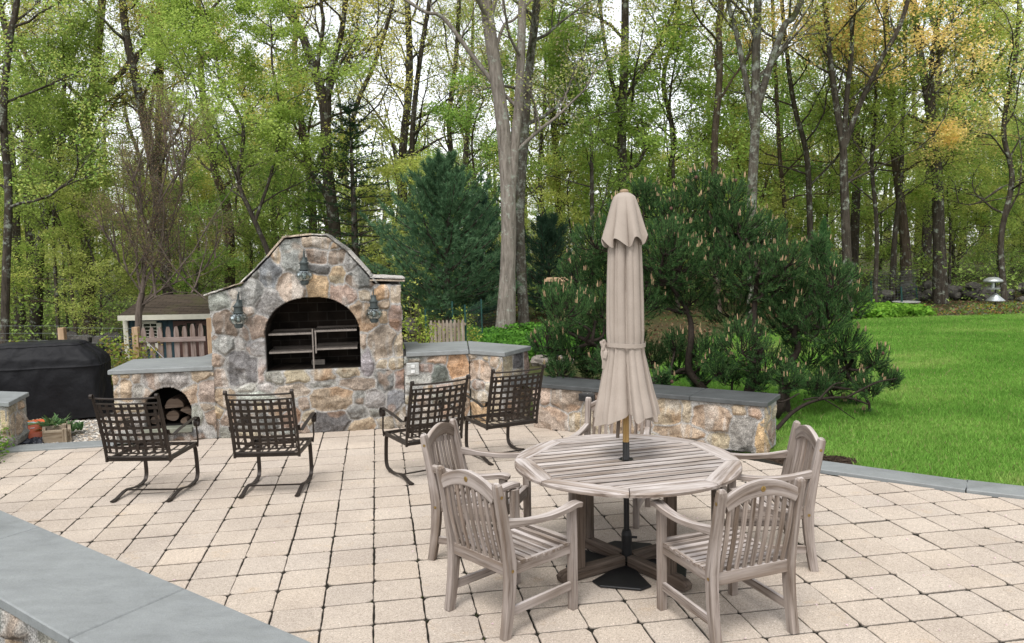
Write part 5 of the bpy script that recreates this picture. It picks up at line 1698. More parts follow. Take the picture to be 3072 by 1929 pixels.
def shingle_mat():
    t = NT('mossy_shingles')
    co = t.coord('Object', (1, 1, 1)); mp = t.n('ShaderNodeMapping'); t.l(co, mp.inputs[0])
    b = t.n('ShaderNodeTexBrick'); t.l(mp.outputs[0], b.inputs['Vector'])
    b.inputs['Scale'].default_value = 1; b.inputs['Brick Width'].default_value = .22; b.inputs['Row Height'].default_value = .10; b.inputs['Mortar Size'].default_value = .006
    b.inputs['Color1'].default_value = (.052, .040, .030, 1); b.inputs['Color2'].default_value = (.072, .056, .041, 1); b.inputs['Mortar'].default_value = (.022, .018, .013, 1)
    m = t.ramp(t.noise(co, 1.6, 5), [(.54, (0, 0, 0)), (.70, (.6,) * 3)])
    return t.bsdf(t.mix(m, b.outputs['Color'], (.060, .064, .022)), .95, None, .1)


m_shingle = shingle_mat()
rr_ = spx(600, 160, SY + 1.05)
mb = MB()
xa, xb = el[0], el[0] + 3.9
ye, yr, zr_ = SY - .25, SY + 1.0, rr_[2]
zz0 = el[2] + .03
rows = 14
for k in range(rows):
    t0, t1 = k / rows, (k + 1.25) / rows
    y0_, y1_ = ye + (yr - ye) * t0, ye + (yr - ye) * min(t1, 1); z0_, z1_ = zz0 + (zr_ - zz0) * t0, zz0 + (zr_ - zz0) * min(t1, 1)
    mb.add([(xa, y0_, z0_ + .012), (xb, y0_, z0_ + .012), (xb, y1_, z1_ + .002), (xa, y1_, z1_ + .002), (xa, y0_, z0_), (xb, y0_, z0_)], [(0, 1, 2, 3), (4, 5, 1, 0)])
mb.add([(xa, yr, zr_), (xb, yr, zr_), (xb, yr + 1.25, zz0), (xa, yr + 1.25, zz0)], [(0, 1, 2, 3)])
mb.add([(xa, ye, zz0 - .01), (xb, ye, zz0 - .01), (xb, yr, zr_ - .01), (xa, yr, zr_ - .01), (xb, yr + 1.25, zz0 - .02), (xa, yr + 1.25, zz0 - .02)], [(3, 2, 1, 0), (2, 3, 5, 4), (0, 3, 5), (1, 4, 2)])
mb.build('roof', m_shingle, shed, world=True)
mb = MB(); mb.box(((xa + xb) / 2, ye - .012, zz0 - .035), (xb - xa, .022, .095)); mb.build('fascia', m_trim, shed, world=True)
mb = MB(); mb.box((x0 + .03, SY - .02, (zb + ze) / 2), (.09, .05, ze - zb - .06)); mb.build('corner_board', m_trim, shed, world=True)
wl0, wr0 = spx(500, 650), spx(950, 1170)
mb = MB()
wx0, wx1, wz1, wz0 = wl0[0], wr0[0], wl0[2], spx(600, 1170)[2]
gw0, gw1 = spx(585, 690)[0], spx(830, 690)[0]; gz1 = spx(600, 698)[2]; gz0 = spx(600, 1070)[2]
for (a0, a1, b0, b1) in ((wx0, gw0, wz0, wz1), (gw1, wx1, wz0, wz1 - .04), (gw0, gw1, gz1, wz1), (gw0, gw1, wz0, gz0)): mb.box(((a0 + a1) / 2, SY - .022, (b0 + b1) / 2), (a1 - a0, .04, b1 - b0))
fr_ = mb.build('window', m_trim, shed, world=True)
mb = MB(); mb.box(((gw0 + gw1) / 2, SY - .008, (gz0 + gz1) / 2), (gw1 - gw0, .012, gz1 - gz0)); pn_ = mb.build('pane', m_pane, fr_); pn_.location = [-c for c in shed.location]
mb = MB(); mb.box(((gw0 + gw1) / 2, SY - .018, (gz0 + gz1) / 2), (.014, .012, gz1 - gz0))
for k in range(1, 6): mb.box(((gw0 + gw1) / 2, SY - .019, gz0 + (gz1 - gz0) * k / 6.0), (gw1 - gw0, .012, .014))
pn_ = mb.build('window_bars', m_trim, fr_); pn_.location = [-c for c in shed.location]
dx0 = spx(1140, 700)[0]; dz1 = spx(1300, 640)[2]
for k in range(2):
    q0 = dx0 + k * .72; mb = MB()
    mb.box((q0 + .35, SY - .018, (zb + .1 + dz1) / 2), (.70, .035, dz1 - zb - .1), 0, ch=.004)
    for zc_ in (.2, .62): mb.box((q0 + .35, SY - .039, zb + .1 + (dz1 - zb - .1) * zc_), (.60, .01, .03))
    dr = mb.build('door', m_door, shed, world=True)
    for s in range(3):
        zt_ = dz1 - .05 - (.035 * abs(s - 1) if k == 0 else .0)
        mb = MB(); w3 = .16
        xx = q0 + .15 + s * .2
        mb.add([(xx - w3 / 2, SY - .0385, dz1 - .30), (xx + w3 / 2, SY - .0385, dz1 - .30), (xx + w3 / 2, SY - .0385, zt_ - .02 * (s == 2)), (xx, SY - .0385, zt_), (xx - w3 / 2, SY - .0385, zt_ - .02 * (s == 0))], [(0, 1, 2, 3, 4)])
        pn_ = mb.build('pane', m_pane, dr); pn_.location = [-c for c in shed.location]

# ================================================================== garden beyond the right wing
ppx = lambda x, y, Y=15.0: at((1050 + x / 1.989) / PX, (640 + y / 1.989) / PX, Y)
pf = thing('picket_fence', 'short silvery picket fence panel among the shrubs right of the fireplace', 'fence', (-1.24, 15, 0))
for k in range(9):
    xx = 483 + (672 - 483) * k / 8
    a = ppx(xx, 640 - 6 * k / 8)
    mb = MB(); picket(mb, a[0], 15 + .0, .0, a[2], .062); mb.build('picket', m_picketgrey, pf, world=True)
mb = MB(); a, b = ppx(470, 668), ppx(690, 662)
mb.sweep([(a[0], 15.03, a[2]), (b[0], 15.03, b[2])], .03, .05, (0, 0, 1), .1); mb.build('rail', m_picketgrey, pf, world=True); mb = MB(); mb.sweep([(a[0], 15.03, .2), (b[0], 15.03, .2)], .03, .05, (0, 0, 1), .1); mb.build('rail', m_picketgrey, pf, world=True)
m_tpost = simple('green_steel', (.012, .060, .050), .6, .4, .2, .2)
gfence = thing('green_wire_fence', 'green steel posts with nearly invisible garden wire beside the picket panel', 'fence', (-.9, 15.5, 0))
gp_ = [(ppx(452, 570, 15.6), 15.6), (ppx(612, 525, 16.2), 16.2), (ppx(688, 545, 15.1), 15.1), (ppx(785, 512, 18.0), 18.0), (ppx(890, 540, 19.0), 19.0)]
for p, Y in gp_[:4]:
    mb = MB(); mb.sweep([(p[0], Y, -.1), (p[0] - .01, Y, p[2])], .032, .032, (0, 1, 0), .1); mb.build('post', m_tpost, gfence, world=True)
mb = MB()
for (p, Y), (p2, Y2) in ((gp_[2], gp_[3]), (gp_[3], gp_[4]), (gp_[0], gp_[1])):
    h_ = min(p[2], p2[2]) - .02
    for z in np.linspace(.08, h_, 12): mb.tube([(p[0], Y, z), ((p[0] + p2[0]) / 2, (Y + Y2) / 2, z - .015), (p2[0], Y2, z)], .0018, 3)
    n_ = int(math.hypot(p2[0] - p[0], Y2 - Y) / .09)
    for k in range(n_):
        t = k / n_; mb.tube([(p[0] + (p2[0] - p[0]) * t, Y + (Y2 - Y) * t, z) for z in (0, h_)], .0014, 3)
mb.build('mesh', simple('green_wire', (.03, .07, .06), .5, .3, .3), gfence, world=True)

# bird feeders
def post_feeder():
    c0 = at(1309, 664, 13.0)
    f = thing('bird_feeder', 'small flat roofed wooden bird feeder on a dark pole left of the pine', 'bird feeder', (c0[0], 13.0, -.07))
    z = at(1309, 657, 13.0)[2]
    mb = MB(); w = .20
    mb.add([(c0[0] - w, 12.85, z - .025), (c0[0] + w, 12.85, z - .025), (c0[0] + w, 13.15, z - .025), (c0[0] - w, 13.15, z - .025), (c0[0] - w * .8, 13.0, z + .035), (c0[0] + w * .8, 13.0, z + .035)], [(0, 1, 5, 4), (1, 2, 5), (2, 3, 4, 5), (3, 0, 4), (3, 2, 1, 0)])
    mb.build('roof', m_post, f, world=True)
    zt = at(1309, 679, 13.0)[2]
    mb = MB(); mb.box((c0[0], 13.0, zt), (.36, .26, .03), 0, ch=.004)
    for s in (-1, 1): mb.box((c0[0] + s * .12, 13.0, (zt + z) / 2), (.02, .2, z - zt - .03))
    mb.build('tray', m_plank, f, world=True)
    mb = MB(); mb.tube([(c0[0], 13.0, -.1), (c0[0], 13.0, zt - .012)], .016, 8); mb.lathe([(.016, zt - .35), (.06, zt - .33), (.06, zt - .12), (.016, zt - .1)], (c0[0], 13.0, 0), 14); mb.build('pole', m_black, f, world=True)


post_feeder()
fpx = lambda x, y, Y=25.0: at((2550 + x / 2.649) / PX, (820 + y / 2.649) / PX, Y)
a = fpx(1137, 75); tf = thing('tube_feeder', 'hanging tube bird feeder with pale dome baffle at the wood edge', 'bird feeder', (a[0], 25.0, ground_h(a[0], 25.0)))
m_galv = simple('pale_metal', (.45, .47, .47), .35, .5, .6)
zt, zb_, zc_ = a[2] + .1, fpx(1150, 118)[2], fpx(1155, 185)[2]
mb = MB(); mb.lathe([(.0, zt + .09), (.14, zt + .07), (.26, zt - .0), (.29, zt - .06), (.24, zt - .09), (.0, zt - .07)], (a[0], 25, 0), 20); mb.build('dome_baffle', m_galv, tf, smooth=True, world=True)
mb = MB(); mb.tube([(a[0], 25, zb_ + .02), (a[0], 25, zt - .05)], .05, 10); mb.lathe([(.0, zb_ - .03), (.2, zb_ - .03), (.21, zb_ + .02), (.0, zb_ + .02)], (a[0], 25, 0), 16); mb.build('seed_tube', m_galv, tf, world=True)
a2 = fpx(1157, 165)
mb = MB(); mb.lathe([(.02, a2[2] + .03), (.28, a2[2] - .20), (.27, a2[2] - .22), (.02, a2[2] - .05)], (a2[0], 25, 0), 20); mb.build('cone_baffle', m_galv, tf, smooth=True, world=True)
mb = MB(); mb.tube([(a2[0], 25.0, ground_h(a2[0], 25.0) - .1), (a2[0], 25.0, zt - .5), (a2[0] - .03, 25.0, zt + .2)], .018, 8); mb.build('pole', m_black, tf, world=True)
a = fpx(447, 235, 26.7); bb = thing('bird_bath', 'shallow grey bird bath dish on the planted bank far right', 'bird bath', (a[0], 26.7, ground_h(a[0], 26.7)))
mb = MB(); z = a[2]; mb.lathe([(.0, z - .03), (.2, z - .03), (.44, z + .03), (.44, z + .05), (.2, z + .0), (.0, z - .005)], (a[0], 26.7, 0), 24); mb.build('dish', simple('grey_concrete', (.36, .36, .34), .8), bb, world=True)
mb = MB(); mb.lathe([(.16, -.2), (.1, z - .1), (.12, z - .03)], (a[0], 26.7, 0), 16); mb.build('pedestal', simple('grey_concrete_stem', (.12, .12, .11), .8), bb, world=True)
# wire pen among the trees on the right
wp = thing('wire_pen', 'wire pen with green posts at the edge of the wood far right', 'fence', (13.3, 28, -.07))
mb = MB()
pts_ = [(fpx(165, 60, 27.9)[0], 27.9, fpx(165, 60, 27.9)[2]), (fpx(405, 105, 27.0)[0], 27.0, fpx(405, 105, 27)[2]), (fpx(525, 112, 28.5)[0], 28.5, fpx(525, 112, 28.5)[2]), (fpx(340, 105, 30.0)[0], 30.0, fpx(340, 105, 30.)[2])]
for p in pts_:
    mb2 = MB(); mb2.sweep([(p[0] + .06, p[1], -.1), (p[0], p[1], p[2])], .045, .045, (0, 1, 0), .1); mb2.build('post', m_tpost, wp, world=True)
for k in range(4):
    p, p2 = pts_[k], pts_[(k + 1) % 4]
    for z in np.linspace(.1, 1.15, 12): mb.tube([(p[0], p[1], z), (p2[0], p2[1], z)], .003, 3)
    n_ = int(math.hypot(p2[0] - p[0], p2[1] - p[1]) / .1)
    for q in range(n_): mb.tube([(p[0] + (p2[0] - p[0]) * q / n_, p[1] + (p2[1] - p[1]) * q / n_, z) for z in (0, 1.15)], .0025, 3)
mb.build('mesh', m_wire, wp, world=True)

# ================================================================== trees
def bark_mat(name, c1, c2, lichen=0.0, moss=0.0):
    t = NT(name)
    co = t.coord('Object', (1, 1, 1))
    g = t.noise(t.coord('Object', (7, 7, 1.1)), 2.4, 6, .7)
    col = t.ramp(g, [(.34, c2), (.62, c1)])
    if lichen:
        m = t.ramp(t.noise(co, 4.5, 6, .75), [(.60 - lichen * .12, (0, 0, 0)), (.66, (.85,) * 3)])
        col = t.mix(m, col, (.34, .37, .31))
    if moss:
        m = t.ramp(t.noise(co, 2.2, 5, .7), [(.56, (0, 0, 0)), (.66, (.8,) * 3)])
        col = t.mix(m, col, (.055, .065, .015))
    return t.bsdf(col, .95, t.bump(g, .9, .04), .1)


m_bark_dark = bark_mat('dark_bark', (.085, .070, .055), (.028, .023, .018), .5)
m_bark_grey = bark_mat('grey_bark', (.27, .235, .20), (.115, .098, .080), .35)
m_bark_lichen = bark_mat('lichen_bark', (.115, .10, .08), (.045, .038, .03), .9, .9)
m_bark_brown = bark_mat('brown_bark', (.125, .095, .07), (.05, .037, .027), .3)
m_leaf = leafy('spring_leaf', (1.22, 1.12, 1.0), .55, .018, .16)
m_leaf1 = leafy('plain_leaf', (1.12, 1.06, 1.0), .45, 0, 0)
m_needle = leafy('needle', (1, 1, 1), .2, 0, 0)

G_FRESH = [(0.293, 0.439, 0.116), (0.366, 0.512, 0.146), (0.232, 0.366, 0.098)]
G_LIME = [(0.451, 0.525, 0.165), (0.525, 0.573, 0.195), (0.366, 0.451, 0.134)]
G_YELLOW = [(0.634, 0.586, 0.22), (0.708, 0.634, 0.268), (0.525, 0.525, 0.183)]
G_OCHRE = [(0.659, 0.561, 0.244), (0.708, 0.61, 0.293), (0.549, 0.512, 0.195)]
G_DEEP = [(0.195, 0.305, 0.085), (0.256, 0.366, 0.104), (0.159, 0.244, 0.073)]
G_CREAM = [(.60, .58, .42), (.52, .52, .34), (.66, .63, .50)]
G_BUD = [(.24, .145, .075), (.28, .19, .09), (.20, .22, .06)]


def leaves_mb(P, rng, per, spread, size, pal, flat=.6, droop=0.0):
    """many small leaves scattered about the twig points P"""
    P = np.asarray(P)
    n = len(P) * per
    c = np.repeat(P, per, 0) + rng.normal(0, 1, (n, 3)) * np.array([spread, spread, spread * flat])
    c[:, 2] -= droop * rng.random(n)
    nv = rng.normal(0, 1, (n, 3)); nv[:, 2] = np.abs(nv[:, 2]) + .55
    nv /= np.linalg.norm(nv, axis=1)[:, None]
    a = rng.normal(0, 1, (n, 3)); a -= nv * (a * nv).sum(1)[:, None]; a /= np.linalg.norm(a, axis=1)[:, None]
    b = np.cross(nv, a)
    s = size * rng.uniform(.55, 1.35, n)[:, None]
    v = np.stack([c - a * s * .5, c - b * s * .33 + a * s * .06, c + a * s * .55, c + b * s * .33 + a * s * .06], 1).reshape(-1, 3)
    pal = np.array(pal)
    cl = np.repeat(rng.uniform(.84, 1.16, len(P)), per)[:, None]
    pk = np.repeat(rng.integers(0, len(pal), len(P)), per)                 # a twig's leaves are of one colour
    pk = np.where(rng.random(n) < .25, rng.integers(0, len(pal), n), pk)
    col = pal[pk] * cl * rng.uniform(.86, 1.14, (n, 1))
    mb = MB(); mb.add(v, np.arange(4 * n).reshape(-1, 4), np.repeat(col, 4, 0))
    return mb


class Tree:
    def __init__(s, seed):
        s.rng = random.Random(seed); s.np = np.random.default_rng(seed)
        s.wood = MB(); s.tips = []

    def limb(s, p, d, L, r, lev, P):
        """one branch: it wanders, rises at the end, and bears smaller branches"""
        rg = s.rng
        n = 6 if lev == 1 else (4 if lev == 2 else 3)
        if lev == 1 and L > 4: n = 8
        pts = [np.array(p, float)]; d = nrm(d); st = L / n
        up = P.get('up', [0, .10, .06, .0])[lev]
        wob = P.get('wob', .22)
        for i in range(n):
            d = nrm(d + np.array([rg.gauss(0, wob), rg.gauss(0, wob), rg.gauss(0, wob * .7) + up]))
            pts.append(pts[-1] + d * st)
        rr = np.linspace(r, r * (.32 if lev < 3 else .4), n + 1)
        s.wood.tube(pts, rr, 6 if lev == 1 else (4 if lev == 2 else 3), caps=False)
        pts = np.array(pts)
        if lev >= P.get('levels', 3):
            for q in np.linspace(.35, 1, P.get('tip_n', 4)):
                i = q * n; k = min(int(i), n - 1); s.tips.append(pts[k] + (pts[k + 1] - pts[k]) * (i - k))
            return
        m = P.get('kids', [0, 8, 6, 0])[lev]
        for k in range(m):
            t = P.get('bare', .22) + (1 - P.get('bare', .22)) * (k + rg.random()) / m
            i = min(t, .999) * n; q = int(i)
            pos = pts[q] + (pts[q + 1] - pts[q]) * (i - q)
            dd = nrm(pts[q + 1] - pts[q])
            side = nrm(np.cross(dd, np.array([rg.gauss(0, 1), rg.gauss(0, 1), rg.gauss(0, 1)])))
            side[2] *= P.get('flat', .7)
            nd = nrm(dd * rg.uniform(.45, .8) + side * rg.uniform(.6, 1.0))
            s.limb(pos, nd, L * rg.uniform(.34, .56) * (1.12 - .45 * t), rr[q] * .5, lev + 1, P)
        # the tip itself runs on as a twig
        s.limb(pts[-1], nrm(pts[-1] - pts[-2]), L * .28, rr[-1], min(lev + 1, P.get('levels', 3)), P)

    def trunk(s, pts, radii, P, z0, n, L, el=(.25, .9), top=None, seg=10, dirs=None):
        """a stem along pts with n limbs above height z0"""
        path = curve(pts, 5); t = np.linspace(0, 1, len(path))
        rad = np.interp(t, np.linspace(0, 1, len(radii)), radii)
        s.wood.tube(path, rad, seg, caps=False)
        zs = path[:, 2]; zt = zs[-1]
        if n:
            lo = int(np.argmax(zs >= z0)); idx = np.linspace(lo, len(path) - 2, n)
            for k, i in enumerate(idx):
                i = int(min(max(i + s.rng.uniform(-.6, .6), lo), len(path) - 2))
                a = k * 2.4 + s.rng.uniform(-.5, .5); e = s.rng.uniform(*el)
                fr = (zs[i] - z0) / max(zt - z0, .1)
                l = L * s.rng.uniform(.7, 1.15) * (1 - .45 * fr)
                s.limb(path[i], (math.cos(a) * math.cos(e), math.sin(a) * math.cos(e), math.sin(e)), l, max(rad[i] * .42, .018), 1, P)
        s.limb(path[-1], nrm(path[-1] - path[-3]), L * .6, rad[-1], 1, P)
        return s

    def done(s, name, label, base, bark, leafm, pal, per, spread, size, group=None, flat=.6, cat='tree', local=False, droop=0.0):
        root = thing(name, label, cat, base, 0, group)
        s.wood.build('trunk', bark, root, smooth=True, world=not local)
        if per: leaves_mb(s.tips, s.np, max(2, int(round(per * (1 if name == 'small_tree' else .45)))), spread, size, pal, flat, droop).build('crown', leafm, root, world=not local)
        return root


def px_path(px, Y, top=None):
    """trunk line read from the photograph at distance Y, going on upwards past the frame to height top"""
    p = [at(x, y, Y) for x, y in px]
    if top and p[-1][2] < top:
        d = p[-1] - p[-2]; d = nrm(d); d[0] *= .5; d = nrm(d)
        k = (top - p[-1][2]) / max(d[2], .3)
        p += [p[-1] + d * k * .5 + np.array([0, .3, 0]), p[-1] + d * k]
    return [np.array(q) for q in p]


def photo_tree(seed, label, Y, px, w0, w1, bark=m_bark_dark, pal=G_LIME, forks=(), z0=3.2, n=11, L=4.2, per=8, spread=.15, size=.105, zb=-.1, P=None, top=17, extra=None, name='tree', el=(.25, .95), lean=None):
    T = Tree(seed)
    P = dict(P or {})
    path = px_path(px, Y, top)
    b = path[0].copy(); b[2] = min(zb, b[2])
    if path[0][2] > zb + .15: path = [b] + path
    ppm = CAM_F / PX / Y                      # pixels of the 2408 view per metre
    r0, r1 = w0 / ppm / 2, w1 / ppm / 2
    nn = len(path)
    rad = np.concatenate([[r0 * 1.35], np.linspace(r0, r1, max(nn - 2, 2)), [r1 * .35]])
    T.trunk(path, rad, P, z0, n, L, el)
    for f in forks:
        fpth = px_path(f['px'], Y + f.get('dy', 0), f.get('top', top))
        rf0, rf1 = f['w'][0] / ppm / 2, f['w'][1] / ppm / 2
        q = len(fpth)
        T.trunk(fpth, np.concatenate([np.linspace(rf0, rf1, max(q - 1, 2)), [rf1 * .35]]), P, f.get('z0', fpth[0][2] + 1.2), f.get('n', 6), f.get('L', L * .8), el, seg=8)
    root = T.done(name, label, (path[0][0], Y, zb), bark, m_leaf, pal, per, spread, size * .78)
    return root


LOWL = dict(up=[0, .05, .02, 0], flat=.45)
photo_tree(101, 'tallest pale grey trunk in the middle, forked, standing in the groundcover bed behind the fireplace', 20.3, [(1188, 786), (1194, 640), (1196, 500), (1186, 330), (1170, 200), (1150, 60), (1143, 0)], 38, 26, m_bark_grey, G_LIME + G_CREAM[:1],
    forks=[dict(px=[(1196, 500), (1212, 330), (1222, 200), (1228, 0)], w=(26, 17), n=6), dict(px=[(1172, 210), (1110, 130), (1040, 40), (985, 20)], w=(12, 6), n=4, L=2.2, top=11), dict(px=[(1162, 130), (1185, 60), (1215, 40)], w=(9, 5), n=3, top=10, L=2)], z0=7.5, n=8, L=3.6, per=5, size=.09)
photo_tree(102, 'lichen spotted grey trunk close behind the tallest middle trunk', 22.6, [(1232, 756), (1226, 640), (1222, 500), (1232, 330), (1246, 150), (1262, 0)], 27, 17, m_bark_lichen, G_CREAM + G_LIME, z0=5.5, n=9, L=3.2, per=6, size=.09)
photo_tree(103, 'lichen mottled forked tree rising behind the top of the dark pine', 22.0, [(1768, 740), (1768, 480), (1776, 300), (1778, 120), (1782, 0)], 25, 15, m_bark_lichen, G_LIME,
    forks=[dict(px=[(1772, 300), (1750, 170), (1728, 60), (1712, 0)], w=(14, 8), n=5), dict(px=[(1780, 260), (1812, 150), (1845, 60), (1884, 0)], w=(17, 12), n=6)], z0=6.2, n=7, L=3.4, per=6)
photo_tree(104, 'dark trunked tree with wide ochre yellow crown at the wood edge right of the pine', 24.0, [(1996, 730), (1990, 560), (1984, 400), (1982, 345), (1960, 200), (1945, 60)], 23, 9, m_bark_dark, G_OCHRE + G_YELLOW,
    forks=[dict(px=[(1984, 350), (1992, 220), (2003, 110), (2000, 0)], w=(13, 7), n=7, L=3.6), dict(px=[(1986, 345), (2020, 250), (2072, 140), (2130, 20)], w=(14, 8), n=8, L=3.8), dict(px=[(1990, 430), (2070, 390), (2180, 340)], w=(6, 3), n=3, L=2, top=0)], z0=6.2, n=7, L=3.6, per=11)
photo_tree(105, 'slim grey trunk left of the lichen mottled forked tree above the pine', 26.0, [(1686, 690), (1684, 470), (1680, 340), (1692, 180), (1690, 60), (1696, 0)], 18, 12, m_bark_brown, G_LIME, z0=6.5, n=9, L=3.6, per=8)
photo_tree(106, 'straight dark tree directly behind the top of the closed umbrella', 26.5, [(1462, 690), (1464, 440), (1462, 300), (1468, 150), (1470, 0)], 25, 15, m_bark_dark, G_LIME + G_FRESH, forks=[dict(px=[(1466, 300), (1430, 150), (1410, 0)], w=(11, 6), n=5), dict(px=[(1470, 230), (1540, 120), (1590, 0)], w=(10, 5), n=6)], z0=4.2, n=9, per=9, P=LOWL)
photo_tree(107, 'dark tree between the middle trunks and the umbrella with layered bright leaves', 30.0, [(1316, 700), (1312, 430), (1302, 300), (1296, 150), (1300, 0)], 17, 10, m_bark_dark, G_FRESH, z0=3.6, n=12, L=4.2, per=10, P=LOWL)
photo_tree(108, 'thin dark stemmed young tree with tiers of bright leaves left of the umbrella', 25.0, [(1392, 660), (1392, 440), (1388, 300), (1378, 240)], 11, 4, m_bark_dark, G_FRESH, z0=2.6, n=13, L=2.6, per=11, P=LOWL, top=8.5)
photo_tree(109, 'broad rough brown trunk left of the bare twiggy tree, yellow green crown above', 30.0, [(212, 830), (206, 640), (204, 430), (206, 300), (222, 190), (240, 0)], 27, 15, m_bark_brown, G_LIME + G_FRESH[:1] + G_YELLOW[:1],
    forks=[dict(px=[(222, 240), (270, 190), (340, 110), (372, 70), (404, 10)], w=(12, 7), n=6, L=3), dict(px=[(205, 390), (130, 250), (60, 130), (30, 0)], w=(12, 6), n=7, L=3.2)], z0=5.5, n=9, per=10, zb=-.95)
photo_tree(110, 'leaning dark trunk behind the bare twiggy tree, curving left as it rises', 29.0, [(398, 720), (388, 600), (372, 470), (350, 330), (322, 200), (300, 100), (288, 0)], 25, 14, m_bark_dark, G_LIME + G_YELLOW[:1], forks=[dict(px=[(345, 310), (370, 170), (400, 90), (490, 30)], w=(10, 5), n=6, L=3)], z0=5.0, n=9, per=9, zb=-.95)
photo_tree(111, 'straight dark trunk just right of the leaning one, behind the bare twiggy tree', 32.0, [(400, 730), (378, 520), (372, 330), (378, 170), (374, 0)], 17, 12, m_bark_dark, G_LIME, z0=6, n=9, per=9, zb=-.95)
photo_tree(112, 'thick reddish brown trunk low in the wood between shed and fireplace', 36.0, [(540, 720), (540, 560), (530, 470), (505, 400), (480, 250), (470, 120)], 25, 10, m_bark_brown, G_FRESH + G_LIME, z0=5, n=10, per=9, zb=-.9)
photo_tree(113, 'dark leaning trunk at the far left in front of a second stem', 30.0, [(82, 800), (92, 640), (96, 560), (122, 430), (92, 300), (50, 150), (10, 60)], 22, 10, m_bark_dark, G_LIME + G_FRESH, forks=[dict(px=[(110, 470), (150, 330), (150, 200), (200, 60)], w=(9, 5), n=6, L=3)], z0=4.5, n=10, per=10, zb=-.95)
photo_tree(114, 'many stemmed dark tree rising from behind the hemlock above the fireplace peak', 28.0, [(800, 700), (785, 520), (770, 400), (762, 250), (735, 150), (700, 60), (660, 0)], 30, 13, m_bark_dark, G_YELLOW,
    forks=[dict(px=[(768, 300), (776, 180), (800, 90), (812, 0)], w=(17, 10), n=6), dict(px=[(765, 280), (745, 190), (760, 60), (755, 0)], w=(11, 7), n=5), dict(px=[(790, 500), (735, 410), (670, 340), (610, 290)], w=(14, 6), n=6, L=3, top=8), dict(px=[(800, 420), (838, 250), (880, 150), (925, 0)], w=(13, 7), n=6)], z0=7, n=6, per=7)
photo_tree(115, 'lone dark trunk in the bright gap above the blue green white pine', 31.0, [(966, 700), (968, 400), (972, 280), (985, 160), (1000, 60), (1010, 0)], 14, 9, m_bark_dark, G_CREAM[:1] + G_LIME, z0=6.5, n=9, L=3.4, per=5)
photo_tree(116, 'thickest dark trunk in the right hand wood, beside the bird feeder', 28.0, [(2212, 716), (2208, 560), (2204, 420), (2198, 340), (2180, 220), (2160, 100)], 27, 13, m_bark_dark, G_YELLOW + G_LIME, forks=[dict(px=[(2202, 360), (2250, 240), (2300, 170), (2360, 120)], w=(12, 6), n=8, L=3.4), dict(px=[(2200, 350), (2190, 150), (2215, 0)], w=(12, 7), n=7)], z0=5.5, n=8, per=12)
photo_tree(117, 'grey brown trunk next left of the wire pen in the right hand wood', 30.0, [(2132, 700), (2128, 560), (2112, 430), (2100, 330), (2090, 150)], 21, 11, m_bark_brown, G_OCHRE + G_LIME, z0=4.5, n=11, per=11, P=LOWL)
photo_tree(118, 'slender dark trunk behind the wire pen leaning slightly right', 29.0, [(2098, 705), (2104, 560), (2118, 430), (2122, 300), (2128, 160)], 12, 7, m_bark_dark, G_LIME, z0=3.8, n=11, per=11, P=LOWL)
photo_tree(119, 'slim upright tree right of the ochre crowned one, its leaves in low tiers', 27.0, [(2058, 700), (2062, 540), (2050, 380), (2060, 250)], 11, 6, m_bark_dark, G_FRESH, z0=2.6, n=14, L=3, per=12, P=LOWL, top=11)
photo_tree(120, 'dark tree at the right edge with bent low limbs over the lawn', 27.0, [(2362, 700), (2354, 560), (2380, 420), (2360, 300), (2390, 120)], 14, 9, m_bark_dark, G_LIME + G_FRESH, forks=[dict(px=[(2356, 440), (2290, 480), (2230, 470)], w=(6, 3), n=4, L=1.8, top=0)], z0=2.6, n=14, L=3.6, per=12, P=LOWL)
photo_tree(121, 'dark trunk behind the pine on its right shoulder with bright understory leaves', 27.5, [(1908, 700), (1904, 500), (1896, 360), (1868, 250), (1850, 120)], 15, 8, m_bark_dark, G_FRESH + G_LIME, z0=3.8, n=11, per=10, P=LOWL)
photo_tree(122, 'dark trunk at the extreme left edge of the wood', 24.0, [(10, 830), (14, 650), (20, 450), (8, 280), (22, 100), (40, 0)], 20, 12, m_bark_dark, G_LIME + G_FRESH, z0=3.6, n=11, L=3.8, per=11, zb=-.95, P=LOWL)
photo_tree(123, 'thin dark stem between the far left trunk and the broad rough brown trunk', 27.0, [(138, 800), (130, 640), (126, 500), (140, 350)], 9, 5, m_bark_dark, G_DEEP + G_FRESH, z0=2.2, n=14, L=2.8, per=12, zb=-.95, P=LOWL, top=10)
photo_tree(124, 'bright green tree arching left behind the left slope of the fireplace', 24.0, [(645, 690), (632, 600), (590, 500), (560, 420), (572, 300), (520, 190)], 13, 6, m_bark_dark, G_FRESH, forks=[dict(px=[(600, 520), (640, 400), (660, 280), (640, 150)], w=(8, 4), n=9, L=2.8, top=10), dict(px=[(562, 430), (520, 330), (470, 250)], w=(7, 3), n=7, L=2.6, top=9)], z0=3.2, n=11, L=3.0, per=15, zb=-.5, P=LOWL, top=10, size=.1)
photo_tree(125, 'slender tree with fresh green tiers right behind the tall middle trunks', 28.0, [(1272, 690), (1278, 520), (1268, 400), (1280, 250)], 10, 6, m_bark_dark, G_FRESH + G_LIME, z0=2.2, n=13, L=2.8, per=11, P=LOWL, top=10)
photo_tree(126, 'dark twin to the lone trunk, right of the gap above the white pine', 33.0, [(1050, 690), (1062, 430), (1056, 280), (1072, 140), (1080, 0)], 13, 9, m_bark_dark, G_FRESH + G_LIME, z0=4.5, n=11, per=9)
photo_tree(127, 'pale brown trunk left of the ochre crowned tree, seen over the pine', 30.0, [(1850, 700), (1846, 500), (1836, 400), (1830, 300)], 12, 8, m_bark_brown, G_FRESH, z0=3.4, n=12, per=10, P=LOWL)
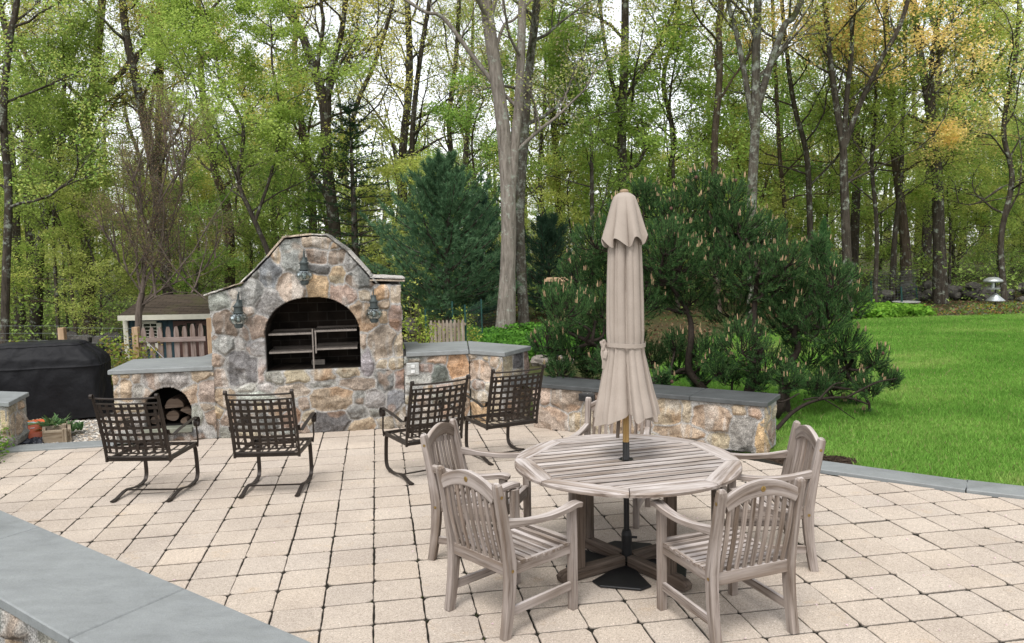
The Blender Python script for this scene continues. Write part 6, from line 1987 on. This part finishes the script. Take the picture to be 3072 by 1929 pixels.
photo_tree(128, 'crooked dark tree between the umbrella and the slim grey trunk', 30.0, [(1572, 690), (1566, 470), (1585, 330), (1560, 190), (1590, 60)], 14, 8, m_bark_dark, G_LIME + G_YELLOW, z0=5.0, n=11, per=8)

# the nearly bare little tree in front of the shed
T = Tree(140); YB = 13.4
base = at(384 / 1.0 * .0 + 322, 860, YB); base[2] = -.35
PB = dict(levels=3, kids=[0, 8, 6, 0], up=[0, .16, .10, .03], wob=.13, tip_n=5, flat=.8, bare=.15)
stem = [base, at(326, 745, YB), at(334, 690, YB)]
T.wood.tube(curve(stem, 5), np.interp(np.linspace(0, 1, 11), [0, 1], [.062, .050]), 10, caps=False)
for px, r_, n_ in (([(334, 690), (345, 600), (372, 480), (395, 380), (402, 300)], .036, 8), ([(334, 690), (352, 640), (385, 590), (410, 500), (430, 420)], .026, 7), ([(333, 695), (322, 620), (326, 520), (342, 430), (350, 330)], .024, 7), ([(328, 740), (350, 700), (400, 670), (470, 640), (515, 600)], .024, 7),
                  ([(334, 690), (300, 640), (270, 600), (262, 560)], .014, 5), ([(350, 600), (330, 480), (300, 390)], .016, 6), ([(372, 480), (420, 400), (455, 340)], .016, 6), ([(330, 720), (390, 690), (450, 690), (505, 715)], .012, 5)):
    p = [at(x, y, YB + k * .12 * (1 if r_ > .02 else -1)) for k, (x, y) in enumerate(px)]
    T.trunk(p, [r_, r_ * .7, r_ * .45, r_ * .25], PB, p[0][2] + .25, n_, 1.15, (.5, 1.2), seg=7)
T.done('small_tree', 'nearly bare twiggy little tree fanning out in front of the shed', tuple(base), m_bark_grey if False else bark_mat('twig_bark', (.17, .135, .11), (.075, .06, .05)), m_leaf1, [(.20, .14, .09), (.24, .18, .12), (.20, .24, .08)], 2, .05, .018)

# ------------------------------------------------------------------ trees that fill the wood behind: kinds built once, then copied
def kind(seed, h, r, z0, n, L, pal, per, P, bark=m_bark_dark, spread=.18, size=.092, lean=.4):
    T = Tree(seed); rg = T.rng
    pts = [np.array([0, 0, -.3])]
    for k in range(5):
        pts.append(np.array([rg.gauss(0, lean * (k + 1) / 5), rg.gauss(0, lean * (k + 1) / 5), h * (k + 1) / 5]))
    T.trunk(pts, [r * 1.25, r, r * .85, r * .65, r * .3], P, z0, n, L, (.1, .8))
    return T.done('tree', 'x', (0, 0, 0), bark, m_leaf, pal, per, spread, size, local=True)


WOODG = 'trees of the wood behind the garden'
kinds = [kind(201, 15, .17, 4.5, 14, 4.2, G_LIME, 5, {}), kind(202, 16, .20, 6, 13, 4.4, G_YELLOW + G_LIME, 5, {}, m_bark_brown), kind(203, 14, .15, 3.5, 15, 4.0, G_FRESH, 5, LOWL),
         kind(204, 7.5, .055, .9, 20, 2.5, G_FRESH, 7, LOWL, spread=.15, size=.085), kind(205, 6.5, .05, .8, 19, 2.3, G_LIME, 7, LOWL, spread=.15, size=.085), kind(206, 8.5, .06, 1.2, 20, 2.7, G_DEEP + G_FRESH, 7, LOWL, m_bark_brown, .16, .09)]
TALL = ('tall leafy tree deep in the wood, one among many alike', 'tree')
YOUNG = ('young understory tree with tiers of small leaves in the wood', 'tree')
rg = random.Random(77)
placed = []; first = {}


def put_tree(k, x, y, sc, lab):
    o = kinds[k] if k not in first else copy_tree(kinds[k])
    first[k] = 1
    o.location = (x, y, float(ground_h(np.array(x), np.array(y)))); o.rotation_euler = (0, 0, rg.uniform(0, 6.28)); o.scale = (sc, sc, sc * rg.uniform(.9, 1.12))
    tag(o, lab[0], lab[1], WOODG if lab is TALL else 'young trees in the understory of the wood')


def spread_trees(n, ks, y0, y1, gap, lab, sc=(.85, 1.2), lim=.78):
    c = 0
    for _ in range(n * 30):
        if c >= n: break
        y = y0 + (y1 - y0) * rg.random() ** 1.1; x = rg.uniform(-1, 1) * (y * lim + 3)
        if any((x - a) ** 2 + (y - b) ** 2 < gap ** 2 for a, b, g in placed if g == lab[0]): continue
        if -9 < x < 1.5 and y < 24: continue
        if x > 1.2 and y < 26.5 + max(0, (6 - x)) * .2: continue
        placed.append((x, y, lab[0])); put_tree(rg.choice(ks), x, y, rg.uniform(*sc), lab); c += 1


spread_trees(40, [0, 1, 2], 33, 66, 3.0, TALL)
spread_trees(92, [3, 4, 5], 25.5, 60, 1.7, YOUNG, (.75, 1.3))
# the wood's far depth: one mass of trunks and leaves nobody could count
rng = np.random.default_rng(88)
mb = MB()
for k in range(230):
    y = rng.uniform(62, 105); x = rng.uniform(-.85, .85) * y
    z = float(ground_h(np.array(x), np.array(y)))
    mb.tube([(x, y, z - .3), (x + rng.normal(0, .3), y, z + 6), (x + rng.normal(0, .8), y, z + rng.uniform(11, 17))], [rng.uniform(.10, .24), .12, .04], 5, caps=False, col=(.055, .046, .038))
P_ = []
for k in range(4600):
    y = rng.uniform(60, 108); x = rng.uniform(-.85, .85) * y
    z = rng.random() ** .85 * (11.0 + 4.0 * vnoise(np.array(x * .09), np.array(3.1), 4)) + .2
    P_.append((x, y, float(ground_h(np.array(x), np.array(y))) + z))
lm = leaves_mb(np.array(P_), rng, 15, .70, .26, G_LIME + G_FRESH + G_YELLOW[:1] + G_DEEP, .6)
mb.add(np.concatenate(lm.V), np.concatenate(lm.F), np.concatenate(lm.C), mi=1)
tag(mb.build('distant_woods', [tinted('far_bark', .95, .3, 3, 20, .2), m_leaf1]), 'far depth of the spring wood behind all the other trees', 'woods', kind='stuff')

# ------------------------------------------------------------------ conifers
def tufts(mb, P, D, rng, n, L, w, pal, ang=(.35, .8), back=.6):
    """needle tufts: n needles about each shoot"""
    P = np.repeat(np.asarray(P), n, 0); D = np.repeat(np.asarray(D), n, 0); m = len(P)
    a = rng.normal(0, 1, (m, 3)); a -= D * (a * D).sum(1)[:, None]; a /= np.linalg.norm(a, axis=1)[:, None] + 1e-9
    t = rng.uniform(*ang, m)[:, None]
    d = D * np.cos(t) + a * np.sin(t)
    s = np.cross(d, rng.normal(0, 1, (m, 3))); s /= np.linalg.norm(s, axis=1)[:, None] + 1e-9
    b = P - D * rng.uniform(0, back, m)[:, None] * L
    l = L * rng.uniform(.7, 1.15, m)[:, None]
    v = np.stack([b - s * w, b + s * w, b + d * l], 1).reshape(-1, 3)
    pal = np.array(pal)
    c = pal[rng.integers(0, len(pal), m)] * rng.uniform(.7, 1.3, (m, 1))
    mb.add(v, np.arange(3 * m).reshape(-1, 3), np.repeat(c, 3, 0))


def conifer(name, label, base, h, width, whorls, nb, pal, needle, w, per, droop, seed, bark=m_bark_dark, dens=9, top=.0, flat=.25):
    rg = random.Random(seed); rng = np.random.default_rng(seed)
    root = thing(name, label, 'tree', base)
    wood_ = MB(); nd = MB(); wood_.tube([(0, 0, -.2), (.03, 0, h * .5), (0, 0, h)], [h * .018 + .03, h * .012 + .01, .012], 8, caps=False)
    P, D = [], []
    for k in range(whorls):
        t = (k + .3) / whorls; z = h * (.07 + .91 * t)
        prof = (min(1, .72 + t * 1.3) if t < .25 else 1.05 - (t - .25) / .75) ** .85
        for j in range(nb):
            a = j * 2 * math.pi / nb + k * .9 + rg.uniform(-.35, .35)
            L = width / 2 * prof * rg.uniform(.72, 1.15) + .12
            n_ = 6; p = np.array([0, 0, z + rg.uniform(-.1, .1)]); e = rg.uniform(-.05, .3) + t * .5 - droop; pts = [p]
            for i in range(n_):
                e += .08 if droop <= 0.1 else -.02
                p = p + np.array([math.cos(a) * math.cos(e), math.sin(a) * math.cos(e), math.sin(e)]) * L / n_; pts.append(p); a += rg.gauss(0, .06)
            wood_.tube(pts, np.linspace(.008 + L * .012, .004, n_ + 1), 4, caps=False)
            for i in range(1, n_ + 1):
                for q in range(dens if i > 1 else dens // 2):
                    s_ = rg.choice((-1, 1)); off = (1 - abs(i / n_ - .55)) * L * .30 * rg.random()
                    d0 = nrm(pts[i] - pts[i - 1]); sd = np.array([-d0[1], d0[0], 0])
                    P.append(pts[i - 1] + (pts[i] - pts[i - 1]) * rg.random() + sd * s_ * off + np.array([0, 0, rg.gauss(.02, flat * .3)]))
                    D.append(nrm(d0 * rg.uniform(.5, 1) + sd * s_ * rg.uniform(.2, .9) + np.array([0, 0, rg.uniform(-.1, .5) - droop * .8])))
    for q in range(26): P.append(np.array([rg.gauss(0, .1), rg.gauss(0, .1), h - rg.uniform(0, .5)])); D.append(nrm(np.array([rg.gauss(0, .4), rg.gauss(0, .4), 1])))
    tufts(nd, P, D, rng, per, needle, w, pal)
    wood_.build('trunk', bark, root, smooth=True); nd.build('crown', m_needle, root)
    return root


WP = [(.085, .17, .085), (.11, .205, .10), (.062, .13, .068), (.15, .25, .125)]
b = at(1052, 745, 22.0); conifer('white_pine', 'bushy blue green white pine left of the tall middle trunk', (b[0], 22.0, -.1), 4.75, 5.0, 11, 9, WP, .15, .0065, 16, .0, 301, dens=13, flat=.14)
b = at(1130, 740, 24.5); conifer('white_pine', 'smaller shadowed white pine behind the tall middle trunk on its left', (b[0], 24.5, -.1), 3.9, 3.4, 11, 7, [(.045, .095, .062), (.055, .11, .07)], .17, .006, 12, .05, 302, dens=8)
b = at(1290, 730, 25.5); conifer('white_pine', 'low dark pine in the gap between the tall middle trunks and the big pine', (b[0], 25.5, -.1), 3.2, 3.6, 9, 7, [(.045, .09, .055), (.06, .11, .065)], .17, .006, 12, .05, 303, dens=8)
HM = [(.045, .085, .042), (.060, .11, .052), (.036, .07, .036)]
b = at(838, 700, 25.5); conifer('hemlock_tree', 'dark hemlock with drooping sprays right of the fireplace peak', (b[0], 25.5, -.3), 7.3, 4.6, 17, 5, HM, .10, .008, 9, .20, 304, dens=7, flat=.12)
b = at(1935, 640, 20.0); conifer('juniper_tree', 'small upright green juniper peeping over the right shoulder of the pine', (b[0], 20.0, -.05), 2.6, 1.2, 13, 6, [(.055, .13, .045), (.07, .15, .05)], .08, .006, 12, -.5, 305, dens=7)

# the big mugo pine behind the seat wall
rg = random.Random(9); rng = np.random.default_rng(9)
lobes = [(1330, 720, 62), (1288, 800, 46), (1362, 640, 56), (1402, 560, 58), (1350, 805, 62), (1318, 868, 38), (1420, 720, 66), (1512, 445, 34), (1545, 490, 56), (1600, 500, 66), (1650, 440, 52), (1710, 455, 50), (1560, 570, 74), (1640, 560, 80), (1735, 525, 62), (1700, 620, 74),
         (1798, 545, 54), (1850, 605, 56), (1772, 640, 72), (1924, 570, 26), (1922, 610, 34), (1880, 680, 72), (1960, 650, 60), (2002, 705, 44), (1930, 745, 72), (1840, 740, 70), (1985, 805, 52), (1722, 722, 70), (1622, 690, 66), (1540, 650, 70), (1745, 805, 64), (1802, 850, 58),
         (1900, 830, 62), (1995, 870, 52), (2060, 842, 34), (2095, 885, 28), (2042, 905, 36), (1950, 895, 44), (2030, 985, 26), (2000, 950, 26), (1598, 850, 44), (1532, 835, 38), (1690, 862, 40), (1385, 858, 38), (1450, 600, 60), (1480, 800, 48), (1500, 700, 66), (1450, 500, 40), (1300, 690, 36), (1830, 660, 60), (1480, 560, 56),
         (1600, 610, 70), (1690, 540, 70), (1760, 590, 60), (1420, 640, 60), (1870, 760, 60), (1380, 760, 56), (1440, 790, 50), (1665, 820, 50), (1590, 800, 34), (1782, 885, 36), (1855, 885, 42), (1722, 875, 36), (1640, 885, 30), (1560, 885, 26), (1490, 862, 34), (1420, 850, 40), (1920, 900, 36)]
mp_ = thing('mugo_pine', 'big spreading dark green mugo pine with tan candles behind the low seat wall', 'pine', (3.0, 10.0, -.05))
wood_, nd, cd, cn = MB(), MB(), MB(), MB()
bases = [np.array([x, y, -.06]) for x, y in ((2.15, 9.95), (2.55, 10.05), (2.95, 9.75), (3.25, 9.85), (3.45, 10.1))]
hubs = []
for b_, (dx_, dz_) in zip(bases, ((-1.15, 1.05), (-.45, 1.75), (.05, 1.9), (.6, 1.5), (.85, .75))):
    pth = [b_]
    for k in range(1, 6):
        t = k / 5; pth.append(b_ + np.array([dx_ * t ** 1.3 + rg.gauss(0, .07), rg.gauss(0, .12), dz_ * t + rg.gauss(0, .04)]))
    pth = curve(pth, 4); wood_.tube(pth, np.linspace(.066, .022, len(pth)), 8, caps=False)
    hubs += [pth[i] for i in (4, 8, 12, 16, 20)]
P, D, CP = [], [], []
for k, (x, y, r_) in enumerate(lobes):
    Y = 10.0 + rg.uniform(-.55, .75)
    if y < 560: Y = 10.3 + rg.uniform(-.3, .5)
    c = at(x, y, Y); R_ = r_ / (CAM_F / PX / Y)
    cc = c - np.array([0, 0, R_ * .4])
    # a crooked limb from the nearest fork of a main stem
    b = min(hubs, key=lambda q: np.linalg.norm((q - cc) * np.array([1, .6, 1])) + (3 if q[2] > cc[2] + .1 else 0))
    mid = b * .5 + cc * .5 + np.array([rg.gauss(0, .09), rg.gauss(0, .09), -.06 + rg.gauss(0, .06)])
    path = curve([b, b * .75 + mid * .25 + np.array([rg.gauss(0, .04), rg.gauss(0, .04), .0]), mid, cc], 4)
    wood_.tube(path, np.linspace(.030, .012, len(path)), 6, caps=False)
    for j in range(7):
        d = nrm(np.array([rg.gauss(0, 1), rg.gauss(0, 1), abs(rg.gauss(.4, .7))])); e = cc + d * R_ * .85
        wood_.tube([cc, cc * .5 + e * .5 + np.array([0, 0, -.03]), e], [.011, .008, .004], 4, caps=False)
    R_ *= 1.10; ns = int(36 + 880 * R_ * R_)
    for j in range(ns):
        d = nrm(np.array([rg.gauss(0, 1), rg.gauss(0, 1), rg.gauss(.25, .8)]))
        rad = R_ * (rg.uniform(.45, 1.08) ** .6)
        p = c + d * rad * np.array([1, 1, .9])
        sd = nrm(d * .75 + np.array([rg.gauss(0, .2), rg.gauss(0, .2), .75]))
        P.append(p); D.append(sd)
        if d[2] > .1 and rad > R_ * .8 and rg.random() < .26: CP.append((p, sd))
P, D = np.array(P), np.array(D)
MP = [(.050, .112, .040), (.072, .150, .050), (.034, .082, .031), (.125, .21, .072)]
for back_ in (0, 1, 2, 3):
    tufts(nd, P - D * .036 * back_, D, rng, 13, .056, .0028, MP, (.40, .85) if back_ else (.1, .6), .25)
for p, d in zip(P[::2], D[::2]): wood_.tube([p - d * .17, p], [.006, .004], 3, caps=False)
for p, d in CP:
    for q in range(rg.choice((1, 1, 2, 3))):
        o = np.array([rg.gauss(0, .010), rg.gauss(0, .010), 0]); l = rg.uniform(.03, .08)
        up = nrm(d * .25 + np.array([rg.gauss(0, .06), rg.gauss(0, .06), 1]))
        cd.tube([p + o, p + o + up * l * .6, p + o + up * l], [.0062, .0058, .003], 5, col=np.array([.38, .26, .15]) * rg.uniform(.75, 1.25))
wood_.build('trunk', simple('black_pine_bark', (.032, .025, .020), .95, .1, 0, .4, 30, .8), mp_, smooth=True, world=True)
nd.build('crown', m_needle, mp_, world=True)
tag(cd.build('candles', tinted('pine_candle', .8, .2, 30, 100, .2), mp_, world=True), kind='stuff')
m_cone = tinted('pine_cone', .9, .2, 60, 200, .4)
for j in range(26):
    p, d = rg.choice(CP)
    q = p - d * .10 + np.array([0, -.03, 0])
    cn = MB(); cn.lathe([(.0, -.026), (.016, -.018), (.022, -.004), (.018, .012), (.0, .026)], q, 8, col=np.array([.10, .055, .04]))
    cn.build('cone', m_cone, mp_, world=True)
# its low arm reaching out over the lawn past the wall's end
arm = MB()
for px, rr_ in (([(1825, 1010), (1870, 965), (1925, 940), (1990, 935), (2040, 950)], .026), ([(1800, 925), (1835, 945), (1880, 925)], .018), ([(1925, 940), (1960, 905), (1985, 900)], .014), ([(1990, 935), (2060, 900), (2110, 890)], .014), ([(1890, 940), (1935, 938), (2010, 985)], .012)):
    pts = [at(x, y, 9.15 + .1 * k) for k, (x, y) in enumerate(px)]
    arm.tube(curve(pts, 5), np.linspace(rr_, rr_ * .4, 5 * (len(px) - 1) + 1), 6, caps=False)
arm.build('low_limb', bpy.data.materials['black_pine_bark'], mp_, smooth=True, world=True)

# ------------------------------------------------------------------ shrubs and ground plants
def shrub(name, label, c, rx, ry, h, n, per, size, pal, seed, stem=True, cat='shrub', spread=.07, group=None):
    rg = random.Random(seed); rng = np.random.default_rng(seed)
    root = thing(name, label, cat, c, 0, group); st = MB(); P = []
    for k in range(n):
        a = rg.uniform(0, 6.3); q = math.sqrt(rg.random()); z = h * (rg.uniform(.12, 1) if q < .8 else rg.uniform(.1, .75)) * math.sqrt(max(.05, 1 - .6 * q * q))
        e = np.array([rx * q * math.cos(a), ry * q * math.sin(a), z]) * (1 + .12 * math.sin(3 * a + seed))
        if k % 3 == 0: st.tube([(e[0] * .15, e[1] * .15, -.05), (e[0] * .6, e[1] * .6, z * .6), tuple(e)], [.008, .006, .003], 4, caps=False)
        P.append(e)
    if stem: st.build('stems', m_bark_brown, root)
    leaves_mb(np.array(P), rng, per, spread, size, pal, .8).build('leaves', m_leaf1, root)
    return root


YG = [(.20, .28, .05), (.26, .32, .07), (.15, .23, .045), (.28, .22, .08)]
p = at(275, 850, 11.9); shrub('shrub', 'yellow green shrub between the covered grill and the wood store', (p[0], 11.9, -.08), .62, .5, 1.02, 260, 16, .055, YG, 1)
p = at(20, 840, 12.2); shrub('shrub', 'yellow green shrub rising behind the left end of the covered grill', (p[0] - .1, 12.2, -.08), .8, .5, 1.0, 240, 15, .055, YG, 2)
p = at(-15, 1040, 8.6); shrub('shrub', 'bright green low bush cut by the left edge in front of the end wall', (p[0] - .12, 8.35, -.05), .26, .4, .50, 170, 18, .040, [(.14, .28, .04), (.20, .34, .06), (.10, .22, .035)], 3)
p = ppx(375, 640, 13.6); shrub('shrub', 'loose lime shrub just right of the fireplace in front of the silvery fence', (p[0], 13.6, -.06), .55, .5, 1.15, 150, 10, .055, [(.28, .36, .07), (.36, .40, .10), (.20, .30, .05)], 4)
p = ppx(640, 600, 15.9); shrub('shrub', 'lime shrub behind the silvery picket fence by the green post', (p[0], 15.9, -.06), .5, .4, 1.05, 120, 9, .055, [(.28, .36, .07), (.34, .38, .10)], 5)
p = ppx(470, 740, 12.4); shrub('shrub', 'low reddish tipped plants behind the right bluestone counter', (p[0], 12.6, -.06), .85, .5, .62, 210, 12, .05, [(.17, .25, .06), (.28, .20, .07), (.22, .28, .07)], 6)
p = ppx(395, 520, 14.2); shrub('shrub', 'tall thin sprig shrub above the right side counter', (p[0], 14.2, -.06), .25, .2, 1.7, 50, 7, .05, [(.34, .38, .11), (.28, .34, .08)], 7)

rng = np.random.default_rng(31)
# deep green groundcover about the foot of the tall middle trunk
P_ = []
for k in range(2600):
    x, y = rng.uniform(-1.3, 2.6), rng.uniform(15.0, 20.6)
    if y < 15.2 + .55 * abs(x - .6) + .5 * vnoise(np.array(x * 2), np.array(1.0), 3): continue
    P_.append((x, y, -.02 + rng.uniform(.02, .22) * (1 + .4 * vnoise(np.array(x * 1.5), np.array(y * 1.5), 9))))
tag(leaves_mb(np.array(P_), rng, 11, .09, .085, [(.085, .22, .035), (.12, .28, .045), (.06, .16, .03)], .3).build('groundcover', m_leaf1), 'dense green groundcover plants round the foot of the tall middle trunk', 'groundcover', kind='stuff')
# bright bed of low leaves at the far edge of the lawn
P_ = []
for k in range(1500):
    x, y = rng.uniform(9.6, 12.4), rng.uniform(22.6, 25.2)
    if ((x - 11) / 1.5) ** 2 + ((y - 23.9) / 1.35) ** 2 > 1 + .2 * vnoise(np.array(x * 2), np.array(y * 2), 3): continue
    P_.append((x, y, rng.uniform(-.02, .22)))
tag(leaves_mb(np.array(P_), rng, 12, .10, .12, [(.16, .34, .045), (.21, .40, .06), (.12, .27, .04)], .3).build('bright_groundcover', m_leaf1), 'bright green leafy bed at the far edge of the lawn', 'groundcover', kind='stuff')
# mixed rock-garden planting along the far edge
P_ = []; 
for k in range(1700):
    x = rng.uniform(12.2, 24); y = 23.1 + rng.random() ** 1.3 * 2.6 + max(0, x - 15) * -.06
    if vnoise(np.array(x * 1.1), np.array(y * 1.3), 12) < -.25: continue
    P_.append((x, y, rng.uniform(-.05, .16)))
tag(leaves_mb(np.array(P_), rng, 8, .10, .075, [(.12, .20, .06), (.18, .26, .09), (.20, .22, .16), (.22, .13, .09), (.14, .24, .05), (.36, .28, .05)], .3).build('rock_garden_plants', m_leaf1), 'low mixed rock garden plants along the far lawn edge', 'plants', kind='stuff')
# brown leaf litter on the bank, and undergrowth through the wood
P_ = np.column_stack([rng.uniform(-14, 26, 5200), rng.uniform(15.5, 34, 5200), np.zeros(5200)])
k_ = ~in_poly(P_[:, 0], P_[:, 1], lawn_poly); P_ = P_[k_]; P_[:, 2] = ground_h(P_[:, 0], P_[:, 1]) + .02
tag(leaves_mb(P_, rng, 4, .25, .085, [(.13, .085, .05), (.20, .13, .08), (.09, .06, .04), (.24, .17, .11)], .05).build('leaf_litter', m_leaf1), 'dry brown leaf litter on the woodland floor', 'leaf litter', kind='stuff')
P_ = []
for k in range(4200):
    y = rng.uniform(24.5, 52); x = rng.uniform(-.72, .75) * y
    if x > 1 and y < 27: continue
    P_.append((x, y, float(ground_h(np.array(x), np.array(y))) + rng.random() ** 1.6 * 1.5 * (1 + .6 * vnoise(np.array(x * .4), np.array(y * .4), 8))))
tag(leaves_mb(np.array(P_), rng, 9, .30, .12, G_DEEP + G_FRESH, .6).build('undergrowth', m_leaf1), 'green undergrowth between the trunks of the wood', 'undergrowth', kind='stuff')

# dry stone wall at the wood's edge on the right
def boulder(mb, c, r, rg, col):
    n_, m_ = 7, 10; v = []
    s = [rg.uniform(.75, 1.35), rg.uniform(.75, 1.2), rg.uniform(.5, .8)]; a0 = rg.uniform(0, 6)
    for i in range(n_):
        t = math.pi * i / (n_ - 1)
        for j in range(m_):
            a = 2 * math.pi * j / m_
            k = r * (1 + .16 * math.sin(3 * a + a0 + i) + rg.uniform(-.08, .08))
            v.append((c[0] + k * s[0] * math.sin(t) * math.cos(a), c[1] + k * s[1] * math.sin(t) * math.sin(a), c[2] + k * s[2] * math.cos(t)))
    f = [(i * m_ + j, (i + 1) * m_ + j, (i + 1) * m_ + (j + 1) % m_, i * m_ + (j + 1) % m_) for i in range(n_ - 1) for j in range(m_)]
    mb.add(v, f, col)


rg = random.Random(15); mb = MB()
for k in range(240):
    t = rg.random(); x = 13.5 + 15 * t; y = 28.6 + .9 * math.sin(x * .5) + rg.uniform(-.35, .35)
    boulder(mb, (x, y, float(ground_h(np.array(x), np.array(y))) + rg.choice((.1, .1, .3, .45)) + rg.uniform(-.05, .1)), rg.uniform(.14, .32), rg, np.array([.13, .12, .105]) * rg.uniform(.5, 1.4))
tag(mb.build('dry_stone_wall', m_rubble), 'tumbled grey fieldstone wall among the trees far right', 'wall')
mb = MB()
for k in range(150):
    t = rg.random(); x = -14 + 11 * t; y = 24.5 + rg.uniform(-.3, .3)
    boulder(mb, (x, y, float(ground_h(np.array(x), np.array(y))) + rg.choice((.1, .1, .3, .5)) + rg.uniform(-.05, .1)), rg.uniform(.14, .3), rg, np.array([.11, .10, .09]) * rg.uniform(.5, 1.3))
tag(mb.build('dry_stone_wall', m_rubble), 'low dark fieldstone wall in the wood behind the wire fence on the left', 'wall')
mb = MB()
for (x, y, r_) in ((.55, 15.1, .22), (.2, 14.9, .12), (1.0, 15.2, .14), (1.05, 19.6, .3)):
    boulder(mb, (x, y, .0), r_, rg, np.array([.24, .21, .18]))
tag(mb.build('border_rocks', m_rubble), 'few pale rocks edging the groundcover bed left of the pine', 'rocks')
